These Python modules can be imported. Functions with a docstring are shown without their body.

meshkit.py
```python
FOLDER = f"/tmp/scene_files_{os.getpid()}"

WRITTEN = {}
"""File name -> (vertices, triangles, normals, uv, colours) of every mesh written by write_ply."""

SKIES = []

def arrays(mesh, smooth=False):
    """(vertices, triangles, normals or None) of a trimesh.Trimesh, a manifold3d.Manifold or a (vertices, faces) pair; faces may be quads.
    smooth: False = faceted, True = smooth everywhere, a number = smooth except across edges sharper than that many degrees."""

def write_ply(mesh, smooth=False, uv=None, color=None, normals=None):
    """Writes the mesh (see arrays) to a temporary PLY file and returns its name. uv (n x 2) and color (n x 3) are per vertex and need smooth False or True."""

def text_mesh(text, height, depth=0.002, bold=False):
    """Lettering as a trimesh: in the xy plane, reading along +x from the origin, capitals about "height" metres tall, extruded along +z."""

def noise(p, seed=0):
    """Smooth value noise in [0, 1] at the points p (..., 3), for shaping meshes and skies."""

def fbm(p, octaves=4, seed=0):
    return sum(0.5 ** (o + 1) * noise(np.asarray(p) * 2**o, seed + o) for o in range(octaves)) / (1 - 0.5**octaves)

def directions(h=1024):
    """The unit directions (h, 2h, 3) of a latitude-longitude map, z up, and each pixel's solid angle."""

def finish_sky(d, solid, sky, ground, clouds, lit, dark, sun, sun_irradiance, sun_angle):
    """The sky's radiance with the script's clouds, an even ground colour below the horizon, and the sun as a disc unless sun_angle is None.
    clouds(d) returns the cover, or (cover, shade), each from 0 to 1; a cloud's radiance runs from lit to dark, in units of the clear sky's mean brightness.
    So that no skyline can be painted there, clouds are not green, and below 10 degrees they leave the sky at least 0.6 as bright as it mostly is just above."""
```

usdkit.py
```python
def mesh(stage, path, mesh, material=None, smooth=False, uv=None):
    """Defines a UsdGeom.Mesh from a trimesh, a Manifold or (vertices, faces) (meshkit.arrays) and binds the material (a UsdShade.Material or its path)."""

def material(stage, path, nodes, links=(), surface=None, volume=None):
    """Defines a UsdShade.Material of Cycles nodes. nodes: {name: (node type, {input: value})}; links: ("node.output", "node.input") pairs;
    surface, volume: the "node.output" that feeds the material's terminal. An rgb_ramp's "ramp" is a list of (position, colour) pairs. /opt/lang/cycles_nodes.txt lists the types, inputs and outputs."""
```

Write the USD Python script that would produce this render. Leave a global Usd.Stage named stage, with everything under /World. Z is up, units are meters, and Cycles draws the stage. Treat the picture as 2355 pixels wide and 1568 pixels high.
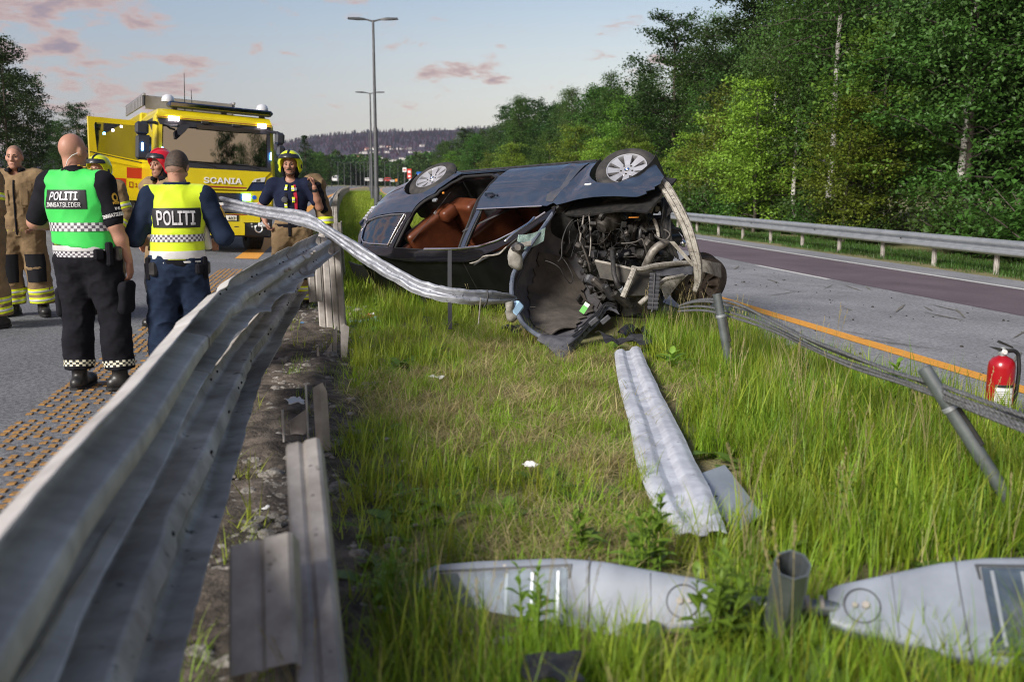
import math, random
import numpy as np, trimesh, shapely, manifold3d
from shapely.geometry import Polygon, box as sbox
from pxr import Usd, UsdGeom, UsdShade, UsdLux, Gf, Sdf, Vt
import usdkit, meshkit

stage = Usd.Stage.CreateInMemory()
UsdGeom.SetStageUpAxis(stage, 'Z'); UsdGeom.SetStageMetersPerUnit(stage, 1.0)
stage.SetDefaultPrim(UsdGeom.Xform.Define(stage, '/World').GetPrim())
UsdGeom.Scope.Define(stage, '/World/Looks')
PI = math.pi

# ---------------------------------------------------------------- camera
PITCH, EYE = math.radians(9.03), 1.5
cam = UsdGeom.Camera.Define(stage, '/World/camera')
cam.CreateFocalLengthAttr(35.0); cam.CreateHorizontalApertureAttr(36.0); cam.CreateVerticalApertureAttr(36.0 * 681 / 1024)
cam.CreateFStopAttr(2.4); cam.CreateFocusDistanceAttr(9.6)
cam.CreateExposureAttr(0.33)
cam.AddTranslateOp().Set(Gf.Vec3d(0, 0, EYE)); cam.AddRotateXOp().Set(90 - math.degrees(PITCH))

# ---------------------------------------------------------------- sky and sun
SUN_EL, SUN_AZ = math.radians(30), math.radians(-140)         # low sun behind the camera's left shoulder
sun_dir = np.array([math.sin(SUN_AZ) * math.cos(SUN_EL), math.cos(SUN_AZ) * math.cos(SUN_EL), math.sin(SUN_EL)])
def sky_material():
    n = {'sky': ('sky_texture', dict(sky_type='single_scattering', sun_disc=False, sun_elevation=SUN_EL, sun_rotation=SUN_AZ, altitude=100., air_density=1., aerosol_density=1.2, ozone_density=1.6)),
         'tc': ('texture_coordinate', {}), 'xyz': ('separate_xyz', {}),
         # clouds live on a plane overhead: direction / height
         'zc': ('math', dict(math_type='maximum', value2=0.03)), 'zo': ('math', dict(math_type='add', value2=0.24)),
         'dx': ('math', dict(math_type='divide')), 'dy': ('math', dict(math_type='divide')), 'pl': ('combine_xyz', dict(z=0.37)),
         'n1': ('noise_texture', dict(scale=6.2, detail=8., roughness=0.58, distortion=0.25)),
         'n2': ('noise_texture', dict(scale=1.7, detail=2., roughness=0.5)),
         'mul': ('math', dict(math_type='multiply_add', value2=0.55)), 'xo': ('math', dict(math_type='multiply', value2=-0.22)), 'ma': ('math', dict(math_type='add')),
         'cov': ('map_range', dict(range_type='smoothstep', from_min=0.83, from_max=0.97, to_min=0., to_max=0.9, clamp=True)),
         'core': ('map_range', dict(range_type='smoothstep', from_min=0.88, from_max=1.06, clamp=True)),
         'ccol': ('mix', dict(color1=(5.2, 3.6, 3.2), color2=(2.6, 2.1, 2.6))),
         # pale veil that whitens the lower sky
         'veil': ('map_range', dict(range_type='smoothstep', from_min=0.27, from_max=0.01, to_min=0., to_max=0.68, clamp=True)),
         'azm': ('map_range', dict(range_type='smoothstep', from_min=-0.42, from_max=0.16, clamp=True)),
         'vcol': ('mix', dict(color1=(4.1, 3.7, 3.9), color2=(7.8, 7.1, 6.2))), 'bk': ('map_range', dict(range_type='smoothstep', from_min=-0.15, from_max=-0.85, clamp=True)), 'glow': ('mix', dict(color2=(7.4, 4.9, 3.0))),
         'mv': ('mix', {}), 'be': ('map_range', dict(range_type='smoothstep', from_min=0.80, from_max=0.08, to_min=0., to_max=0.85, clamp=True)), 'bf': ('math', dict(math_type='multiply')), 'mg': ('mix', dict(color2=(6.6, 4.5, 2.5))), 'mc': ('mix', {}),
         'sub': ('vector_math', dict(vector_math_type='x')) }
    del n['sub']
    n['bg'] = ('background_shader', dict(strength=0.1))
    L = [('tc.generated', 'xyz.vector'), ('xyz.z', 'zc.value1'), ('zc.value', 'zo.value1'), ('xyz.x', 'dx.value1'), ('zo.value', 'dx.value2'), ('xyz.y', 'dy.value1'), ('zo.value', 'dy.value2'),
         ('dx.value', 'pl.x'), ('dy.value', 'pl.y'), ('pl.vector', 'n1.vector'), ('pl.vector', 'n2.vector'),
         ('n2.fac', 'mul.value1'), ('n1.fac', 'mul.value3'), ('xyz.x', 'xo.value1'), ('xo.value', 'ma.value1'), ('mul.value', 'ma.value2'), ('ma.value', 'cov.value'), ('ma.value', 'core.value'), ('core.result', 'ccol.fac'),
         ('xyz.z', 'veil.value'), ('xyz.x', 'azm.value'), ('azm.result', 'vcol.fac'), ('xyz.y', 'bk.value'), ('bk.result', 'glow.fac'), ('vcol.color', 'glow.color1'), ('glow.color', 'mv.color2'), ('sky.color', 'mv.color1'), ('veil.result', 'mv.fac'),
         ('xyz.z', 'be.value'), ('be.result', 'bf.value1'), ('bk.result', 'bf.value2'), ('bf.value', 'mg.fac'), ('mv.color', 'mg.color1'), ('mg.color', 'mc.color1'), ('ccol.color', 'mc.color2'), ('cov.result', 'mc.fac'), ('mc.color', 'bg.color')]
    return usdkit.material(stage, '/World/Looks/sky_look', n, L, surface='bg.background')
dome = UsdLux.DomeLight.Define(stage, '/World/sky')
UsdShade.MaterialBindingAPI.Apply(dome.GetPrim()).Bind(sky_material())
for k, v in dict(label='dawn sky, pale blue above and cream at the horizon, with small pink clouds', category='sky', kind='structure').items():
    dome.GetPrim().SetCustomDataByKey(k, v)
sun = UsdLux.DistantLight.Define(stage, '/World/sun')
sun.CreateNormalizeAttr(True); sun.CreateIntensityAttr(1.1); sun.CreateAngleAttr(18.0); sun.CreateColorAttr(Gf.Vec3f(1.0, 0.95, 0.89))
sun.AddRotateZOp().Set(-math.degrees(SUN_AZ)); sun.AddRotateXOp().Set(math.degrees(SUN_EL) - 90)

# ---------------------------------------------------------------- helpers
V = lambda *a: np.array(a, float)
FPX = 35.0 / 36.0 * 2354.0                       # survey of the place from the photograph: 2354 x 1568 picture units
CP, SP = math.cos(PITCH), math.sin(PITCH)
EYEP = V(0, 0, EYE)
def ray(px, py):
    u, v = (px - 1177) / FPX, (py - 784) / FPX
    return V(u, CP - v * SP, -SP - v * CP)
def at(px, py, t): return EYEP + ray(px, py) * t
RY = math.radians(10.0)                           # the roads run 10 degrees to the left of the view
RD, RN = V(-math.sin(RY), math.cos(RY), 0), V(math.cos(RY), math.sin(RY), 0)
def bend(s):
    """sideways drift of the roads from the straight, they curve gently to the right far ahead"""
    s = np.asarray(s, float)
    return np.where(s > 10, (np.maximum(s - 10, 0)) ** 2 / 9000.0, 0)
def zg(d, s=0.0):
    d = np.asarray(d, float)
    return np.where(d > 4, -0.035 * (d - 4), np.where(d < -1.6, -0.045 * (d + 1.6), 0))
def road(s, d, z=0.0):
    """point at distance s along the road and d to its right, z above the ground there"""
    s, d = np.asarray(s, float), np.asarray(d, float)
    w = d + bend(s)
    return np.stack([RD[0] * s + RN[0] * w, RD[1] * s + RN[1] * w, zg(d) + z + 0 * s], -1)
def sd(p):
    s = float(p[0] * RD[0] + p[1] * RD[1]); w = float(p[0] * RN[0] + p[1] * RN[1])
    return s, w - float(bend(s))
def gnd(px, py, dz=0.0):
    r = ray(px, py); z = 0.0
    for _ in range(12):
        t = (EYE - z) / -r[2]; p = EYEP + r * t; z = float(zg(sd(p)[1])) + dz
    return p
def unit(v): v = np.asarray(v, float); return v / (np.linalg.norm(v) + 1e-12)
def rotm(axis, ang): return trimesh.transformations.rotation_matrix(ang, axis)[:3, :3]
def frame(x, y, z, o=(0, 0, 0)):
    m = np.eye(4); m[:3, 0], m[:3, 1], m[:3, 2], m[:3, 3] = x, y, z, o
    return m
def xf(m, p): return np.asarray(p, float) @ m[:3, :3].T + m[:3, 3]
NT = lambda p, sc, seed=0, o=3: meshkit.fbm(np.asarray(p, float) * sc, o, seed) - 0.5

class MB:
    """collects pieces of one mesh"""
    def __init__(self): self.v, self.f, self.n = [], [], 0
    def add(self, v, f):
        v, f = np.asarray(v, float).reshape(-1, 3), np.asarray(f, int)
        if f.shape[1] == 4: f = np.vstack([f[:, [0, 1, 2]], f[:, [0, 2, 3]]])
        self.v.append(v); self.f.append(f + self.n); self.n += len(v); return self
    def mesh(self, m, M=None):
        v, f, _ = meshkit.arrays(m); return self.add(v if M is None else xf(M, v), f)
    def box(self, c, s, R=None, ch=0.0, taper=1.0):
        """a box with chamfered edges"""
        s = np.asarray(s, float) / 2
        if ch > 0:
            ch = min(ch, 0.49 * 2 * s.min()); pts = []
            for q in np.ndindex(2, 2, 2):
                g = np.array(q) * 2 - 1
                for k in range(3):
                    e = s - ch; e[k] = s[k]; pts.append(g * e)
            v = np.array(pts)
        else:
            v = np.array([(np.array(q) * 2 - 1) * s for q in np.ndindex(2, 2, 2)], float)
        if taper != 1.0: k = np.where(v[:, 2:] > 0, taper, 1.0); v = np.hstack([v[:, :2] * k, v[:, 2:]])
        h = manifold3d.Manifold.hull_points(v).to_mesh(); v, f = h.vert_properties[:, :3].astype(float), h.tri_verts
        if R is not None: v = v @ np.asarray(R)[:3, :3].T
        return self.add(v + np.asarray(c, float), f)
    def hull(self, pts):
        h = manifold3d.Manifold.hull_points(np.asarray(pts, float)).to_mesh(); return self.add(h.vert_properties[:, :3], h.tri_verts)
    def tube(self, pts, r, n=8, cap=True, sq=None):
        p = np.asarray(pts, float); m = len(p); r = np.broadcast_to(np.asarray(r, float), (m,))
        t = np.gradient(p, axis=0) if m > 2 else np.repeat((p[1] - p[0])[None], 2, 0)
        t = t / (np.linalg.norm(t, axis=1, keepdims=True) + 1e-12)
        a = np.cross(t[0], [0, 0, 1.0] if abs(t[0][2]) < 0.9 else [1.0, 0, 0]); a = unit(a); A = []
        for i in range(m):
            a = unit(a - t[i] * (a @ t[i])); A.append(a)
        A = np.array(A); B = np.cross(t, A); g = np.arange(n) * 2 * PI / n + (PI / n)
        v = p[:, None] + r[:, None, None] * (np.cos(g)[None, :, None] * A[:, None] + np.sin(g)[None, :, None] * B[:, None] * (sq or 1))
        i, j = np.meshgrid(np.arange(m - 1), np.arange(n), indexing='ij')
        q = np.stack([i * n + j, i * n + (j + 1) % n, (i + 1) * n + (j + 1) % n, (i + 1) * n + j], -1).reshape(-1, 4)
        f = np.vstack([q[:, [0, 1, 2]], q[:, [0, 2, 3]]]); v = v.reshape(-1, 3)
        if cap:
            v = np.vstack([v, p[0], p[-1]]); k = np.arange(n); e = (m - 1) * n
            f = np.vstack([f, np.stack([k * 0 + m * n, (k + 1) % n, k], 1), np.stack([k * 0 + m * n + 1, e + k, e + (k + 1) % n], 1)])
        return self.add(v, f)
    def cyl(self, a, b, r, n=16, r2=None): return self.tube([a, b], [r, r if r2 is None else r2], n)
    def grid(self, P, closed=False):
        """a sheet over an array of points (m, n, 3)"""
        P = np.asarray(P, float); m, n = P.shape[:2]
        i, j = np.meshgrid(np.arange(m - 1), np.arange(n if closed else n - 1), indexing='ij')
        q = np.stack([i * n + j, i * n + (j + 1) % n, (i + 1) * n + (j + 1) % n, (i + 1) * n + j], -1).reshape(-1, 4)
        return self.add(P.reshape(-1, 3), q)
    def slab(self, P, th):
        """a sheet with thickness th (solid)"""
        P = np.asarray(P, float); m, n = P.shape[:2]
        du, dv = np.gradient(P, axis=0), np.gradient(P, axis=1); nn = np.cross(du, dv); nn /= np.linalg.norm(nn, axis=-1, keepdims=True) + 1e-12
        Q = P - nn * th
        self.grid(P); self.grid(Q[:, ::-1])
        for e, g in ((P[0], Q[0]), (P[:, -1], Q[:, -1]), (P[-1, ::-1], Q[-1, ::-1]), (P[::-1, 0], Q[::-1, 0])): self.grid(np.stack([g, e]))
        return self
    def lathe(self, c, axis, prof, n=24, ref=None):
        """profile of (radius, height) about an axis from c"""
        ax = unit(axis); a = unit(np.cross(ax, [0, 0, 1.0] if abs(ax[2]) < 0.9 else [1.0, 0, 0])); b = np.cross(ax, a); g = np.arange(n) * 2 * PI / n
        P = np.array([np.asarray(c) + h * ax + r * (np.cos(g)[:, None] * a + np.sin(g)[:, None] * b) for r, h in prof]); return self.grid(P, closed=True)
    def out(self): return np.vstack(self.v), np.vstack(self.f)

def polygrid(poly, cell):
    """cuts a 2-D polygon into a fine triangle mesh (points, triangles)"""
    x0, y0, x1, y1 = poly.bounds; vs, fs, key = [], [], {}
    def vid(p):
        k = (round(p[0], 5), round(p[1], 5))
        if k not in key: key[k] = len(vs); vs.append(k)
        return key[k]
    shapely.prepare(poly)
    for a in np.arange(math.floor(x0 / cell), math.ceil(x1 / cell)):
        for b in np.arange(math.floor(y0 / cell), math.ceil(y1 / cell)):
            c = sbox(a * cell, b * cell, (a + 1) * cell, (b + 1) * cell)
            if poly.contains(c): gs = [c]
            else:
                g = poly.intersection(c); gs = [q for q in getattr(g, 'geoms', [g]) if q.geom_type == 'Polygon' and q.area > 1e-7]
            for q in gs:
                if len(q.interiors) == 0 and abs(q.convex_hull.area - q.area) < 1e-9:
                    r = [vid(p) for p in list(q.exterior.coords)[:-1]]
                    fs += [(r[0], r[k], r[k + 1]) for k in range(1, len(r) - 1)]
                else:
                    v, f = trimesh.creation.triangulate_polygon(q, engine='earcut'); r = [vid(p) for p in v]; fs += [tuple(r[k] for k in t) for t in f]
    f = np.array(fs); v = np.array(vs); w = v[f]
    ar = (w[:, 1, 0] - w[:, 0, 0]) * (w[:, 2, 1] - w[:, 0, 1]) - (w[:, 1, 1] - w[:, 0, 1]) * (w[:, 2, 0] - w[:, 0, 0])
    f[ar < 0] = f[ar < 0][:, ::-1]
    return v, f[np.abs(ar) > 1e-9]
def shell(v, f, th):
    """gives an open surface a thickness, inwards along its normals"""
    n = np.zeros_like(v); c = np.cross(v[f[:, 1]] - v[f[:, 0]], v[f[:, 2]] - v[f[:, 0]])
    for k in range(3): np.add.at(n, f[:, k], c)
    n /= np.linalg.norm(n, axis=1, keepdims=True) + 1e-12
    e = np.vstack([f[:, [0, 1]], f[:, [1, 2]], f[:, [2, 0]]]); s = {tuple(x) for x in e}; m = len(v)
    bd = [x for x in map(tuple, e) if (x[1], x[0]) not in s]
    side = np.array([[a, a + m, b] for a, b in bd] + [[b, a + m, b + m] for a, b in bd], int).reshape(-1, 3)
    return np.vstack([v, v - n * th]), np.vstack([f, f[:, ::-1] + m, side])

class Field:
    """signed distances on a grid, smoothly joined pieces, meshed as one surface"""
    def __init__(self, lo, hi, h):
        self.lo, self.h = np.asarray(lo, float), h; self.n = np.ceil((np.asarray(hi, float) - self.lo) / h).astype(int) + 1; self.d = np.full(self.n, 0.25, np.float32)
    def _blk(self, lo, hi, pad):
        a = np.clip(np.floor((np.asarray(lo) - pad - self.lo) / self.h).astype(int), 0, self.n - 1); b = np.clip(np.ceil((np.asarray(hi) + pad - self.lo) / self.h).astype(int) + 1, 1, self.n)
        ax = [self.lo[k] + self.h * np.arange(a[k], b[k]) for k in range(3)]
        return tuple(slice(x, y) for x, y in zip(a, b)), np.stack(np.meshgrid(*ax, indexing='ij'), -1)
    def _mix(self, sl, d, k, cut):
        o = self.d[sl]
        if cut: h = np.clip(0.5 - 0.5 * (o + d) / k, 0, 1); self.d[sl] = o * (1 - h) - d * h + k * h * (1 - h)
        else: h = np.clip(0.5 + 0.5 * (d - o) / k, 0, 1); self.d[sl] = o * h + d * (1 - h) - k * h * (1 - h)
    def cap(self, a, b, ra, rb=None, k=0.02, cut=False, sq=None):
        """tapered capsule; sq = (direction, factor) flattens it"""
        a, b = np.asarray(a, float), np.asarray(b, float); rb = ra if rb is None else rb; R = max(ra, rb)
        sl, p = self._blk(np.minimum(a, b) - R, np.maximum(a, b) + R, 0.05)
        ab = b - a; t = np.clip(((p - a) @ ab) / max(ab @ ab, 1e-12), 0, 1); q = p - a - t[..., None] * ab
        if sq is not None: w = unit(sq[0]); q = q + (q @ w)[..., None] * w * (sq[1] - 1)
        self._mix(sl, np.linalg.norm(q, axis=-1) - (ra + (rb - ra) * t), k, cut); return self
    def ell(self, c, r, R=None, k=0.02, cut=False):
        c, r = np.asarray(c, float), np.asarray(r, float); m = r.max(); sl, p = self._blk(c - m, c + m, 0.05)
        q = p - c
        if R is not None: q = q @ R
        k0 = np.linalg.norm(q / r, axis=-1); k1 = np.linalg.norm(q / r ** 2, axis=-1)
        self._mix(sl, np.where(k1 > 1e-9, k0 * (k0 - 1) / np.maximum(k1, 1e-9), -r.min()), k, cut); return self
    def bx(self, c, s, R=None, rr=0.02, k=0.02, cut=False):
        c, s = np.asarray(c, float), np.asarray(s, float) / 2; m = np.linalg.norm(s); sl, p = self._blk(c - m, c + m, 0.05)
        q = p - c
        if R is not None: q = q @ R
        q = np.abs(q) - s + rr
        self._mix(sl, np.linalg.norm(np.maximum(q, 0), axis=-1) + np.minimum(q.max(-1), 0) - rr, k, cut); return self
    def pts(self): return np.stack(np.meshgrid(*[self.lo[k] + self.h * np.arange(self.n[k]) for k in range(3)], indexing='ij'), -1)
    def plane(self, p, nrm):
        """keeps what lies behind the plane"""
        self.d = np.maximum(self.d, ((self.pts() - np.asarray(p)) @ unit(nrm)).astype(np.float32)); return self
    def wrinkle(self, amp, sc, seed):
        P = self.pts(); m = np.abs(self.d) < 0.04; q = P[m]
        self.d[m] += (amp * (2 * np.abs(NT(q * np.array(sc), 1.0, seed, 2)) ** 0.7 - 0.5)).astype(np.float32); return self
    def samp(self, p):
        g = (np.asarray(p, float) - self.lo) / self.h; i = np.clip(np.floor(g).astype(int), 0, self.n - 2); t = np.clip(g - i, 0, 1); o = 0
        for c in np.ndindex(2, 2, 2):
            w = 1
            for k in range(3): w = w * (t[..., k] if c[k] else 1 - t[..., k])
            o = o + w * self.d[i[..., 0] + c[0], i[..., 1] + c[1], i[..., 2] + c[2]]
        return o
    def mesh(self):
        """surface nets"""
        d = np.pad(self.d, 1, constant_values=0.1); s = d < 0
        c = np.stack([s[a:s.shape[0] - 1 + a, b:s.shape[1] - 1 + b, e:s.shape[2] - 1 + e] for a, b, e in np.ndindex(2, 2, 2)], -1)
        on = c.any(-1) & ~c.all(-1); idx = np.argwhere(on); vid = np.full(on.shape, -1); vid[on] = np.arange(len(idx))
        acc, cnt = np.zeros((len(idx), 3)), np.zeros(len(idx)); cor = list(np.ndindex(2, 2, 2))
        for x in range(8):
            for y in range(x + 1, 8):
                A, B = np.array(cor[x]), np.array(cor[y])
                if np.abs(A - B).sum() != 1: continue
                da, db = d[tuple((idx + A).T)], d[tuple((idx + B).T)]; m = (da < 0) != (db < 0); t = np.where(m, da / np.where(m, da - db, 1), 0)
                acc[m] += (A + t[:, None] * (B - A))[m]; cnt[m] += 1
        v = (idx + acc / np.maximum(cnt, 1)[:, None] - 1) * self.h + self.lo; F = []
        for k in range(3):
            o = [0, 0, 0]; o[k] = 1
            a = s[tuple(slice(0, s.shape[q] - o[q]) for q in range(3))]; b = s[tuple(slice(o[q], s.shape[q]) for q in range(3))]
            for inside, flip in ((a & ~b, False), (~a & b, True)):
                e = np.argwhere(inside); u, w = [(1, 2), (2, 0), (0, 1)][k]; U, Wd = np.eye(3, dtype=int)[u], np.eye(3, dtype=int)[w]
                e = e[(e[:, u] > 0) & (e[:, w] > 0)]
                q = np.stack([vid[tuple((e - U - Wd).T)], vid[tuple((e - Wd).T)], vid[tuple(e.T)], vid[tuple((e - U).T)]], 1)
                F.append(q[:, ::-1] if flip else q)
        F = np.vstack(F); F = F[(F >= 0).all(1)]
        return v, np.vstack([F[:, [0, 1, 2]], F[:, [0, 2, 3]]])

# ---------------------------------------------------------------- prims
_names = {}
def fresh(parent, name):
    k = f'{parent}/{name}'; i = _names.get(k, -1) + 1; _names[k] = i
    return f'{k}_{i:03d}' if i else k
def tag(p, label=None, cat=None, group=None, kind=None):
    p = p.GetPrim() if hasattr(p, 'GetPrim') else p
    for k, v in (('label', label), ('category', cat), ('group', group), ('kind', kind)):
        if v: p.SetCustomDataByKey(k, v)
    return p
_mat = {}
def thing(name, label, cat, M=None, group=None, kind=None):
    x = UsdGeom.Xform.Define(stage, fresh('/World', name)); M = np.eye(4) if M is None else np.asarray(M, float)
    if M.shape == (3,): m = np.eye(4); m[:3, 3] = M; M = m
    x.AddTransformOp().Set(Gf.Matrix4d(M.T.tolist())); _mat[str(x.GetPath())] = M
    return tag(x, label, cat, group, kind)
def part(parent, name, m, look, smooth=35, label=None, world=True, kind=None, uv=None):
    """one mesh under parent; points given in the world are brought into the parent's own frame"""
    m = m.out() if isinstance(m, MB) else m
    path = str(parent.GetPath()); v, f, _ = meshkit.arrays(m); root = '/'.join(path.split('/')[:3])
    if world and root in _mat: v = xf(np.linalg.inv(_mat[root]), v)
    g = usdkit.mesh(stage, fresh(path, name), (v, f), MAT(look), smooth, uv)
    return tag(g, label, kind=kind)
def single(name, m, look, label, cat, smooth=35, group=None, kind=None):
    """a thing that is one mesh, its origin at its base"""
    m = m.out() if isinstance(m, MB) else m
    v, f, _ = meshkit.arrays(m); o = V(v[:, 0].mean(), v[:, 1].mean(), v[:, 2].min())
    g = usdkit.mesh(stage, fresh('/World', name), (v - o, f), MAT(look), smooth); g.AddTranslateOp().Set(Gf.Vec3d(*map(float, o)))
    return tag(g, label, cat, group, kind)
def struct(name, m, look, label, cat, smooth=35, kind='structure'):
    m = m.out() if isinstance(m, MB) else m
    return tag(usdkit.mesh(stage, fresh('/World', name), m, MAT(look), smooth), label, cat, None, kind)
def copy_of(src, name, M, label=None, group=None):
    c = src.GetCustomData(); x = UsdGeom.Xform.Define(stage, fresh('/World', name)); x.AddTransformOp().Set(Gf.Matrix4d(np.asarray(M, float).T.tolist()))
    p = x.GetPrim(); p.GetReferences().AddInternalReference(src.GetPath()); p.SetInstanceable(True)
    tag(p, label or c.get('label'), c.get('category'), group or c.get('group')); return p
def place(loc, rz=0, sc=1.0):
    m = np.eye(4); m[:3, :3] = rotm([0, 0, 1], rz) * (np.asarray(sc) if np.ndim(sc) else sc); m[:3, 3] = loc; return m
def scatter(name, protos, pos, rz, sc, idx, label, cat, tilt=None):
    """many small copies as one PointInstancer (stuff nobody could count); protos: (mesh, look)"""
    pi = UsdGeom.PointInstancer.Define(stage, fresh('/World', name)); ps = []
    for m, look in protos:
        g = usdkit.mesh(stage, fresh(str(pi.GetPath()), 'source'), m, MAT(look), False); ps.append(g.GetPath())
    pi.CreatePrototypesRel().SetTargets(ps); n = len(pos)
    pi.CreatePositionsAttr(Vt.Vec3fArray.FromNumpy(np.asarray(pos, np.float32))); pi.CreateProtoIndicesAttr(Vt.IntArray.FromNumpy(np.asarray(idx, np.int32)))
    a = np.asarray(rz) / 2; tx, ty = (np.zeros(n), np.zeros(n)) if tilt is None else tilt
    q = np.stack([np.cos(a), tx * np.cos(a) / 2, ty * np.cos(a) / 2, np.sin(a)], 1); q /= np.linalg.norm(q, axis=1, keepdims=True)
    pi.CreateOrientationsAttr(Vt.QuathArray([Gf.Quath(float(x[0]), float(x[1]), float(x[2]), float(x[3])) for x in q]))
    s = np.asarray(sc, np.float32); s = np.repeat(s[:, None], 3, 1) if s.ndim == 1 else s
    pi.CreateScalesAttr(Vt.Vec3fArray.FromNumpy(s)); return tag(pi, label, cat, None, 'stuff')

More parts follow.
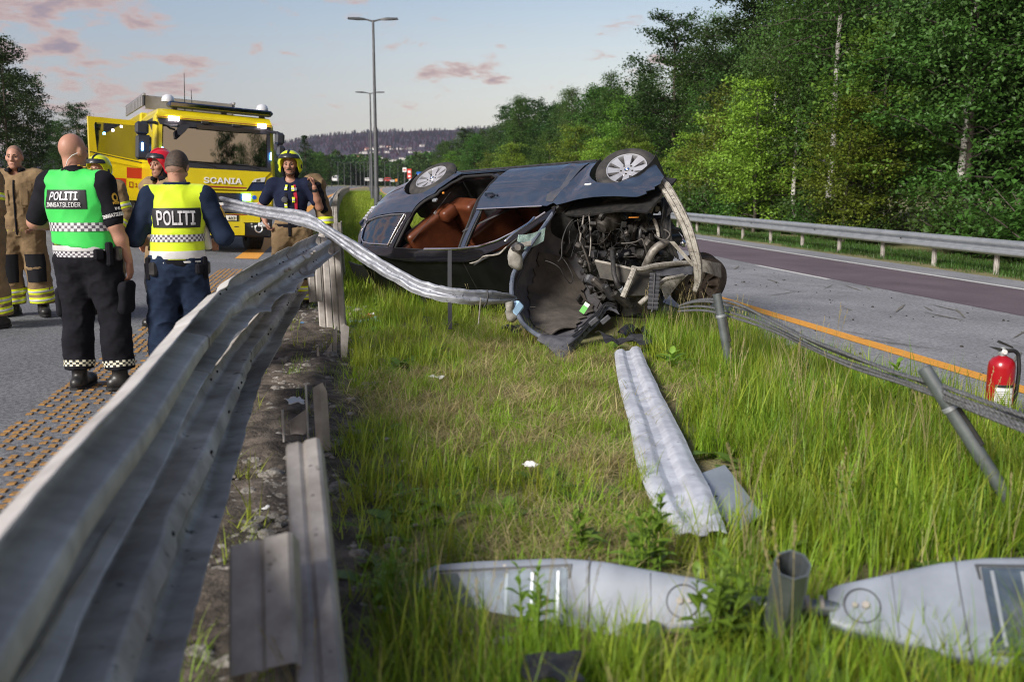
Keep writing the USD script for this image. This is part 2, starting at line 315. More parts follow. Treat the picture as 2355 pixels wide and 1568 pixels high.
# ---------------------------------------------------------------- materials (base colours of the things themselves)
SPEC, _made = {}, {}
def MAT(look):
    if not isinstance(look, str): return look
    if look not in _made: _made[look] = build_mat(look, **SPEC[look])
    return _made[look]
def build_mat(name, c1=(.5, .5, .5), c2=None, c3=None, sc=8.0, det=4., rough=.6, r2=None, metal=0., bump=0., bsc=60., coat=0., spec=.5, dist=0., stretch=None, ramp=(.35, .65), rnd=0., trans=0., emit=None, es=1., world=False, sheen=0., thr=.62, big=None):
    """principled surface; c1 to c2 by noise, spots of c3 by a second noise"""
    n = {'p': ('principled_bsdf', dict(base_color=c1, roughness=rough, metallic=metal, coat_weight=coat, specular_ior_level=spec, sheen_weight=sheen))}; L = []
    n['tc'] = ('geometry', {}) if world else ('texture_coordinate', {}); src = 'tc.position' if world else 'tc.object'
    if stretch: n['mp'] = ('mapping', dict(scale=stretch)); L.append((src, 'mp.vector')); src = 'mp.vector'
    col = None
    if c2 is not None:
        n['n1'] = ('noise_texture', dict(scale=sc, detail=det, roughness=.6, distortion=dist)); n['m1'] = ('map_range', dict(from_min=ramp[0], from_max=ramp[1], clamp=True)); n['x1'] = ('mix', dict(color1=c1, color2=c2))
        L += [(src, 'n1.vector'), ('n1.fac', 'm1.value'), ('m1.result', 'x1.fac')]; col = 'x1.color'
        if r2 is not None: n['rr'] = ('map_range', dict(from_min=ramp[0], from_max=ramp[1], to_min=rough, to_max=r2, clamp=True)); L += [('n1.fac', 'rr.value'), ('rr.result', 'p.roughness')]
    if c3 is not None:
        n['n2'] = ('noise_texture', dict(scale=sc * 3.1, detail=5., roughness=.65)); n['m2'] = ('map_range', dict(from_min=thr, from_max=thr + .08, clamp=True)); n['x2'] = ('mix', dict(color1=c1, color2=c3))
        L += [(src, 'n2.vector'), ('n2.fac', 'm2.value'), ('m2.result', 'x2.fac')] + ([(col, 'x2.color1')] if col else []); col = 'x2.color'
    if rnd:
        n['oi'] = ('object_info', {}); n['hr'] = ('map_range', dict(from_min=0., from_max=1., to_min=1 - rnd, to_max=1 + rnd)); n['hs'] = ('hsv', dict(hue=.5, saturation=1., fac=1., color=c1)); n['hh'] = ('map_range', dict(from_min=0., from_max=1., to_min=.5 - rnd * .045, to_max=.5 + rnd * .045))
        L += [('oi.random', 'hr.value'), ('hr.result', 'hs.value'), ('oi.random', 'hh.value'), ('hh.result', 'hs.hue')] + ([(col, 'hs.color')] if col else []); col = 'hs.color'
    if big:
        n['nB'] = ('noise_texture', dict(scale=big[0], detail=4., roughness=.6)); n['mB'] = ('map_range', dict(from_min=.3, from_max=.7, to_min=1 - big[1], to_max=1 + big[1], clamp=True)); n['hB'] = ('hsv', dict(hue=.5, saturation=1., fac=1., color=c1))
        L += [(src, 'nB.vector'), ('nB.fac', 'mB.value'), ('mB.result', 'hB.value')] + ([(col, 'hB.color')] if col else []); col = 'hB.color'
    if col: L.append((col, 'p.base_color'))
    if bump:
        n['nb'] = ('noise_texture', dict(scale=bsc, detail=5., roughness=.6)); n['bp'] = ('bump', dict(strength=min(bump, 1.), distance=.02 * max(bump, .2))); L += [(src, 'nb.vector'), ('nb.fac', 'bp.height'), ('bp.normal', 'p.normal')]
    if emit: n['p'][1].update(emission_color=emit, emission_strength=es)
    out = 'p.BSDF'
    if trans:
        n['t'] = ('translucent_bsdf', dict(color=c1)); n['ms'] = ('mix_closure', dict(fac=trans)); L += [('p.BSDF', 'ms.closure1'), ('t.BSDF', 'ms.closure2')] + ([(col, 't.color')] if col else []); out = 'ms.closure'
    return usdkit.material(stage, f'/World/Looks/{name}', n, L, surface=out)
def glass_mat(name, tint=(.75, .82, .8), rough=0.02, ior=1.5, base=0.0):
    n = {'t': ('transparent_bsdf', dict(color=tint)), 'g': ('glossy_bsdf', dict(color=(1, 1, 1), roughness=rough)), 'f': ('fresnel', dict(IOR=ior)), 'a': ('math', dict(math_type='add', value2=base)), 'm': ('mix_closure', {})}
    _made[name] = usdkit.material(stage, f'/World/Looks/{name}', n, [('f.fac', 'a.value1'), ('a.value', 'm.fac'), ('t.BSDF', 'm.closure1'), ('g.BSDF', 'm.closure2')], surface='m.closure')
glass_mat('window_glass'); glass_mat('windscreen_glass', (.12, .14, .13), .02, 1.6, .30); glass_mat('dark_glass', (.10, .12, .12), .03, 1.6, .16); glass_mat('lamp_glass', (.74, .77, .78), .04, 1.5, .12)
def checker_mat(name, a, b, nu, nv):
    n = {'u': ('uvmap', dict(attribute='st')), 'm': ('mapping', dict(scale=(nu, nv, 1))), 'c': ('checker_texture', dict(color1=a, color2=b, scale=1.0)), 'p': ('principled_bsdf', dict(roughness=.45))}
    _made[name] = usdkit.material(stage, f'/World/Looks/{name}', n, [('u.UV', 'm.vector'), ('m.vector', 'c.vector'), ('c.color', 'p.base_color')], surface='p.BSDF')
S = lambda name, **k: SPEC.__setitem__(name, k)
# ground
S('soil', c1=(.050, .039, .030), c2=(.15, .122, .097), sc=9., ramp=(.40, .62), big=(1.4, .3), c3=(.24, .22, .195), bump=1., bsc=45., rough=.95, world=True, thr=.64)
S('turf', c1=(.13, .15, .04), c2=(.26, .22, .11), sc=1.1, bump=1., bsc=50., rough=.95, world=True)
S('field', c1=(.07, .12, .05), c2=(.11, .15, .07), sc=.004, rough=.95, world=True)
S('asphalt', c1=(.17, .174, .186), c2=(.31, .315, .335), sc=30., det=5., c3=(.52, .525, .54), thr=.60, bump=.7, bsc=150., ramp=(.38, .62), rough=.82, world=True, big=(.7, .22))
S('asphalt_left', c1=(.09, .094, .104), c2=(.215, .222, .238), sc=34., det=5., c3=(.42, .43, .45), thr=.60, bump=.7, bsc=150., ramp=(.38, .62), rough=.78, world=True, big=(.6, .25))
S('asphalt_purple', c1=(.098, .072, .088), c2=(.155, .118, .138), sc=36., det=5., bump=.5, bsc=170., rough=.75, world=True, big=(.8, .22))
S('white_paint', c1=(.72, .72, .70), c2=(.55, .55, .54), sc=30., rough=.7, world=True, c3=(.2, .2, .2), thr=.66)
S('yellow_paint', c1=(.80, .36, .045), c2=(.66, .29, .04), sc=22., rough=.75, world=True, c3=(.13, .11, .09), thr=.60)
S('rumble_paint', c1=(.44, .22, .05), c2=(.22, .13, .05), sc=30., rough=.8, world=True, c3=(.09, .08, .07), thr=.55)
S('dirt_smear', c1=(.15, .14, .12), c2=(.2, .185, .16), sc=9., rough=.9, world=True)
S('gravel', c1=(.14, .125, .11), c2=(.36, .34, .31), sc=40., rough=.95, bump=1., bsc=80.)
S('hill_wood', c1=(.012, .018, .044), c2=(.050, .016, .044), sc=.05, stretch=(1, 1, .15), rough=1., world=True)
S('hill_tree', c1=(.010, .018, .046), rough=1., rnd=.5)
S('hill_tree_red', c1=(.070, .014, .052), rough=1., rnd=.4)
# metal
S('galv', c1=(.56, .54, .52), c2=(.33, .305, .28), sc=7., det=10., c3=(.10, .085, .07), thr=.68, metal=.12, rough=.5, r2=.7, bump=.06, bsc=60., big=(1.3, .22), ramp=(.40, .75))
S('galv_dirty', c1=(.50, .475, .445), c2=(.27, .24, .21), sc=4., det=8., c3=(.045, .04, .036), thr=.62, metal=.2, rough=.6, bump=.14, bsc=60., big=(1.6, .35))
S('galv_clean', c1=(.46, .49, .52), c2=(.36, .39, .42), sc=3., metal=.6, rough=.42)
S('galv_crumpled', c1=(.50, .52, .56), c2=(.27, .28, .31), sc=9., det=9., c3=(.13, .13, .15), thr=.60, metal=.45, rough=.5, bump=.35, bsc=28., dist=1., stretch=(1, 1, 1))
S('galv_pale', c1=(.64, .67, .73), c2=(.42, .44, .49), sc=9., det=9., c3=(.2, .2, .22), thr=.63, metal=.2, rough=.5, bump=.3, bsc=28.)
S('steel_post', c1=(.46, .43, .40), c2=(.28, .255, .23), sc=7., det=8., c3=(.07, .06, .05), thr=.66, metal=.3, rough=.6, bump=.2, bsc=40.)
S('hole', c1=(.03, .022, .018), rough=.9)
S('grime', c1=(.02, .018, .016), c2=(.05, .045, .04), sc=14., rough=.8)
S('pole_dark', c1=(.085, .09, .10), c2=(.12, .125, .135), sc=2., metal=.3, rough=.5)
S('rope', c1=(.25, .26, .27), c2=(.12, .12, .12), sc=60., stretch=(1, 1, 1), metal=.5, rough=.5)
S('lamp_grey', c1=(.25, .28, .33), c2=(.20, .225, .265), sc=5., rough=.4, c3=(.11, .11, .10), thr=.70, big=(4., .14), bump=.03, bsc=20.)
S('seam_grey', c1=(.075, .08, .09), rough=.6)
S('lamp_dark', c1=(.05, .055, .06), rough=.5)
S('reflector', c1=(.50, .53, .55), c2=(.24, .25, .26), sc=14., metal=.5, rough=.3)
S('tube_galv', c1=(.24, .27, .285), c2=(.15, .17, .18), sc=8., metal=.65, rough=.38, c3=(.18, .17, .15), thr=.66)
# plants
S('bark', c1=(.055, .045, .036), c2=(.10, .085, .07), sc=12., stretch=(1, 1, .2), rough=.95, bump=.6, bsc=30.)
S('birch_bark', c1=(.62, .60, .56), c2=(.48, .46, .42), sc=4., c3=(.05, .045, .04), thr=.58, stretch=(1, 1, 2.2), rough=.8)
for i, c in enumerate([(.080, .150, .016), (.042, .090, .014), (.135, .205, .020), (.024, .056, .011), (.055, .105, .022), (.020, .042, .011)]):
    S(f'leaf_{i}', c1=c, c2=tuple(x * 1.5 for x in c), sc=1.2, rough=.5, trans=.26, rnd=.40, spec=.4)
S('tree_bark_dark', c1=(.045, .038, .030), c2=(.08, .068, .055), sc=12., rough=.95)
for i, c in enumerate([(.27, .41, .028), (.17, .30, .022), (.40, .48, .05), (.52, .45, .18), (.60, .50, .26)]):
    S(f'blade_{i}', c1=c, c2=tuple(x * .6 for x in c), sc=3., rough=.5, trans=.4, rnd=.3, spec=.4)
S('weed', c1=(.22, .36, .04), c2=(.14, .26, .03), sc=9., rough=.5, trans=.35, rnd=.2)
S('seed', c1=(.40, .34, .17), rough=.8, trans=.3)
# car
S('car_paint', c1=(.056, .082, .130), c2=(.074, .102, .152), c3=(.11, .11, .11), thr=.685, sc=3., metal=.6, rough=.26, coat=1., bump=.02, bsc=8.)
S('car_paint_dirty', c1=(.035, .055, .09), c2=(.10, .10, .105), sc=5., c3=(.34, .36, .42), thr=.68, metal=.3, rough=.42, coat=.5, bump=.2, bsc=20.)
S('rim_paint', c1=(.10, .13, .19), c2=(.22, .24, .28), sc=9., c3=(.05, .05, .05), thr=.6, metal=.4, rough=.4)
S('car_roof', c1=(.004, .004, .005), c2=(.009, .009, .010), sc=4., c3=(.07, .066, .055), thr=.72, rough=.3, spec=.25)
S('gloss_black', c1=(.006, .006, .008), rough=.12, coat=.6)
S('trim_black', c1=(.012, .012, .013), c2=(.03, .029, .027), sc=20., rough=.5)
S('plastic_black', c1=(.018, .018, .020), c2=(.045, .044, .045), sc=16., det=6., rough=.42, bump=.15, bsc=50.)
S('plastic_grey', c1=(.06, .062, .072), c2=(.11, .11, .12), sc=12., rough=.5, c3=(.025, .025, .025), thr=.6)
S('chrome', c1=(.80, .81, .84), metal=1., rough=.12)
S('tyre', c1=(.016, .016, .017), c2=(.05, .046, .042), sc=9., rough=.75, bump=.2, bsc=70.)
S('alloy', c1=(.60, .61, .64), c2=(.48, .48, .50), sc=8., metal=.55, rough=.34)
S('alloy_mud', c1=(.30, .25, .20), c2=(.16, .12, .09), sc=14., metal=.3, rough=.6, c3=(.07, .05, .04), thr=.55)
S('tyre_mud', c1=(.12, .095, .072), c2=(.045, .038, .032), sc=9., rough=.9, bump=.5, bsc=50.)
S('disc', c1=(.05, .045, .04), metal=.4, rough=.6)
S('leather', c1=(.130, .037, .014), c2=(.080, .022, .009), sc=5., rough=.42, bump=.22, bsc=26.)
S('hood_liner', c1=(.062, .052, .043), c2=(.115, .098, .082), sc=6., c3=(.11, .10, .09), thr=.70, rough=.95, bump=.5, bsc=36.)
S('hood_inner', c1=(.10, .098, .108), c2=(.17, .16, .165), sc=8., c3=(.05, .045, .042), thr=.62, rough=.55, metal=.2, bump=.2, bsc=28.)
S('engine', c1=(.014, .013, .012), c2=(.042, .038, .033), sc=16., c3=(.13, .115, .10), thr=.67, rough=.6, metal=.25, bump=.4, bsc=40.)
S('engine_grey', c1=(.11, .10, .09), c2=(.05, .045, .04), sc=12., c3=(.035, .03, .027), thr=.58, rough=.55, metal=.4, bump=.3, bsc=40.)
S('hose', c1=(.016, .016, .017), c2=(.04, .037, .034), sc=20., rough=.6)
S('hose_silver', c1=(.30, .28, .25), c2=(.13, .115, .10), sc=16., metal=.4, rough=.55)
S('radiator', c1=(.075, .069, .056), c2=(.035, .032, .027), sc=9., rough=.7, metal=.3, c3=(.05, .045, .04), thr=.6, bump=.3, bsc=60.)
S('bumper_bar', c1=(.40, .38, .335), c2=(.19, .17, .14), sc=9., det=8., c3=(.04, .036, .03), thr=.57, rough=.75, bump=.3, bsc=40., stretch=(1, 1, 3))
S('airbag', c1=(.33, .32, .285), c2=(.15, .14, .12), sc=9., rough=.9, bump=.4, bsc=18.)
S('broken_glass', c1=(.45, .62, .56), c2=(.30, .45, .41), sc=40., rough=.2, c3=(.8, .9, .88), thr=.56)
S('label_white', c1=(.75, .76, .74), rough=.6)
S('label_green', c1=(.16, .52, .12), rough=.6)
S('strap', c1=(.05, .05, .053), rough=.8)
S('orange_bulb', c1=(.8, .3, .05), rough=.3)
# truck
S('truck_yellow', c1=(.66, .54, .008), c2=(.58, .46, .012), sc=2., c3=(.36, .30, .06), thr=.70, big=(1.1, .10), rough=.28, coat=.5)
S('truck_red', c1=(.42, .015, .018), rough=.35)
S('dark_red', c1=(.25, .02, .02), rough=.4)
S('truck_dark', c1=(.022, .025, .034), rough=.45)
S('truck_blue_dark', c1=(.012, .024, .07), rough=.35)
S('silver', c1=(.75, .76, .78), metal=.6, rough=.3)
S('cab_dark', c1=(.03, .03, .032), rough=.8)
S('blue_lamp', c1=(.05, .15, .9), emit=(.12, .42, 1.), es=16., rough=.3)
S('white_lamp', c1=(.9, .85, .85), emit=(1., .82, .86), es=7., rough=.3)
S('head_lamp', c1=(.7, .72, .75), metal=.3, rough=.2)
S('alu', c1=(.45, .46, .48), c2=(.36, .36, .38), sc=4., metal=.8, rough=.4)
S('plate_white', c1=(.75, .75, .74), rough=.5); S('ink', c1=(.015, .015, .018), rough=.6)
# people
S('skin', c1=(.46, .25, .175), c2=(.40, .20, .14), sc=10., rough=.5, spec=.4)
S('skin_tan', c1=(.37, .19, .125), c2=(.30, .145, .10), sc=10., rough=.5, spec=.4)
S('hair_dark', c1=(.030, .021, .015), c2=(.07, .048, .034), sc=60., rough=.7)
S('stubble', c1=(.19, .115, .085), c2=(.29, .165, .12), sc=60., rough=.7)
S('vest_green', c1=(.035, .62, .085), c2=(.03, .53, .075), sc=4., rough=.65, sheen=.2)
S('vest_yellow', c1=(.62, .78, .008), c2=(.54, .70, .008), sc=4., rough=.65, sheen=.2)
S('vest_white', c1=(.62, .62, .62), c2=(.5, .5, .5), sc=9., rough=.4)
S('cloth_black', c1=(.007, .007, .010), c2=(.013, .013, .017), sc=9., rough=.9, spec=.15, bump=.15, bsc=24.)
S('cloth_navy', c1=(.010, .018, .040), c2=(.017, .028, .056), sc=6., rough=.9, spec=.15, bump=.2, bsc=22.)
S('tee_navy', c1=(.007, .010, .030), c2=(.012, .017, .042), sc=9., rough=.9, spec=.2)
S('turnout', c1=(.265, .18, .092), c2=(.175, .115, .058), sc=5., rough=.9, bump=.3, bsc=26.)
S('knee', c1=(.016, .016, .019), rough=.9, spec=.15)
S('lime_tape', c1=(.70, .82, .02), rough=.5); S('silver_tape', c1=(.62, .62, .60), rough=.35, metal=.2)
S('boot', c1=(.010, .010, .011), c2=(.025, .024, .023), sc=20., rough=.4)
S('helmet_yellow', c1=(.58, .66, .01), rough=.25, coat=.4); S('helmet_red', c1=(.55, .012, .025), rough=.22, coat=.5); S('helmet_dark', c1=(.018, .02, .026), rough=.35)
S('strap_red', c1=(.50, .012, .04), rough=.7); S('broad_leaf', c1=(.16, .27, .03), c2=(.10, .19, .03), sc=8., rough=.5, trans=.3, rnd=.3)
S('white_cloth', c1=(.7, .7, .68), rough=.7)
S('text_silver', c1=(.60, .60, .63), rough=.35, metal=.1); S('text_white', c1=(.75, .75, .75), rough=.5); S('gold', c1=(.60, .36, .04), rough=.5)
S('eye', c1=(.02, .015, .012), rough=.2); S('lip', c1=(.32, .12, .095), rough=.5)
S('paper', c1=(.78, .78, .76), c2=(.65, .65, .64), sc=12., rough=.8); S('blue_plastic', c1=(.03, .28, .62), rough=.35); S('sky_plastic', c1=(.38, .58, .78), rough=.4); S('red_plastic', c1=(.6, .06, .05), rough=.4)
S('ext_red', c1=(.34, .004, .012), c2=(.29, .004, .010), sc=4., rough=.3, coat=.4); S('rubber', c1=(.012, .012, .013), rough=.6)
# far things
S('house_white', c1=(.72, .70, .68), rough=.8); S('house_warm', c1=(.62, .42, .34), rough=.8); S('roof_dark', c1=(.10, .08, .085), rough=.8); S('roof_red', c1=(.25, .09, .07), rough=.8); S('pane_dark', c1=(.05, .06, .07), rough=.2)
S('sign_blue', c1=(.01, .10, .42), rough=.4); S('sign_white', c1=(.75, .75, .75), rough=.5); S('sign_red', c1=(.55, .04, .03), rough=.5); S('sign_orange', c1=(.75, .25, .03), rough=.5)
S('wood_grey', c1=(.12, .10, .085), c2=(.20, .175, .15), sc=5., stretch=(1, 1, .2), rough=.9); S('far_red', c1=(.4, .03, .03), rough=.5); S('far_white', c1=(.7, .7, .7), rough=.5)

# ---------------------------------------------------------------- ground, roads, hills
def strip(s0, s1, d0, d1, dz, ns=60, nd=2, wob=0.0, seed=0):
    T = np.linspace(0, 1, nd) if np.ndim(nd) == 0 else (np.asarray(nd) - d0) / (d1 - d0); nd = len(T)
    s = s0 + (s1 - s0) * (np.linspace(0, 1, ns) ** 1.8 if s1 - s0 > 120 else np.linspace(0, 1, ns)); P = np.zeros((ns, nd, 3))
    for j, t in enumerate(T):
        d = d0 + (d1 - d0) * t
        if wob and j in (0, nd - 1): d = d + wob * NT(np.stack([s, s * 0, s * 0 + j * 9.], -1), 1.1, seed, 4)
        P[:, j] = road(s, np.broadcast_to(d, s.shape), dz)
    return MB().grid(P[:, ::-1])
def dz_edge(d, s): return 0.0
# one sheet of open ground out to the horizon
ds = np.array([-1700, -900, -300, -120, -60, -40, -30, -22, -14, -11.5, -11, -2.6, -1.6, -1.05, -.9, -.6, -.3, 0, .4, .8, 1.2, 1.6, 2., 2.4, 2.8, 3.2, 3.5, 3.8, 4., 4.4, 9, 12.4, 12.8, 13.5, 15, 18, 24, 34, 60, 120, 300, 900, 1700.])
ss = np.concatenate([[-60, -30, -14], np.linspace(-8, 34, 85), np.linspace(36, 90, 22), [110, 140, 180, 230, 300, 420, 600, 900, 1500, 2400, 3300]])
S2, D2 = np.meshgrid(ss, ds, indexing='ij'); P = road(S2, D2, 0)
P[..., 2] = np.where(D2 > 13, zg(13.) - np.minimum(D2 - 13, 12) * .03, np.where(D2 < -12, zg(-12.), P[..., 2]))
med = np.clip((D2 + .75) / .5, 0, 1) * np.clip((3.75 - D2) / .5, 0, 1)
P[..., 2] += med * (.025 + .05 * NT(P, 1.3, 4) + .03 * NT(P, 5., 5)) - .012
P[..., 2] = np.where((S2 > 700), P[..., 2] - 0.4, P[..., 2])
struct('ground', MB().grid(P[:, ::-1]), 'turf', 'grassy soil of the median and verges', 'ground', True)
lr = struct('left_road', strip(-30, 420, -11, -.95, .004, 160, [-11, -9, -6, -4, -2.6, -1.6, -1.2, -.95]), 'asphalt_left', 'grey asphalt carriageway on the left where the people stand', 'road', True)
rr = struct('right_road', strip(-30, 420, 4.05, 12.4, .004, 120, 5), 'asphalt', 'grey asphalt carriageway on the right beside the wreck', 'road', True)
part(rr, 'resurfaced_lane', strip(-30, 420, 8.45, 11.05, .008, 120, 4, .05, 3), 'asphalt_purple', True)
part(rr, 'yellow_line', strip(-30, 420, 4.93, 5.15, .009, 240, 2, .03, 1), 'yellow_paint', True)
part(rr, 'edge_line', strip(-30, 420, 11.1, 11.24, .012, 160, 2, .01, 2), 'white_paint', True)
for k in range(-2, 22): part(rr, 'lane_dash', strip(15.9 + 12 * k, 18.9 + 12 * k, 8.28, 8.40, .009, 4), 'white_paint', True)
part(lr, 'edge_line', strip(-30, 420, -9.6, -9.46, .008, 160), 'white_paint', True)
for k in range(-2, 22): part(lr, 'lane_dash', strip(12 + 12 * k, 15 + 12 * k, -5.6, -5.48, .008, 4), 'white_paint', True)
# yellow rumble line: rows of small painted studs, 6 across
mb, rg = MB(), np.random.default_rng(3)
for i in range(150):
    s = 2.2 + i * .105 + .02 * math.sin(i * .9)
    for j in range(7):
        if rg.random() < .16: continue
        d = -1.98 + j * .068 + rg.normal(0, .004); L_ = .062 + rg.normal(0, .006)
        c = road(s + (j % 2) * .05, d, .006); mb.box(c + V(0, 0, .001), (.040, L_ * .82, .008), rotm([0, 0, 1], RY), .002)
part(lr, 'rumble_stud', mb, 'rumble_paint', False, kind='stuff')
part(lr, 'yellow_line', strip(20.3, 420, -1.98, -1.55, .008, 160, 2, .03, 7), 'yellow_paint', True)
# dirt smeared over the right road
mb = MB()
for k in range(70):
    s, d = rg.uniform(7, 24), rg.uniform(5.3, 8.2); n = 16; L_ = rg.uniform(.5, 2.2); a = rg.uniform(-.3, .3); w = rg.uniform(.006, .022)
    t = np.linspace(0, 1, n); c = np.stack([s + t * L_ * 0.5, d + np.sin(a) * t * L_ * 2], 1); hw = w * np.sin(PI * t) ** .6 * (1 + 1.5 * NT(np.stack([t * 14, t * 0 + k, t * 0], -1), 1., 3))
    mb.grid(np.stack([road(c[:, 0], c[:, 1] + hw, .0125), road(c[:, 0], c[:, 1] - hw, .0125)], 1))
part(rr, 'dirt_smear', mb, 'dirt_smear', True, kind='stuff')
# bare earth torn open beside the broken posts: stones and clods
mb = MB(); ic = trimesh.creation.icosphere(1, 1.)
for k in range(2200):
    s = rg.uniform(1.6, 12) ** 1.; d = -.38 + rg.normal(0, .25) + .05 * s / 8; r = abs(rg.normal(0, .013)) ** 1.15 * 1.5 + .005
    v = ic.vertices * (1 + .5 * (rg.random((len(ic.vertices), 1)) - .5)) * r * V(1.3, 1, .7) + road(s, d, .045 + r * .2); mb.add(v, ic.faces)
tag(usdkit.mesh(stage, '/World/gravel', mb.out(), MAT('gravel'), False), 'loose stones and clods in the torn soil along the broken guardrail', 'gravel', None, 'stuff')
P = np.zeros((150, 26, 3)); sg = np.linspace(.5, 16, 150)
for j, t in enumerate(np.linspace(0, 1, 26)):
    edge = .10 + .28 * NT(np.stack([sg, sg * 0, sg * 0], -1), .9, 11, 4); d = -.93 + (edge + .95) * t; P[:, j] = road(sg, d, 0)
P[..., 2] += .045 + .09 * np.sin(PI * np.linspace(0, 1, 26))[None] * (NT(P, 3., 9) + .25) + .05 * NT(P, 9., 19)
P[:, -1, 2] = -.02; P[:, 0, 2] = .0
struct('bare_soil', MB().grid(P[:, ::-1]), 'soil', 'dark torn soil along the foot of the broken guardrail', 'soil', True)
# distant hill, its lower slope and fields
def ridge(px): return np.interp(px, [-600, 300, 560, 620, 700, 780, 860, 920, 960, 1000, 1040, 1100, 1400, 2600], [365, 352, 345, 338, 322, 312, 306, 304, 303, 304, 302, 298, 300, 330])
px = np.linspace(-500, 2700, 161); rows = np.linspace(0, 1, 26); P = np.zeros((26, 161, 3))
for i, t in enumerate(rows):
    for j, x in enumerate(px):
        Y = 1150 + 1450 * t; top = at(x, ridge(x), 2600)[2]; q = at(x, 400, Y)
        P[i, j] = (q[0], q[1], (top + 1) * (t ** 1.25 if t < .45 else .3688 + .6312 * ((t - .45) / .55) ** .8) - 1)
P[..., 2] += NT(P, .006, 3, 4) * 16 * rows[:, None]
P2 = P[-1].copy(); P2[:, 1] += 900; P2[:, 2] *= .6
P = np.concatenate([P, P2[None]])
cut = 10
struct('field_slope', MB().grid(P[:cut + 1][:, ::-1]), 'field', 'green farmed slope below the wooded hill', 'hillside', True)
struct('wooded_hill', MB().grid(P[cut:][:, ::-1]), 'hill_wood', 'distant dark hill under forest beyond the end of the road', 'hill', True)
HILL = P

# ---------------------------------------------------------------- trees
def leaves(rg, C, size, flat=.5, droop=.2):
    """one small bent leaf per centre"""
    n = len(C); a = rg.uniform(0, 2 * PI, n); el = rg.normal(-droop, flat, n)
    d = np.stack([np.cos(a) * np.cos(el), np.sin(a) * np.cos(el), np.sin(el)], 1); w = np.cross(d, rg.normal(0, 1, (n, 3)) * .5 + [0, 0, 1]); w /= np.linalg.norm(w, axis=1, keepdims=True) + 1e-9
    L = size * rg.uniform(.6, 1.35, (n, 1)); nn = np.cross(w, d)
    v = np.stack([C, C + d * L * .45 + w * L * .33 + nn * L * .1, C + d * L, C + d * L * .45 - w * L * .33 + nn * L * .1], 1).reshape(-1, 3); k = np.arange(n)[:, None] * 4
    return v, np.vstack([k + [0, 1, 2], k + [0, 2, 3]])
def make_tree(name, label, seed, H, R, base, look, bark, nleaf, lsize, kind='broad', trunk_r=.11, lean=0.0):
    rg = np.random.default_rng(seed); t = thing(name, label, 'tree'); tm = MB(); bm = MB(); C = []
    nz = 9; zz = np.linspace(0, H * .96, nz); wx = np.cumsum(rg.normal(0, .035 * H / 10, nz)) + lean * zz; wy = np.cumsum(rg.normal(0, .035 * H / 10, nz)); T = np.stack([wx - wx[0], wy - wy[0], zz], 1)
    q_ = 6 if kind == 'birch' else nz; tm.tube(T[:q_], (trunk_r * (1 - zz / H * .9) + .012)[:q_], 8)
    if q_ < nz: bm.tube(T[q_ - 1:], (trunk_r * (1 - zz / H * .9) + .012)[q_ - 1:], 7)
    nb = int(34 + H * 2.6)
    for i in range(nb):
        q = (i + rg.random()) / nb; z = base + (H - base) * q ** .9; p0 = np.array([np.interp(z, zz, T[:, k]) for k in range(3)])
        if kind == 'broad': r = R * (.35 + .75 * math.sin(PI * min(1, (.12 + q) ** .8) * .94)) * rg.uniform(.55, 1.15)
        elif kind == 'birch': r = R * (.25 + .8 * math.sin(PI * min(1, .12 + q * .88))) * rg.uniform(.5, 1.1)
        else: r = R * (1.03 - q) * rg.uniform(.75, 1.1)
        a = i * 2.399 + rg.normal(0, .4); up = {'broad': .35, 'birch': .5, 'fir': -.12}[kind] * rg.uniform(.4, 1.5)
        d = unit([math.cos(a), math.sin(a), up]); m = 5; u = np.linspace(0, 1, m)
        P = p0 + d * r * u[:, None] + V(0, 0, 1) * ({'broad': -.10, 'birch': -.30, 'fir': -.1}[kind] * r * u ** 2)[:, None] + np.cumsum(rg.normal(0, .05 * r, (m, 3)), 0) * (u[:, None] > 0)
        bm.tube(P, (trunk_r * .30 * (1 - q * .6) + .006) * (1 - u * .85), 5, False)
        nc = max(4, int(r * 5.0))
        for c in range(nc):
            uu = rg.uniform(.28, 1.0); pc = np.array([np.interp(uu, u, P[:, k]) for k in range(3)]) + rg.normal(0, .17 * r * .6 + .10, 3) * V(1, 1, .6)
            k = rg.integers(14, 36); e = rg.normal(0, 1, (k, 3)) * V(.235, .235, .10 if kind != 'birch' else .24) * (.6 + .5 * min(r, 2) / 2)
            if kind == 'birch': e[:, 2] -= np.abs(rg.normal(0, .28, k))
            C.append(pc + e)
    C = np.vstack(C); C = C[::max(1, len(C) // nleaf)] if len(C) < nleaf * 1.5 else C[np.sort(rg.permutation(len(C))[:nleaf])]; C = C[C[:, 2] > .25]
    part(t, 'trunk', tm, bark, True, world=False); part(t, 'branches', bm, 'tree_bark_dark', True, world=False); part(t, 'crown', leaves(rg, C, lsize, .45, .5 if kind == 'birch' else .2), look, False, world=False)
    return t
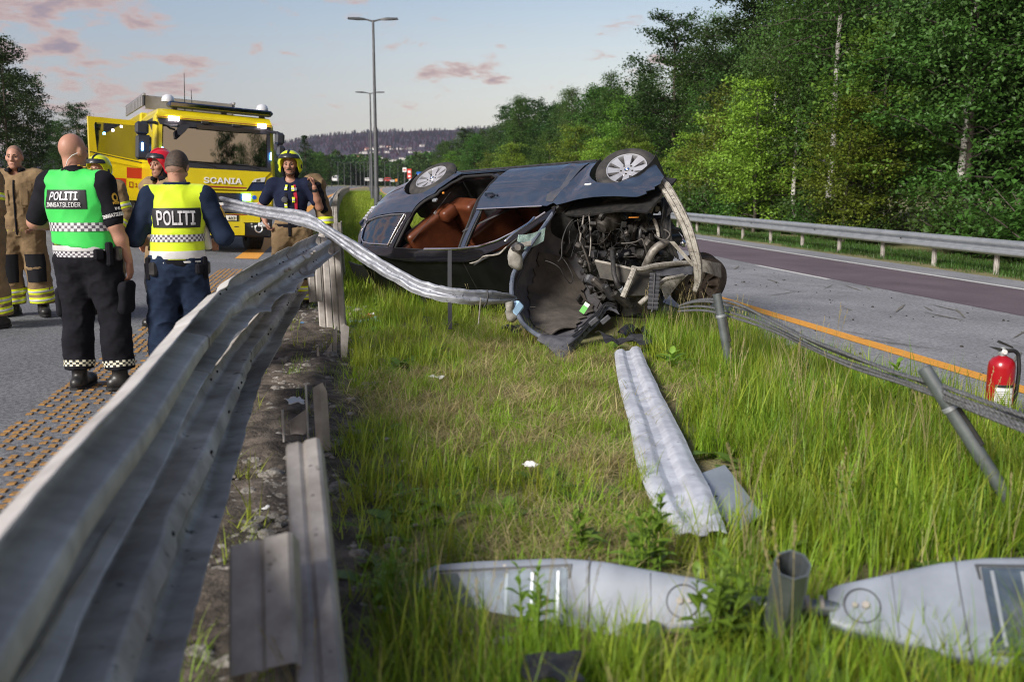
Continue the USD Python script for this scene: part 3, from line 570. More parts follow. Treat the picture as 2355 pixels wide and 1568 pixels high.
def make_bush(name, label, seed, H, R, look, nleaf, lsize, cat='bush'):
    rg = np.random.default_rng(seed); t = thing(name, label, cat); tm = MB(); C = []
    for i in range(16):
        a = rg.uniform(0, 2 * PI); r = R * rg.uniform(.2, 1.); h = H * rg.uniform(.45, 1.) * (1.1 - .5 * r / R); u = np.linspace(0, 1, 4)[:, None]
        P = V(math.cos(a), math.sin(a), 0) * r * u ** 1.4 + V(0, 0, h) * u; tm.tube(P, .022 * (1 - u[:, 0] * .8), 5, False)
        for c in range(9):
            uu = rg.uniform(.25, 1.05); pc = V(math.cos(a), math.sin(a), 0) * r * uu ** 1.4 + V(0, 0, h) * uu + rg.normal(0, .12, 3); C.append(pc + rg.normal(0, 1, (18, 3)) * V(.20, .20, .10))
    C = np.vstack(C); rg.shuffle(C); C = C[:nleaf]; C = C[C[:, 2] > .03]
    part(t, 'stem', tm, 'bark', True, world=False); part(t, 'crown', leaves(rg, C, lsize, .45), look, False, world=False); return t

GF = 'trees of the dense wood along the right guardrail'; LF_ = 'leafy tree in the dense green wood right of the road'
PROTO = []
def spot(px, t=0, d=None):
    if d: u = (px - 1177) / FPX; t = d / (u * RN[0] + CP * RN[1])
    return at(px, 430, t)
def tree_z(p): 
    d = sd(p)[1]; return float(zg(13.) - min(max(d - 13, 0), 12) * .03) if d > 13 else (float(zg(-12.)) if d < -12 else float(zg(d)))
rg = np.random.default_rng(21)
kinds = [  # name, label, H, R, base, look, bark, nleaf, leaf size, kind, trunk
    ('maple_tree', LF_, 8.2, 3.0, 1.0, 'leaf_0', 'bark', 20000, .15, 'broad', .09), ('maple_tree', LF_, 7.2, 2.8, .7, 'leaf_2', 'bark', 18000, .145, 'broad', .075),
    ('birch_tree', LF_, 12.0, 2.4, 3.2, 'leaf_1', 'birch_bark', 20000, .125, 'birch', .105), ('birch_tree', LF_, 13.4, 2.7, 3.0, 'leaf_4', 'birch_bark', 21000, .125, 'birch', .12),
    ('alder_tree', LF_, 11.0, 3.1, 1.2, 'leaf_1', 'bark', 22000, .165, 'broad', .13), ('alder_tree', LF_, 12.6, 3.3, 1.6, 'leaf_3', 'bark', 22000, .17, 'broad', .15)]
used = [False] * len(kinds); protos = [make_tree(n, l, 100 + i, H, R, b, lk, bk, nl, ls, kd, tr) for i, (n, l, H, R, b, lk, bk, nl, ls, kd, tr) in enumerate(kinds)]
def put_tree(k, p, rz, sc, label=None, group=None):
    p = V(p[0], p[1], tree_z(p) - .05); M = place(p, rz, V(sc * rg.uniform(.9, 1.1), sc * rg.uniform(.9, 1.1), sc))
    if not used[k]:
        used[k] = True; o = protos[k]; UsdGeom.Xformable(o).GetOrderedXformOps()[0].Set(Gf.Matrix4d(M.T.tolist())); 
        if label: tag(o, label)
        if group: tag(o, group=group)
        return o
    return copy_of(protos[k], kinds[k][0], M, label or kinds[k][1], group)
# named ones at the edge of the wood
put_tree(2, spot(1905, d=16.6), .4, 1.05, 'birch with the brightest leaning white trunk behind the right guardrail'); put_tree(2, spot(1830, d=17.0), 2.1, .8, 'slim birch left of the brightest leaning birch, behind the guardrail')
put_tree(3, spot(2200, d=18.), 1., 1., 'tall mottled birch trunk deep in the dark right end of the wood'); put_tree(1, spot(1735, d=15.8), 2.5, .8, 'young yellow-green maple reaching over the guardrail just right of the wreck')
put_tree(3, spot(1775, d=17.6), 3.4, .75, 'thin pale birch trunk between the young maple and the brightest birch'); put_tree(0, spot(2020, d=17.2), 4.1, .85, 'broad light green maple behind the guardrail right of the brightest birch')
put_tree(1, spot(1945, d=15.6), .9, .62, 'low spreading maple sapling in front of the brightest birch')
# the wood
s = -30.0
while s < 250:
    st = 2.3 + max(0, s - 30) * .035
    for lo, hi, ks, sc in ((16.6, 18.6, (0, 1, 1, 4), (.55, .92)), (19.0, 23.5, (2, 3, 4, 0, 5), (.78, 1.02)), (24, 33, (4, 5, 3, 5), (.85, 1.08))):
        if lo < 17 and (s < 5 or rg.random() < .45): continue
        p = road(s + rg.uniform(-.5, .5) * st, rg.uniform(lo, hi)); pq = 1177 + FPX * p[0] / max(p[1], .1); kk = int(rg.choice(ks))
        if p[1] > 0 and any(abs(pq - q) < w and p[1] < f for q, w, f in ((1905, 85, 33.5), (1830, 50, 36), (1775, 50, 39), (2200, 70, 29))): continue
        put_tree(kk, p, rg.uniform(0, 6.3), rg.uniform(*sc), None, GF)
    s += st
for k in range(34):                                          # deeper in, closing the gaps between the trunks
    p = road(3 + k * 1.9, rg.uniform(33, 46)); put_tree(int(rg.choice([4, 5, 5])), p, rg.uniform(0, 6.3), rg.uniform(.9, 1.1), None, GF)
bush = make_bush('bush', 'low leafy bush at the foot of the wood behind the right guardrail', 7, 1.9, 1.3, 'leaf_1', 3600, .115); first = True
for k in range(46):
    p = road(7 + k * 1.25 + rg.uniform(-.4, .4), rg.uniform(14.8, 19.5)); M = place(V(p[0], p[1], tree_z(p) - .04), rg.uniform(0, 6.3), rg.uniform(.55, 1.5))
    if first: UsdGeom.Xformable(bush).GetOrderedXformOps()[0].Set(Gf.Matrix4d(M.T.tolist())); tag(bush, group='bushes at the foot of the wood'); first = False
    else: copy_of(bush, 'bush', M, None, 'bushes at the foot of the wood')
# left side of the left road
GL = 'dark trees beyond the left carriageway'; LL = 'dark leafy tree beyond the left carriageway behind the fire engine'
for px, t, sc, lb in ((20, 48, .62, 'nearest dark tree rising right behind the bald firefighter'), (-20, 56, .72, 'tall dark tree cut off by the left edge of the photo'), (75, 60, .58, 'smaller dark tree between the bald firefighter and the green-vested officer')): put_tree(5, spot(px, t), rg.uniform(0, 6), sc, lb)
for k in range(40):
    s = 62 + k * 6.5; p = road(s, rg.uniform(-24, -14.5)); put_tree(5, p, rg.uniform(0, 6), rg.uniform(.36, .5) * (1 + .5 * (s > 150)), LL, GL)
fir = make_tree('conifer_tree', 'pointed dark conifer standing above the trees right of the helmeted firefighter', 77, 11.0, 2.6, .6, 'leaf_5', 'bark', 15000, .16, 'fir', .14)
p = spot(703, 150); UsdGeom.Xformable(fir).GetOrderedXformOps()[0].Set(Gf.Matrix4d(place(V(p[0], p[1], .4), 0, V(1, 1, .75)).T.tolist()))
for px, t, sc in ((735, 190, .60), (685, 165, .52), (672, 158, .5), (722, 172, .56), (752, 215, .62)): put_tree(4, spot(px, t), px, sc, 'leafy green tree beside the far bend of the left carriageway', 'leafy trees beside the far bend')
# far wood closing the end of the road, one mass
def lump(seed, H, R, look, fir=False):
    r = np.random.default_rng(seed); n = 700
    a = r.uniform(0, 2 * PI, n); z = r.uniform(.05, 1, n); rad = R * ((1.02 - z) if fir else np.sin(PI * (.12 + .86 * z)) ** .7) * r.uniform(.55, 1.1, n)
    return (leaves(r, np.stack([rad * np.cos(a), rad * np.sin(a), z * H], 1), .95 if not fir else .8, .5), look)
n = 620; pos, idx = [], []
for i in range(n):
    px = rg.uniform(560, 1250); t = rg.uniform(390, 560); p = at(px, 420, t); s_, d_ = sd(p)
    if -12 < d_ < 14 and s_ < 415: continue
    pos.append((p[0], p[1], -1.)); idx.append(rg.integers(0, 3))
scatter('far_wood', [lump(1, 11, 4.5, 'leaf_3'), lump(2, 13, 4, 'leaf_1'), lump(3, 9, 4.5, 'leaf_5')], pos, rg.uniform(0, 6.3, len(pos)), rg.uniform(.7, 1.25, len(pos)), idx, 'distant green wood closing the end of the road below the hill', 'wood')
# trees on the hill
pos, idx = [], []
for i in range(6200):
    j = rg.uniform(28, 112); r_ = 10 + 15.2 * rg.random() ** .85; a, b = int(r_), int(j); fa, fb = r_ - a, j - b; p = (HILL[a, b] * (1 - fa) + HILL[a + 1, b] * fa) * (1 - fb) + (HILL[a, b + 1] * (1 - fa) + HILL[a + 1, b + 1] * fa) * fb
    pos.append(p - V(0, 0, 1)); idx.append(int(rg.random() < .42))
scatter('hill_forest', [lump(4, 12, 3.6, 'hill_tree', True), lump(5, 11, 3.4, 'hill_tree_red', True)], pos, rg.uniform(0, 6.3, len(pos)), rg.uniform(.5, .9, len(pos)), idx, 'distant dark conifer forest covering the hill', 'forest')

# ---------------------------------------------------------------- grass
def clump(seed, nb, h, spread, bw, bendy, seg=4, lay=0.0):
    r = np.random.default_rng(seed); mb = MB()
    for i in range(nb):
        a, b = r.uniform(0, 2 * PI), r.uniform(0, 2 * PI); o = V(math.cos(a), math.sin(a), 0) * spread * math.sqrt(r.random()); H = h * r.uniform(.45, 1.15); w = bw * r.uniform(.6, 1.3)
        d = V(math.cos(b), math.sin(b), 0); sde = V(-d[1], d[0], 0); t = np.linspace(0, 1, seg + 1); ph = lay * r.uniform(.6, 1.) + bendy * r.uniform(.2, 1.4) * t; x = np.cumsum(np.sin(ph)) * H / seg; z = np.cumsum(np.cos(ph)) * H / seg
        c = o + d * (x - x[0])[:, None] + V(0, 0, 1) * (z - z[0])[:, None] + V(0, 0, .004 + .02 * lay * r.random()); ww = w * (1 - t ** 1.6 * .94)
        mb.grid(np.stack([c + sde * ww[:, None] / 2, c - sde * ww[:, None] / 2], 1))
    return mb.out()
def seedhead(seed):
    r = np.random.default_rng(seed); mb = MB()
    for i in range(3):
        a = r.uniform(0, 6.3); d = V(math.cos(a), math.sin(a), 0); H = r.uniform(.75, 1.); t = np.linspace(0, 1, 6); P = d * (.16 * t ** 2)[:, None] + V(0, 0, H) * t[:, None] + V(r.normal(0, .03), r.normal(0, .03), 0); mb.tube(P, .0022, 3, False)
        for k in range(16): q = P[-1] - (P[-1] - P[-2]) * r.uniform(0, 1.1) + r.normal(0, .006, 3); mb.hull([q, q + V(.005, 0, .006), q + V(-.004, .004, .006), q + V(0, 0, .016)])
    return mb.out()
def rosette(seed, n=9, L=.075):
    r = np.random.default_rng(seed); mb = MB()
    for i in range(n):
        a, e = r.uniform(0, 6.3), r.uniform(.15, .9); d = V(math.cos(a) * math.cos(e), math.sin(a) * math.cos(e), math.sin(e)); w = unit(np.cross(d, V(0, 0, 1))); l = L * r.uniform(.6, 1.3); t = np.linspace(0, 1, 5); W = l * .2 * np.sin(PI * (t * .9 + .06)); c = d * (l * t)[:, None] - V(0, 0, l * .4) * (t ** 2)[:, None] + V(r.normal(0, .04), r.normal(0, .04), .01); mb.grid(np.stack([c + w * W[:, None], c - w * W[:, None]], 1))
    return mb.out()
PR = [(clump(1, 26, .34, .13, .0082, .9), 'blade_0'), (clump(2, 24, .46, .12, .0078, .65), 'blade_1'), (clump(3, 24, .36, .14, .0085, 1.15), 'blade_2'), (clump(4, 30, .22, .15, .0050, .9, 4, 1.05), 'blade_3'),
      (clump(5, 34, .17, .13, .0050, 1.0), 'blade_0'), (clump(6, 34, .20, .15, .0042, .7, 4, 1.15), 'blade_4'), (seedhead(7), 'seed'), (clump(8, 60, .24, .5, .02, .8, 3), 'blade_0'), (clump(9, 60, .26, .5, .018, .8, 3), 'blade_2'), (clump(10, 36, .36, .10, .0095, .8), 'blade_0'), (rosette(11), 'broad_leaf'), (rosette(12, 12, .11), 'broad_leaf'), (clump(13, 14, .40, .14, .0030, .5, 4, .25), 'blade_4'), (clump(14, 60, .20, .5, .018, .9, 3), 'leaf_1')]
OFF = []     # patches kept clear of grass, in ground coordinates
def clear(pts, dz=0.0): OFF.append(Polygon([tuple(gnd(*p)[:2]) for p in pts]))
clear([(1225, 790), (1290, 835), (1330, 815), (1400, 800), (1640, 715), (1600, 600), (900, 600), (840, 640), (960, 690), (1180, 740)])
clear([(1412, 800), (1470, 800), (1560, 950), (1668, 1225), (1560, 1235), (1490, 1140)]); clear([(1596, 1090), (1668, 1066), (1756, 1182), (1690, 1232)])
clear([(975, 1330), (1340, 1345), (1640, 1350), (1640, 1460), (1340, 1525), (985, 1470)]); clear([(1900, 1350), (2400, 1330), (2400, 1530), (1930, 1510)]); clear([(1765, 1370), (1850, 1370), (1850, 1460), (1765, 1460)])
clear([(2090, 850), (2330, 840), (2420, 960), (2330, 1000), (2200, 960)])
OFFU = shapely.unary_union([o.buffer(.015) for o in OFF]); shapely.prepare(OFFU)
rg = np.random.default_rng(5); pos, rz, sc, idx, tx, ty = [], [], [], [], [], []
def nz(s, d, k, f): return float(NT(V(s, d, k), f, k, 3))
def sow(n, s0, s1, d0, d1, fn):
    for i in range(n):
        s, d = rg.uniform(s0, s1), rg.uniform(d0, d1); p = road(s, d)
        if shapely.contains_xy(OFFU, p[0], p[1]): continue
        r = fn(s, d, p)
        if r is None: continue
        k, h, lean = r; med = min(max((d + .75) / .5, 0), 1) * min(max((3.75 - d) / .5, 0), 1)
        p[2] += -.012 if d > 3.3 or d < -.3 else .005; pos.append(p); rz.append(rg.uniform(0, 2 * PI)); sc.append((h * rg.uniform(.9, 1.1), h * rg.uniform(.9, 1.1), h)); idx.append(k); tx.append(rg.normal(0, lean)); ty.append(rg.normal(0, lean))
def near(s, d, p):
    x, y = p[0], p[1]; edge = .04 + nz(s, d, 1, 1.3) * .55; mid = s > 3.5 and d < (1.75 if s < 6 else 2.7) and s < 10.8
    if d < edge and rg.random() < (.88 if s < 12 else .5): return None
    if d > 4.0 + nz(s, d, 2, 1.6) * .9: return None
    dry = nz(s, d, 3, 1.1) * 1.6 + .34 - .22 * abs(d - 1.2) - .09 * abs(s - 6.6)
    tall = (d > 1.8) * .5 + (s < 3.5) * .6 + nz(s, d, 4, .9) * 1.1 - (.62 if mid else 0) + (.25 if s > 11 else 0)
    q = rg.random()
    if dry > 0 and tall < .25:
        if q < .52: return (3 if rg.random() < .4 else 5), rg.uniform(.7, 1.25), .15
        return 4, rg.uniform(.5, .95), .2
    if tall > .25:
        if q < .03: return 6, rg.uniform(.40, .58), .12
        if q < .09: return 12, rg.uniform(.6, 1.1), .2
        if q < .15: return 11, rg.uniform(1., 1.9), .1
        return int(rg.choice([0, 1, 2, 9, 3], p=[.33, .18, .30, .13, .06])), rg.uniform(.55, .95) * (1.12 if d > 2.2 and s < 6 else .9), .16
    if q < .12: return int(rg.choice([10, 11])), rg.uniform(.8, 1.4), .1
    return int(rg.choice([4, 0, 2, 3, 5], p=[.50, .12, .18, .11, .09])), rg.uniform(.45, .85), .18
sow(9000, 1.6, 13, -.7, 4.5, near)
def far(s, d, p):
    if d < -.15 + nz(s, d, 1, .4) * .3 or d > 3.9 + nz(s, d, 2, .5) * .5: return None
    return int(rg.choice([7, 8])), rg.uniform(.7, 1.25), .08
sow(3600, 12.5, 70, -.4, 4.2, far)
def verge(s, d, p): return 13, rg.uniform(.35, .85), .08
sow(1500, 6, 60, 12.85, 15.5, verge); sow(900, 55, 160, -.2, 4, lambda s, d, p: (int(rg.choice([7, 8])), rg.uniform(.9, 1.5), .05))
for i in range(len(pos)):
    if idx[i] == 13 and sd(pos[i])[1] > 12.5: pos[i][2] = tree_z(pos[i])
scatter('grass', PR, pos, rz, sc, idx, 'green and straw-coloured grass covering the median and the verges', 'grass', (np.array(tx), np.array(ty)))

# ---------------------------------------------------------------- guardrails, posts, lamps
WA = np.array([-.156, -.150, -.128, -.115, -.105, -.075, -.066, -.058, -.032, -.022, .022, .032, .058, .066, .075, .105, .115, .128, .150, .156])
WB = np.array([.012, .016, .066, .078, .082, .082, .079, .070, .010, .0, .0, .010, .070, .079, .082, .082, .078, .066, .016, .012])
def interp_rows(rows, n):
    rows = np.asarray(rows, float); k = np.r_[0, np.cumsum(np.linalg.norm(np.diff(rows[:, :3], axis=0), axis=1))]; k /= k[-1]; t = np.linspace(0, 1, n)
    try:
        from scipy.interpolate import PchipInterpolator
        return np.stack([PchipInterpolator(k, rows[:, j])(t) for j in range(rows.shape[1])], 1)
    except ImportError:
        return np.stack([np.interp(t, k, rows[:, j]) for j in range(rows.shape[1])], 1)
def wbeam(tops, bots, n=120, out=None, depth=1.0, dent=0.0, seed=0, dsc=2.5):
    """W-profile sheet between an upper and a lower edge; out = side the ridges stand towards"""
    R = interp_rows(np.hstack([tops, bots]), n); a, b = R[:, :3], R[:, 3:]; t = np.gradient((a + b) / 2, axis=0); t /= np.linalg.norm(t, axis=1, keepdims=True)
    o = np.cross(t, a - b); o /= np.linalg.norm(o, axis=1, keepdims=True)
    if out is not None: o *= np.sign(o @ np.asarray(out))[:, None]
    w = (.5 - WA / .312); P = a[:, None] * (1 - w)[None, :, None] + b[:, None] * w[None, :, None] + o[:, None] * (WB * depth)[None, :, None]
    if dent: P = P - o[:, None] * (dent * 1.6 * (np.abs(NT(P, dsc * 1.7, seed + 9, 2)) ** .5 - .45))[..., None] * .5 + o[:, None] * (dent * NT(P, dsc, seed, 3))[..., None] + dent * .5 * NT(P, dsc * 2.3, seed + 3, 3)[..., None] * V(.2, .2, 1)
    return P, o, t
def solid_sheet(P, th=.0045): return MB().slab(P, th)
def slots(P, o, rows, js, size=(.028, .012), mat='hole', t=None):
    """dark bolt holes: thin plugs through the sheet"""
    mb = MB()
    for i in rows:
        for j in js:
            c = (P[i, j] + P[i, j + 1]) / 2; tt = unit(P[min(i + 1, len(P) - 1), j] - P[i - 1, j]); u = unit(P[i, j + 1] - P[i, j]); nn = unit(np.cross(tt, u))
            mb.box(c, (size[0], size[1], .013), frame(tt, u, nn), .003)
    return mb
# the broken barrier beside the camera: two beams, one above the other
def st(px, py, t, dz, lean):
    p = at(px, py, t); return p, p + V(0, 0, -dz) + RN * lean
back = lambda p, q, k: p + (p - q) * k
U = [st(0, 1262, 1.62, .31, .05), st(150, 1082, 2.12, .31, .04), st(330, 884, 2.97, .31, .03), st(480, 706, 4.7, .30, .02), st(560, 624, 6.1, .28, .06), st(620, 590, 7.1, .25, .12), st(735, 533, 9.8, .17, .20)]
U = [(back(U[0][0], U[1][0], 4.0), back(U[0][1], U[1][1], 4.0))] + U
Pu, ou, tu = wbeam([x[0] for x in U], [x[1] for x in U], 200, -RN, 1.3, .014, 5, 1.3)
ii, jj = np.arange(200)[:, None], np.arange(20)[None]
for i0, am, w0 in ((104, .035, 5), (122, -.030, 4), (139, .040, 5), (157, -.035, 4), (176, .030, 4)): Pu = Pu + (ou[:, None] * am + V(0, 0, -abs(am) * .4)) * (np.clip(1 - np.abs(ii + .35 * jj - i0) / w0, 0, 1) * (.5 + .5 * np.sin(jj * .7 + i0)))[..., None]
for i0 in (136, 150, 166): Pu = Pu + (V(0, 0, -.045) - ou[:, None] * .03) * (np.clip(1 - np.abs(ii - i0) / 5., 0, 1) * np.clip(1 - jj / 4., 0, 1))[..., None]
g = thing('broken_guardrail', 'long bent grey steel double guardrail running from the bottom left corner to the wreck', 'guardrail', road(3.0, -.55))
part(g, 'upper_beam', solid_sheet(Pu), 'galv', 30)
for a_, b_ in ((98, 112), (168, 176)): part(g, 'splice', solid_sheet(Pu[a_:b_] - ou[a_:b_, None] * .007, .003), 'galv_dirty', 30)
Lb = [(430, 1568, 2.5, .36, -.18), (500, 1250, 3.5, .35, -.17), (560, 1050, 4.5, .34, -.15), (595, 922, 5.6, .31, -.13), (631, 832, 6.6, .28, -.12), (671, 750, 7.9, .25, -.12), (694, 704, 8.9, .23, -.12), (713, 667, 9.8, .22, -.12)]
Lo = [(at(*x[:3]) + V(0, 0, x[3]) + RN * x[4], at(*x[:3])) for x in Lb]; Lo = [(back(Lo[0][0], Lo[1][0], 2.2), back(Lo[0][1], Lo[1][1], 2.2))] + Lo
Pl, ol, tl = wbeam([x[0] for x in Lo], [x[1] for x in Lo], 200, -RN, 1.3, .045, 8, 1.3)
dn_ = np.exp(-((np.arange(200)[:, None] - 128) / 14.) ** 2) * np.exp(-((np.arange(20)[None] - 5) / 5.) ** 2) + .7 * np.exp(-((np.arange(200)[:, None] - 158) / 7.) ** 2) * np.exp(-((np.arange(20)[None] - 2) / 4.) ** 2); Pl = Pl + (ol[:, None] * .09 - V(0, 0, .05)) * dn_[..., None]
part(g, 'lower_beam', solid_sheet(Pl), 'galv_dirty', 30)
for Pq, oq, rws, js in ((Pu, ou, (104, 107, 121, 125, 140, 143, 160, 163, 182, 185), (5, 13)), (Pl, ol, (60, 78, 92, 104, 107, 122, 140, 143, 166, 169, 184, 187), (9,)), (Pl, ol, (104, 108, 166, 170), (4, 14))):
    part(g, 'bolt_holes', slots(Pq, oq, rws, js), 'hole', False, kind='stuff')
for i in (150, 152, 175, 177):
    c = (Pu[i, 10] + Pu[i, 9]) / 2 + RN * .004; part(g, 'bolt', MB().cyl(c, c + RN * .022, .013, 8), 'galv_dirty', False)
def channel(a, b, w, dep, face, th=.005, mb=None, lip=.016, cut=0.):
    """a C-section post from a to b: web of width w facing 'face', two flanges of depth dep behind it"""
    a, b = np.asarray(a, float), np.asarray(b, float); ax = unit(b - a); f = unit(np.asarray(face) - ax * (np.asarray(face) @ ax)); sx = np.cross(ax, f); mb = mb or MB()
    prof = [(-w / 2 + lip, -dep), (-w / 2, -dep), (-w / 2, -.006), (-w / 2 + .006, 0), (-.014, 0), (0, -.012), (.014, 0), (w / 2 - .006, 0), (w / 2, -.006), (w / 2, -dep), (w / 2 - lip, -dep)]
    n = 10; P = np.array([[a + (b - a) * i / (n - 1) + sx * x + f * y + ax * (cut * (x / w) * (i == n - 1)) for x, y in prof] for i in range(n)])
    return mb.slab(P, th)
def post(name, label, a, b, w=.11, dep=.055, face=None, look='steel_post', cut=0., holes=True, group=None):
    face = unit(EYEP - (np.asarray(a) + b) / 2) * V(1, 1, 0) if face is None else face
    x = thing(name, label, 'guardrail post', np.asarray(a)); part(x, 'channel', channel(a, b, w, dep, face, cut=cut), look, 25)
    if holes:
        mb = MB(); ax = unit(np.asarray(b) - a)
        for k in (.55, .72, .86): c = np.asarray(a) + (np.asarray(b) - a) * k + unit(face) * .0005; mb.cyl(c - unit(face) * .004 + np.cross(ax, unit(face)) * .03, c + unit(face) * .0015 + np.cross(ax, unit(face)) * .03, .009, 8)
        part(x, 'bolt_holes', mb, 'hole', False, kind='stuff')
    if group: tag(x, group=group)
    return x
pA = gnd(752, 768); post('guardrail_post', 'tall standing grey channel post under the flying bent rail', pA, at(738, 545, 10.1), .13, .06, V(.25, -1, 0), 'steel_post', -.03)
pB = at(783, 765, 9.9); post('guardrail_post', 'tall standing grey post just right of the tall one under the bent rail', V(pB[0], pB[1], 0), at(768, 566, 9.9), .11, .06, V(.1, -1, 0))
pC = gnd(783, 655); post('guardrail_post', 'upright post behind the two tall posts beside the bent rail', pC, at(772, 512, 14.4), .15, .06, V(.1, -1, 0))
post('spacer_block', 'short grey channel spacer still hanging between the beams and the tall post', at(728, 694, 9.6), at(722, 588, 9.6), .115, .08, V(.35, -1, 0), 'galv_dirty')
post('guardrail_post', 'long broken channel post leaning away in the left foreground', at(738, 1620, 2.42), at(695, 1016, 3.4), .108, .075, V(.05, -.9, .45), 'steel_post')
x = post('spacer_block', 'wide grey channel spacer lying in the left foreground beside the long broken post', at(603, 1540, 2.5), at(598, 1240, 2.72), .17, .06, V(-.05, -1, .2), 'steel_post')
def shard(name, label, pts, t, th=.006, look='steel_post', bendy=.02):
    """a jagged sheet-metal stump from its outline in the photograph, standing where it stood at distance t"""
    Q = np.array([at(px, py, t if np.ndim(t) == 0 else t[i]) for i, (px, py) in enumerate(pts)]); c = Q.mean(0); nn = unit(EYEP - c) * V(1, 1, .3)
    uu, sv, vt = np.linalg.svd(Q - c); e1, e2 = vt[0], vt[1]; p2 = Polygon([((q - c) @ e1, (q - c) @ e2) for q in Q]).buffer(0)
    v2, f = polygrid(p2 if p2.geom_type == 'Polygon' else max(p2.geoms, key=lambda g: g.area), .04); nrm = np.cross(e1, e2); v = c + v2[:, :1] * e1 + v2[:, 1:] * e2; v = v + nrm * (bendy * np.cos(v2[:, 1:] * 40))
    v, f = shell(v, f, th); return single(name, (v, f), look, label, 'metal piece', 25)
shard('post_stump', 'tall bright shard of a snapped post beside the square bent plate', [(718, 892), (743, 879), (752, 900), (762, 1046), (728, 1046)], 5.45)
shard('torn_plate', 'square bent plate standing between two thin rods in the torn soil', [(667, 966), (704, 940), (706, 996), (667, 1014)], 5.7)
shard('post_stump', 'pale rounded shard right of the pair of tall posts, at the edge of the grass', [(783, 750), (791, 744), (803, 752), (796, 843), (784, 840)], 8.4, bendy=.01)
shard('post_stump', 'low triangular torn stump at the foot of the tall posts', [(743, 815), (763, 787), (764, 834), (743, 838)], 8.5)
shard('post_stump', 'narrow upright sliver between the low stump and the pale shard', [(766, 760), (775, 748), (773, 832), (764, 836)], 8.6)
shard('post_stump', 'small thin sliver left of the low triangular stump', [(727, 800), (732, 796), (735, 840), (728, 842)], 8.3)
for lab, p0, p1, t in (('thin upright steel rod right of the square bent plate', (703, 884), (709, 1014), 5.6), ('thin upright steel rod left of the square bent plate', (649, 942), (653, 1016), 5.5)):
    single('steel_rod', MB().tube([at(*p1, t), at(*p0, t)], .007, 6), 'galv', lab, 'steel rod')
# the torn-off beam that flies over the posts and curls in front of the wreck
T = [(510, 452, 10.9), (600, 472, 10.3), (704, 488, 9.6), (746, 514, 9.4), (832, 565, 9.0), (884, 602, 8.85), (918, 621, 8.75), (977, 650, 8.65), (1040, 668, 8.6), (1118, 668, 8.75), (1157, 675, 9.0), (1178, 684, 9.2)]
B = [(520, 486, 10.8), (606, 502, 10.2), (711, 526, 9.45), (759, 550, 9.25), (832, 605, 8.9), (876, 633, 8.75), (910, 652, 8.65), (977, 686, 8.55), (1040, 698, 8.5), (1105, 702, 8.65), (1157, 697, 8.95), (1178, 690, 9.2)]
Pt, ot, _ = wbeam([at(*x) for x in T], [at(*x) for x in B], 150, V(.2, -1, .2), .52, .030, 12, 5.0)
fl = thing('torn_rail', 'torn-off grey guardrail beam bent in the air in front of the wreck', 'guardrail beam', at(900, 640, 8.7)); part(fl, 'beam', solid_sheet(Pt), 'galv_crumpled', 30)
c = at(1119, 686, 8.62); part(fl, 'black_band', MB().tube([c + V(.005, -.03, .075), c + V(.012, -.055, .02), c + V(.0, -.05, -.03), c + V(-.02, -.02, -.07)], .016, 6, sq=.5), 'strap', True)
ch = MB(); a, b = at(1105, 686, 8.5), at(1100, 745, 8.5); n = 22
for k in range(n):
    q = a + (b - a) * (k + .5) / n; e = V(.006, .002, 0) if k % 2 else V(.001, .006, 0); ch.tube([q + e + V(0, 0, .008), q - e * .2 + V(0, 0, .011), q - e + V(0, 0, -.008), q + e * .2 + V(0, 0, -.011), q + e + V(0, 0, .008)], .0022, 4, False)
single('chain', ch, 'bumper_bar', 'short rusty chain hanging from the curled end of the torn rail', 'chain', False)
# the flattened beam lying in the grass
Lx = [(1413, 812, .10), (1426, 900, .07), (1449, 985, .06), (1468, 1080, .06), (1492, 1145, .06), (1562, 1238, .03)]; Rx = [(1472, 803, .12), (1516, 900, .10), (1560, 985, .09), (1606, 1078, .10), (1642, 1150, .12), (1672, 1226, .12)]
Pg, og, _ = wbeam([gnd(*x) for x in Lx], [gnd(*x) for x in Rx], 150, V(0, 0, 1), .28, .022, 22, 2.2)
struct_ = single('flattened_rail', solid_sheet(Pg), 'galv_pale', 'flattened pale corrugated guardrail beam lying in the grass in front of the wreck', 'guardrail beam', 30)
pl = [gnd(1600, 1092, .09), gnd(1666, 1068, .10), gnd(1753, 1181, .09), gnd(1690, 1230, .05)]
Pp = np.array([[pl[0] * (1 - u) * (1 - w) + pl[1] * u * (1 - w) + pl[2] * u * w + pl[3] * (1 - u) * w + V(0, 0, .012 * math.sin(3 * u) * math.sin(2.5 * w)) for u in np.linspace(0, 1, 8)] for w in np.linspace(0, 1, 10)])
x = thing('metal_plate', 'loose square grey sheet-metal plate in the grass right of the flattened rail', 'metal plate', pl[0]); part(x, 'sheet', MB().slab(Pp, .006), 'galv_clean', 30)
for u, w in ((.18, .3), (.22, .55), (.3, .8)): i, j = int(w * 9), int(u * 7); q = Pp[i, j]; part(x, 'rust_mark', MB().box(q + V(0, 0, .001), (.016, .007, .0075), rotm([0, 0, 1], .3), .003), 'grime', False)

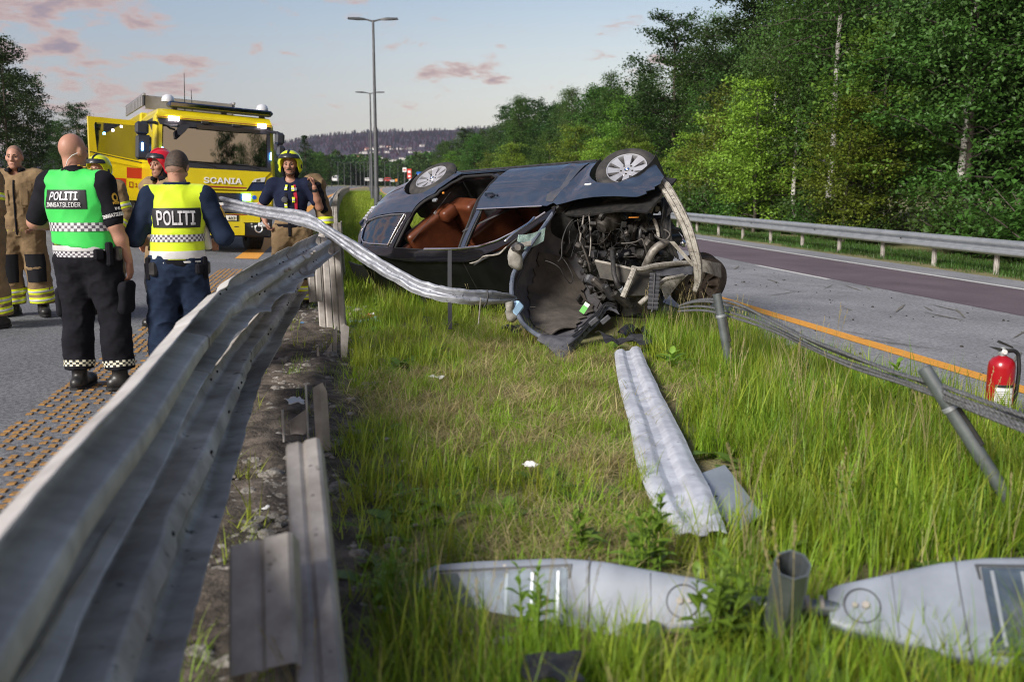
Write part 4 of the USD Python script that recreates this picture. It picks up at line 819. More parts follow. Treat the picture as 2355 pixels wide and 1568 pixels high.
# standing barrier beyond the break: posts and double beam along the left edge of the median
def far_barrier(s0, s1, d, label, step, z=(.98, .60), side=-RN):
    g = thing('median_barrier', label, 'guardrail', road(s0, d))
    for top in z:
        sN = np.linspace(s0, s1, 60); wv = .10 * NT(np.stack([sN, sN * 0, sN * 0 + top], -1), .25, 2) * (sN < 40); a = road(sN, d - .10 + wv, top); b = road(sN, d - .10 + wv, top - .31); P, o, _ = wbeam(a, b, 110, side)
        part(g, 'beam', solid_sheet(P), 'galv_dirty', 30)
    k = 0
    for s in np.arange(s0 + .2, s1, step):
        if k < 300: a = road(s, d + .02); part(g, 'post', channel(a, a + V(0, 0, .98), .12, .06, V(.3, -1, 0)), 'steel_post', 25)
        k += 1
    return g
far_barrier(13.2, 150, -.05, 'standing grey double guardrail receding along the left edge of the median behind the wreck', 1.33)
# right-hand guardrail in front of the wood
g = thing('roadside_guardrail', 'long straight grey guardrail in front of the dark wood on the right', 'guardrail', road(12., 13.0, -.2))
sN = np.linspace(2, 230, 120); a, b = road(sN, 12.95, .70), road(sN, 12.95, .39); P, o, _ = wbeam(a, b, 230, -RN); part(g, 'beam', solid_sheet(P), 'galv_clean', 30)
for s in np.arange(3.0, 120, 2.15):
    a = road(s, 13.06); part(g, 'post', channel(a - V(0, 0, .1), a + V(0, 0, .66), .10, .05, -RN), 'steel_post', 25)
for s in np.arange(4.1, 40, 4.3): c = road(s, 12.92, .545); part(g, 'bolt', MB().cyl(c, c - RN * .02, .016, 8), 'grime', False)
g = thing('roadside_guardrail', 'short grey guardrail on the far bend beyond the left carriageway', 'guardrail', road(60., -10.6))
sN = np.linspace(56, 190, 60); P, o, _ = wbeam(road(sN, -10.6, .75), road(sN, -10.6, .44), 90, RN); part(g, 'beam', solid_sheet(P), 'galv_clean', 30)
for s in np.arange(56, 130, 4.): a = road(s, -10.7); part(g, 'post', channel(a, a + V(0, 0, .7), .1, .05, RN), 'steel_post', 25)

# cable barrier: leaning posts and four twisted ropes
def rope(P, r, n=4):
    P = interp_rows(P, 150); t = np.gradient(P, axis=0); t /= np.linalg.norm(t, axis=1, keepdims=True); a = np.cross(t, [0, 0, 1.]); a /= np.linalg.norm(a, axis=1, keepdims=True); b = np.cross(t, a)
    L = np.r_[0, np.cumsum(np.linalg.norm(np.diff(P, axis=0), axis=1))]; mb = MB()
    from_ = np.linspace(0, L[-1], max(60, int(L[-1] / .014))); Q = np.stack([np.interp(from_, L, P[:, k]) for k in range(3)], 1); A = np.stack([np.interp(from_, L, a[:, k]) for k in range(3)], 1); B_ = np.stack([np.interp(from_, L, b[:, k]) for k in range(3)], 1)
    for k in range(3): ph = from_ / .10 * 2 * PI + k * 2 * PI / 3; mb.tube(Q + r * .55 * (np.cos(ph)[:, None] * A + np.sin(ph)[:, None] * B_), r * .56, n, False)
    return mb
cb = thing('cable_barrier', 'cable barrier of four twisted steel ropes sagging from the wreck to the right edge', 'cable barrier', gnd(1680, 866))
ropes = [[(1560, 704, 9.6), (1652, 697, 8.2), (1752, 725, 7.2), (1900, 800, 6.0), (2100, 870, 4.9), (2180, 905, 4.45), (2354, 965, 3.95), (2520, 1020, 3.6)],
         [(1570, 700, 9.5), (1656, 690, 8.15), (1700, 700, 7.6), (1850, 775, 6.2), (2040, 850, 5.1), (2185, 893, 4.45), (2354, 955, 3.9), (2520, 1005, 3.6)],
         [(1565, 708, 9.3), (1657, 712, 8.05), (1760, 745, 7.1), (1905, 815, 5.95), (2090, 880, 4.9), (2190, 918, 4.42), (2354, 978, 3.9), (2520, 1035, 3.6)],
         [(1560, 716, 9.2), (1660, 722, 8.0), (1780, 762, 6.95), (1930, 832, 5.8), (2100, 890, 4.85), (2195, 926, 4.4), (2354, 990, 3.85), (2520, 1050, 3.6)]]
for R_ in ropes: part(cb, 'rope', rope([at(*q) for q in R_], .011), 'rope', True)
def pipe_post(label, a, b, r, brk=None):
    x = thing('cable_post', label, 'barrier post', np.asarray(a)); ax = unit(b - a); mb = MB(); mb.lathe(a, ax, [(r, 0), (r, np.linalg.norm(b - a)), (r - .006, np.linalg.norm(b - a)), (r - .006, .1)], 20); part(x, 'tube', mb, 'tube_galv', 35)
    L = np.linalg.norm(b - a); c = a + ax * L * (brk or .78); part(x, 'sleeve', MB().lathe(c, ax, [(r + .001, 0), (r + .004, .003), (r + .004, .02), (r + .001, .023)], 20), 'galv_clean', 35)
    sl = unit(np.cross(ax, unit(EYEP - c))); part(x, 'slot_cover', MB().box(c - ax * .10 + sl * r * .8 + unit(EYEP - c) * r * .4, (.035, .02, .20), frame(sl, unit(np.cross(ax, sl)), ax), .004), 'trim_black', False)
    part(x, 'foot_ring', MB().lathe(a + ax * .05, ax, [(r, 0), (r + .008, .004), (r + .008, .05), (r, .054)], 20), 'galv_dirty', 35); return x
pipe_post('upright grey cable barrier post right of the front of the wreck', gnd(1682, 868), at(1648, 676, 7.7), .034, .72)
pipe_post('leaning grey cable barrier post beside the red fire extinguisher', gnd(2352, 1200), at(2124, 846, 4.55), .032, .72)

# street lamps
def street_lamp(label, p, H, rz=0.0, r=.10, arm=1.05, group=None):
    x = thing('street_lamp', label, 'street lamp', place(p, rz)); part(x, 'pole', MB().tube([V(0, 0, 0), V(0, 0, H * .45), V(0, 0, H * .46), V(0, 0, H)], [r * 1.15, r, r * .75, r * .55], 12), 'pole_dark', 40, world=False)
    part(x, 'base_sleeve', MB().cyl(V(0, 0, 0), V(0, 0, 1.3), r * 1.35, 12), 'pole_dark', 40, world=False); part(x, 'cabinet', MB().box(V(.18, 0, .5), (.14, .2, .9), None, .02), 'pole_dark', False, world=False)
    for s in (-1, 1):
        part(x, 'arm', MB().tube([V(0, 0, H - .06), V(s * .28, 0, H + .02), V(s * .4, 0, H + .03)], .04, 8), 'pole_dark', 40, world=False)
        h = part(x, 'lamp_head', MB().hull([V(s * (.36 + a), b, H + .03 + c + .05 * a) for a, b, c in ((0, -.06, -.03), (0, .06, -.03), (0, -.05, .05), (0, .05, .05), (.35, -.15, -.04), (.35, .15, -.04), (.3, -.1, .07), (.3, .1, .07), (.8, -.15, -.03), (.8, .15, -.03), (.78, -.09, .04), (.78, .09, .04))]), 'lamp_dark', 30, world=False)
    if group: tag(x, group=group)
    return x
def down(p): return V(p[0], p[1], float(zg(sd(p)[1])) - .03)
l1 = street_lamp('nearest tall double-headed street lamp in the median behind the wreck', down(at(867, 493, 47.5)), 8.95, .05)
l2 = street_lamp('second double-headed street lamp in the median, just left of the nearest one', down(at(856, 462, 81)), 8.6, .05)
l3 = street_lamp('third, distant street lamp in the median, seen low beside the nearest pole', down(at(851, 440, 146)), 8.6, .05)
GLP = 'distant street lamps along the far bend'
for k, (px, t, H) in enumerate([(762, 300, 8.6), (778, 330, 8.6), (792, 350, 8.6), (807, 330, 8.8), (819, 330, 8.8), (829, 340, 8.8), (838, 330, 9), (846, 330, 9), (885, 330, 8), (897, 360, 8), (915, 380, 8), (930, 350, 8)]):
    p = at(px, 425, t); M = place(V(p[0], p[1], -.4), .3)
    if k == 0: f1 = street_lamp('small distant street lamp in the row along the far bend', V(p[0], p[1], -.4), 8.6, .3, group=GLP)
    else: copy_of(f1, 'street_lamp', M, 'small distant street lamp in the row along the far bend', GLP)

# the broken-off lamp top in the foreground: hexagonal pole stub, two arms, two heads
bl = thing('broken_street_lamp', 'broken-off double street lamp head lying in the grass in the right foreground', 'street lamp', gnd(1800, 1440))
def hex_stub(a, b, r):
    ax = unit(b - a); L = np.linalg.norm(b - a); return MB().lathe(a, ax, [(r, 0), (r, L), (r - .006, L), (r - .006, .02)], 8)
sa, sb = at(1795, 1440, 3.18), at(1821, 1300, 2.98); part(bl, 'pole_stub', hex_stub(sa, sb + (sb - sa) * .02, .056), 'tube_galv', 20)
def head(c0, dirx, upn, L, flip, name='lamp_head'):
    """luminaire body: an elongated shallow shell, neck at c0, growing along dirx; its glass faces upn"""
    x = unit(dirx); z = unit(upn - x * (upn @ x)); y = np.cross(z, x); m = 40; A = np.linspace(0, 1, m); prof = np.interp(A, [0, .04, .12, .22, .36, .5, .8, .96, 1], [.058, .076, .094, .118, .152, .172, .178, .172, .150]); th = np.interp(A, [0, .04, .15, .3, .6, 1], [.040, .056, .070, .075, .060, .035])
    g = np.linspace(0, 2 * PI, 33)[:-1]; cs, sn = np.cos(g), np.sin(g); sq = lambda q: np.sign(q) * np.abs(q) ** .45
    P = np.array([c0 + x * L * a + y[None] * (w * sq(cs))[:, None] + z[None] * (np.where(sn > 0, h * .45 * sq(sn), h * sq(sn)))[:, None] for a, w, h in zip(A, prof, th)])
    mb = MB().grid(P, True); mb.add(np.vstack([P[0], P[0].mean(0)]), [[32, (k + 1) % 32, k] for k in range(32)]); mb.add(np.vstack([P[-1], P[-1].mean(0)]), [[32, k, (k + 1) % 32] for k in range(32)])
    hd = part(bl, name, mb, 'lamp_grey', 40)
    def inset(a0, a1, w, dz, look, nm, th_=.006):
        c = c0 + x * L * (a0 + a1) / 2 + z * (th[int((a0 + a1) / 2 * (m - 1))] * .45 + dz); return part(hd, nm, MB().box(c, (L * (a1 - a0), w, th_), frame(x, y, z), .003), look, False)
    inset(.46, .95, .29, .001, 'lamp_dark', 'gasket', .008); inset(.472, .938, .268, .0045, 'reflector', 'reflector', .004); inset(.475, .935, .262, .0085, 'lamp_glass', 'glass', .003)
    inset(.40, .404, .33, .0005, 'seam_grey', 'seam', .0022); inset(.20, .202, .20, .0005, 'seam_grey', 'seam', .0022)
    for q in (-1, 1):
        for a in (.455, .70, .95): part(hd, 'screw', MB().cyl(c0 + x * L * a + y * .152 * q + z * .012, c0 + x * L * a + y * .152 * q + z * .021, .006, 8), 'galv_dirty', False)
    for k in range(5): a = .50 + k * .09; inset(a, a + .012, .24, .0066, 'galv_clean', 'rib', .002)
    c = c0 + x * L * .10 + z * .030; part(hd, 'cover_ring', MB().lathe(c, z, [(.057, 0), (.057, .003), (.053, .004), (.052, .002)], 28), 'seam_grey', 40); part(hd, 'bolt', MB().cyl(c + x * .01, c + x * .01 + z * .012, .012, 6), 'galv_dirty', False); part(hd, 'bolt', MB().cyl(c - x * .022, c - x * .022 + z * .010, .009, 6), 'galv_dirty', False)
    return hd
n1 = at(1648, 1384, 3.28); e1 = at(968, 1408, 3.60); head(n1, e1 - n1, V(.05, -.80, .62), float(np.linalg.norm(e1 - n1)), 0)
n2 = at(1905, 1398, 3.16); e2 = at(2560, 1412, 3.0); head(n2, e2 - n2, V(-.05, -.72, .7), .98, 1)
part(bl, 'arm', MB().tube([at(1800, 1392, 3.18), n2 + unit(e2 - n2) * .03], .026, 16), 'tube_galv', 40); part(bl, 'arm', MB().tube([at(1790, 1390, 3.22), n1 + unit(e1 - n1) * .03], .026, 16), 'tube_galv', 40)
for q, t_ in ((1888, .006), (1856, .004)): 
    c = at(q, 1389, 3.165); ax = unit(e2 - n2); part(bl, 'collar', MB().lathe(c, ax, [(.026, -.008), (.029, -.006), (.029, .006), (.026, .008)], 16), 'galv_dirty', 40)

# ---------------------------------------------------------------- the wrecked estate car, lying on its roof edge
Ca, Cr = unit(V(.74, -.67, .05)), None
Cr = unit(V(.435, .42, -.796)); Cr = unit(Cr - Ca * (Cr @ Ca)); Cu = np.cross(Cr, Ca)
LFW = V(1.2, 10.5, 1.615); CO = LFW - (Cr * -.78 + Ca * 1.443 + Cu * .32); CM = frame(Cr, Ca, Cu, CO); CI = np.linalg.inv(CM)
car = thing('wrecked_car', 'dark blue estate car wrecked and overturned on the grass median, engine bay torn open', 'car', CM)
def cl(px, py, t): return xf(CI, at(px, py, t))
# side of the body: half width x at height z and length y
def side(y, z):
    y, z = np.asarray(y, float), np.asarray(z, float)
    w = np.interp(z, [.15, .22, .30, .45, .62, .78, .88, .94, .98, 1.10, 1.25, 1.38, 1.44, 1.47], [.80, .865, .892, .912, .920, .915, .895, .872, .838, .790, .722, .655, .600, .53])
    w = w + .006 * np.exp(-((z - .60) / .018) ** 2) - .010 * np.exp(-((z - .67) / .03) ** 2)
    k = np.where(y > 1.0, ((y - 1.0) / 1.35) ** 2.4 * .19, 0) + np.where(y < -1.5, (np.maximum(-1.5 - y, 0) / 1.05) ** 2.2 * .22, 0); fl = .014 * (np.exp(-((np.hypot(y - 1.443, z - .32) - .37) / .05) ** 2) + np.exp(-((np.hypot(y + 1.443, z - .32) - .37) / .05) ** 2))
    return w * (1 - k) + fl * (z < .85)
def dents(v):
    """world-space crush: nothing below the ground, body panels buckled"""
    v = np.array(v); v[:, 1] = np.where(v[:, 1] < -1.85, -1.85 + (v[:, 1] + 1.85) * .80, v[:, 1]); w = xf(CM, v); w[:, 2] = np.where(w[:, 2] < .05, .05 + (w[:, 2] - .05) * .12, w[:, 2]); return xf(CI, w)
def side_panel(poly, name, look, parent=None, th=.006, cell=.045, s=-1, dent=0., seed=0, off=0., extra=None, smooth=40):
    v2, f = polygrid(poly if isinstance(poly, Polygon) else Polygon(poly), cell); x = side(v2[:, 0], v2[:, 1]) + off; v = np.stack([s * x, v2[:, 0], v2[:, 1]], 1)
    if dent: v[:, 0] -= s * dent * np.abs(NT(v, 3.2, seed, 3)) * 2
    if extra is not None: v = extra(v)
    if s < 0: f = f[:, ::-1]
    n = np.cross(v[f[0, 1]] - v[f[0, 0]], v[f[0, 2]] - v[f[0, 0]])
    if n[0] * s < 0: f = f[:, ::-1]
    v, f = shell(v, f, th); return part(parent or car, name, (dents(v), f), look, smooth, world=False)
def arc(cy, cz, r, a0, a1, n=14): g = np.radians(np.linspace(a0, a1, n)); return [(cy + r * math.cos(a), cz + r * math.sin(a)) for a in g]
FA, RA = arc(1.443, .33, .365, 0, 180), arc(-1.443, .33, .365, 0, 180)
# front wing, crushed at its leading edge
def wingdent(v):
    y, z = v[:, 1], v[:, 2]; v[:, 0] += .05 * np.clip((y - 1.5) / .5, 0, 1) * (.5 + 2 * NT(v, 5., 3)) + .035 * np.exp(-((y - 1.02) / .10) ** 2 - ((z - .62) / .3) ** 2); v[:, 2] += .03 * NT(v, 4., 8) * np.clip((y - 1.3), 0, 1); return v
jag = [(2.02, .62), (1.97, .66), (2.0, .71), (1.93, .76), (1.96, .80), (1.86, .84), (1.60, .865), (1.35, .885), (1.05, .925), (.93, .95), (.88, .93)]
side_panel([(.965, .235), (1.078, .24)] + FA[::-1] + [(1.84, .34), (2.0, .50)] + jag + [(.93, .6)], 'front_wing', 'car_paint', extra=wingdent)
wl = MB().box(V(-(side(1.22, .70) + .004), 1.22, .70), (.012, .085, .022), None, .005); part(car, 'side_indicator', wl, 'label_white', False, world=False)
# front door, dented towards its leading edge
def doordent(v):
    y, z = v[:, 1], v[:, 2]; v[:, 0] += .045 * np.exp(-((y - .80) / .16) ** 2 - ((z - .66) / .20) ** 2) + .03 * np.exp(-((y - .62) / .12) ** 2 - ((z - .84) / .07) ** 2) - .012 * np.exp(-((y - .70) / .05) ** 2) + .012 * NT(v, 5., 2); return v
fd = [(.945, .245), (.925, .60), (.875, .93), (.80, .955), (-.22, .955), (-.235, .72), (-.225, .45), (-.20, .245)]
fdp = side_panel(fd, 'front_door', 'car_paint', extra=doordent, cell=.04)
part(fdp, 'handle', MB().tube([V(-.925, -.16, .80), V(-.952, -.13, .802), V(-.954, -.02, .803), V(-.922, .02, .803)], .017, 10, sq=.7), 'car_paint', 40, world=False)
part(fdp, 'handle_bowl', MB().lathe(V(-.918, -.06, .80), V(-1, 0, 0), [(.0, .003), (.032, .002), (.036, 0)], 20), 'gloss_black', 40, world=False)
sc_ = side_panel([(.94, .30), (.915, .66), (.86, .92), (.76, .90), (.72, .80), (.82, .62), (.80, .40)], 'scraped_paint', 'car_paint_dirty', fdp, .002, .04, off=-.008, extra=lambda v: doordent(v) - V(.0115, 0, 0))
def strip3(pts, r, name, look, parent, n=8, sq=None, smooth=40, w=False): return part(parent, name, MB().tube(pts, r, n, sq=sq), look, smooth, world=w)
yy = np.linspace(-.21, .74, 16); strip3(np.stack([-(side(yy, .957 + 0 * yy) + .003), yy, .962 + 0 * yy], 1), .0125, 'waist_moulding', 'chrome', fdp)
# window frame of the front door and the roof rail with its bright trim
def rail(y): y = np.asarray(y, float); return np.interp(y, [-2.35, -2.2, -1.9, -1.45, -.9, -.3, .0, .25, .45, .65, .85, .95], [1.21, 1.27, 1.335, 1.375, 1.395, 1.395, 1.375, 1.315, 1.235, 1.13, 1.00, .945])
yq = np.linspace(.92, -2.28, 60)
rp = np.stack([yq, rail(yq)], 1); strip3(np.stack([-(side(yq[2:34], rail(yq[2:34])) + .006), yq[2:34], rail(yq[2:34])], 1), .0145, 'window_trim', 'chrome', car)
up = np.stack([yq, np.minimum(rail(yq) + .085, 1.475)], 1)
side_panel(Polygon(list(map(tuple, rp)) + list(map(tuple, up[::-1]))), 'roof_rail', 'gloss_black', dent=.012, seed=4)
side_panel([(-.22, .955), (-.29, 1.39), (-.235, 1.39), (-.165, .955)], 'door_frame', 'car_paint', fdp, .03, off=.004)
side_panel([(-.165, .955), (-.235, 1.39), (-.215, 1.39), (-.145, .955)], 'window_seal', 'trim_black', fdp, .02, off=-.006)
side_panel([(-.30, .25), (-.27, .8), (-.29, .95), (-.37, 1.39), (-.29, 1.39), (-.22, .955), (-.2, .7), (-.2, .25)], 'middle_pillar', 'gloss_black', None, .05, off=-.05)
side_panel([(.945, .94), (.88, .965), (.62, 1.13), (.40, 1.245), (.44, 1.255), (.66, 1.145), (.95, .96)], 'windscreen_pillar', 'trim_black', None, .05, off=-.012, dent=.03, seed=9)
# sill along the (now upper) edge
side_panel([(1.075, .17), (1.075, .245), (-1.08, .245), (-1.08, .17)], 'sill', 'car_paint', None, .02, off=.002)
side_panel([(.0, .246), (-1.0, .252), (-1.06, .33), (-.98, .34), (-.9, .30), (0., .275)], 'door_step', 'trim_black', None, .03, off=-.035)
# rear quarter and cargo side window
rq = [(-.98, .245), (-1.078, .24)] + RA[:] + [(-1.84, .30), (-2.2, .36), (-2.52, .46), (-2.56, .62), (-2.55, .75), (-2.50, .955), (-1.12, .955), (-1.16, .80), (-1.06, .60), (-1.0, .4)]
rq = [(-.98, .245), (-1.078, .24)] + arc(-1.443, .33, .365, 0, 180) + [(-1.83, .34), (-2.1, .40), (-2.34, .48), (-2.46, .58), (-2.53, .72), (-2.50, .955), (-1.30, .955), (-1.24, .82), (-1.10, .66), (-1.02, .45)]
q = side_panel(rq, 'rear_quarter', 'car_paint', None, .008, .045, dent=.01, seed=21)
side_panel([(-1.80, .50), (-2.2, .545), (-2.50, .60), (-2.50, .612), (-2.2, .56), (-1.80, .515)], 'bumper_gap', 'trim_black', q, .002, .04, off=.0025)
side_panel([(-1.30, .955), (-1.36, 1.06), (-1.44, 1.37), (-1.53, 1.365), (-1.44, 1.05), (-1.40, .955)], 'rear_pillar', 'gloss_black', None, .05, .04, off=-.006)
side_panel([(-2.50, .955), (-2.44, 1.10), (-2.30, 1.25), (-2.20, 1.27), (-2.30, 1.10), (-2.34, .955)], 'tailgate_pillar', 'car_paint', None, .03, .04)
side_panel([(-1.40, .955), (-1.53, 1.365), (-1.9, 1.33), (-2.22, 1.265), (-2.34, .96)], 'cargo_window', 'dark_glass', None, .004, .06, off=-.010)
loop = [(-1.42, .975), (-1.53, 1.345), (-1.9, 1.315), (-2.12, 1.27), (-2.24, 1.20), (-2.31, 1.06), (-2.30, .99), (-2.22, .972), (-1.42, .975)]
lp = np.array([loop[0]] + [tuple(np.array(a) + (np.array(b) - a) * t) for a, b in zip(loop[:-1], loop[1:]) for t in (.33, .66, 1.)]); strip3(dents(np.stack([-(side(lp[:, 0], lp[:, 1]) + .004), lp[:, 0], lp[:, 1]], 1)), .011, 'cargo_window_trim', 'chrome', car)
# rear opening: rubber seals round the missing rear door
so = [(-.34, 1.375), (-.30, .95), (-.30, .40), (-.45, .31), (-.90, .31), (-1.0, .45), (-1.09, .66), (-1.23, .82), (-1.33, .97), (-1.42, 1.36), (-.9, 1.385), (-.34, 1.375)]
sp_ = np.array([tuple(np.array(a) + (np.array(b) - a) * t) for a, b in zip(so[:-1], so[1:]) for t in (0, .25, .5, .75)] + [so[0]])
strip3(np.stack([-(side(sp_[:, 0], sp_[:, 1]) - .035), sp_[:, 0], sp_[:, 1]], 1), .018, 'door_seal', 'rubber', car)
side_panel(Polygon(so).buffer(.05).difference(Polygon(so).buffer(.0)), 'door_rebate', 'gloss_black', None, .05, .05, off=-.030)
part(car, 'door_latch', MB().box(V(-.84, -1.10, .72), (.03, .07, .05), None, .008), 'galv_clean', False, world=False); part(car, 'door_lamp', MB().box(V(-.865, -1.02, .62), (.02, .03, .02), None, .004), 'orange_bulb', False, world=False)
# right-hand side, tail and floor (mostly hidden, close the body)
side_panel([(1.15, .3), (1.15, .9), (.9, .95), (-2.5, .95), (-2.55, .5), (-2.4, .35), (-1.8, .3), (-1.44, .69), (-1.08, .25), (1.08, .25)], 'right_side', 'car_paint_dirty', None, .02, .12, s=1, dent=.03, seed=3)
side_panel(Polygon(list(map(tuple, rp)) + list(map(tuple, up[::-1]))), 'roof_rail', 'gloss_black', None, .03, .1, s=1, dent=.02, seed=5)
for a, b in ((-.26, .08), (-1.42, .09), (-2.3, .12)): side_panel([(a, .95), (a - .05, 1.36), (a - .05 - b, 1.36), (a - b, .95)], 'right_pillar', 'trim_black', None, .05, .1, s=1)
yr = np.linspace(.42, -2.32, 46); xr = np.linspace(-1, 1, 25); P = np.array([[V(x * (np.interp(y, [-2.32, -1.5, .1, .42], [.53, .565, .57, .55])), y, np.interp(y, [-2.32, -2.1, -1.5, -.6, .1, .42], [1.33, 1.375, 1.435, 1.468, 1.425, 1.33]) + .045 * (1 - abs(x) ** 2.4) - .03) for x in xr] for y in yr])
P[..., 2] -= .05 * np.abs(NT(P, 2.2, 6)) * (P[..., 0] > -.35) + .10 * np.clip((P[..., 1] - .1), 0, 1)
P = dents(P.reshape(-1, 3)).reshape(P.shape); part(car, 'roof', MB().slab(P, .012), 'car_roof', 50, world=False)
P2 = P.copy(); P2[..., 2] -= .03; part(car, 'headlining', MB().slab(P2[:, ::-1], .004), 'cab_dark', 50, world=False)
part(car, 'roof_bow', MB().tube([P[12, 1] + V(0, 0, .004), P[12, 12] + V(0, 0, .006), P[12, -2] + V(0, 0, .004)], .010, 6), 'trim_black', True, world=False)
# rear screen, hanging open and broken at the back, spoiler edge
part(car, 'tailgate', MB().slab(np.array([[V(x * (.60 - .02 * k), -2.16 - .09 * k + .12 * max(0, k - 1), 1.34 + .03 * k - .02 * k * k) for x in np.linspace(-1, 1, 14)] for k in np.linspace(0, 3, 9)]), .03), 'gloss_black', 40, world=False)
tg = np.array([[xf(CI, at(800 + 150 * u + 40 * w * u, 600 + 22 * u + 95 * w * (u ** .5) + 6 * math.sin(9 * u), 14.6 - 2.6 * u)) for u in np.linspace(0, 1, 16)] for w in np.linspace(0, 1, 7)])
part(car, 'torn_tailgate_trim', MB().slab(tg, .02), 'trim_black', 40, world=False)
tb = np.array([[V(x * (.60 + .12 * min(1, (z - .4) / .3)), -2.50 - .06 * (1 - x * x) + .9 * max(0, .62 - z), z) for x in np.linspace(-1, 1, 14)] for z in np.linspace(.40, .95, 9)]); tb = dents(tb.reshape(-1, 3)).reshape(tb.shape); part(car, 'tail_panel', MB().slab(tb, .03), 'car_paint', 40, world=False)
for k in range(5): part(car, 'tail_lamp', MB().box(V(-(side(-2.50, .72) + .004), -2.335 + k * .004, .66 + k * .055), (.02, .13 - k * .012, .036), None, .006), 'head_lamp', False, world=False)
fl = np.array([[V(x, y, .20 + .05 * (abs(x) < .2)) for x in np.linspace(-.86, .86, 11)] for y in np.linspace(1.0, -1.75, 26)]); part(car, 'floor', MB().slab(fl, .03), 'plastic_black', 30, world=False)
part(car, 'bulkhead', MB().slab(np.array([[V(x, 1.02 - .16 * t, .2 + .75 * t) for x in np.linspace(-.82, .82, 9)] for t in np.linspace(0, 1, 8)]), .03), 'engine', 30, world=False)
part(car, 'dashboard', MB().hull([V(x, y, z) for x in (-.7, .7) for y, z in ((.9, .6), (.9, .93), (.62, .95), (.5, .8), (.55, .6))]), 'trim_black', 30, world=False)
# leather seats
def cushion(parent, name, c, s, R=None, look='leather', seed=0):
    f = Field(-np.array(s) / 2 - .06, np.array(s) / 2 + .06, .016); f.bx((0, 0, 0), s, None, .05); v, fc = f.mesh(); n = np.abs(v[:, 0] / s[0]); groove = .012 * np.exp(-((np.abs(v[:, 0]) - s[0] * .28) / .012) ** 2); v = v * (1 - groove[:, None] * V(0, 1.2, 2.2)); v += .008 * NT(v, 9., seed)[:, None]
    v = (v if R is None else v @ R.T) + np.asarray(c); return part(parent, name, (v, fc), look, True, world=False)
def rx(a): return rotm([1, 0, 0], math.radians(a))
b = cushion(car, 'rear_seat', V(0, -1.00, .50), (1.30, .56, .20), rx(8)); cushion(b, 'backrest', V(0, -1.30, .86), (1.30, .17, .64), rx(20), seed=2); cushion(b, 'side_bolster', V(-.60, -1.16, .64), (.16, .34, .22), rx(15), seed=5); 
for x in (-.42, .42): cushion(b, 'headrest', V(x, -1.44, 1.22), (.27, .10, .17), rx(18), seed=3)
for x in (-.38, .38):
    b = cushion(car, 'front_seat', V(x, .02, .47), (.52, .52, .17), rx(10)); cushion(b, 'backrest', V(x, -.27, .83), (.50, .15, .66), rx(22), seed=4); cushion(b, 'headrest', V(x, -.43, 1.23), (.28, .11, .19), rx(12), seed=6)
part(car, 'seat_belt', MB().slab(np.array([[V(-.80 + .22 * t, -1.02 - .30 * t, .52 + .62 * t + dx) for dx in (0, .045)] for t in np.linspace(0, 1, 12)]), .003), 'strap', 40, world=False)
part(car, 'belt_buckle', MB().box(V(-.70, -1.14, .78), (.03, .02, .05), None, .005), 'silver', False, world=False)
part(car, 'seat_belt', MB().slab(np.array([[V(-.76 + .06 * t, -.30 + .55 * t, 1.2 - .60 * t + dx) for dx in (0, .045)] for t in np.linspace(0, 1, 12)]), .003), 'strap', 40, world=False)
a, b = at(1034, 575, 10.45), at(1035, 757, 9.75); b[2] = max(b[2], .03); m = (a + b) / 2 - V(.0, .05, 0)
part(car, 'hanging_belt', MB().slab(np.array([[p + V(.020 * k, .008 * k, 0) for k in (-1, 1)] for p in interp_rows([a, m, b], 24)]), .003), 'strap', 40)
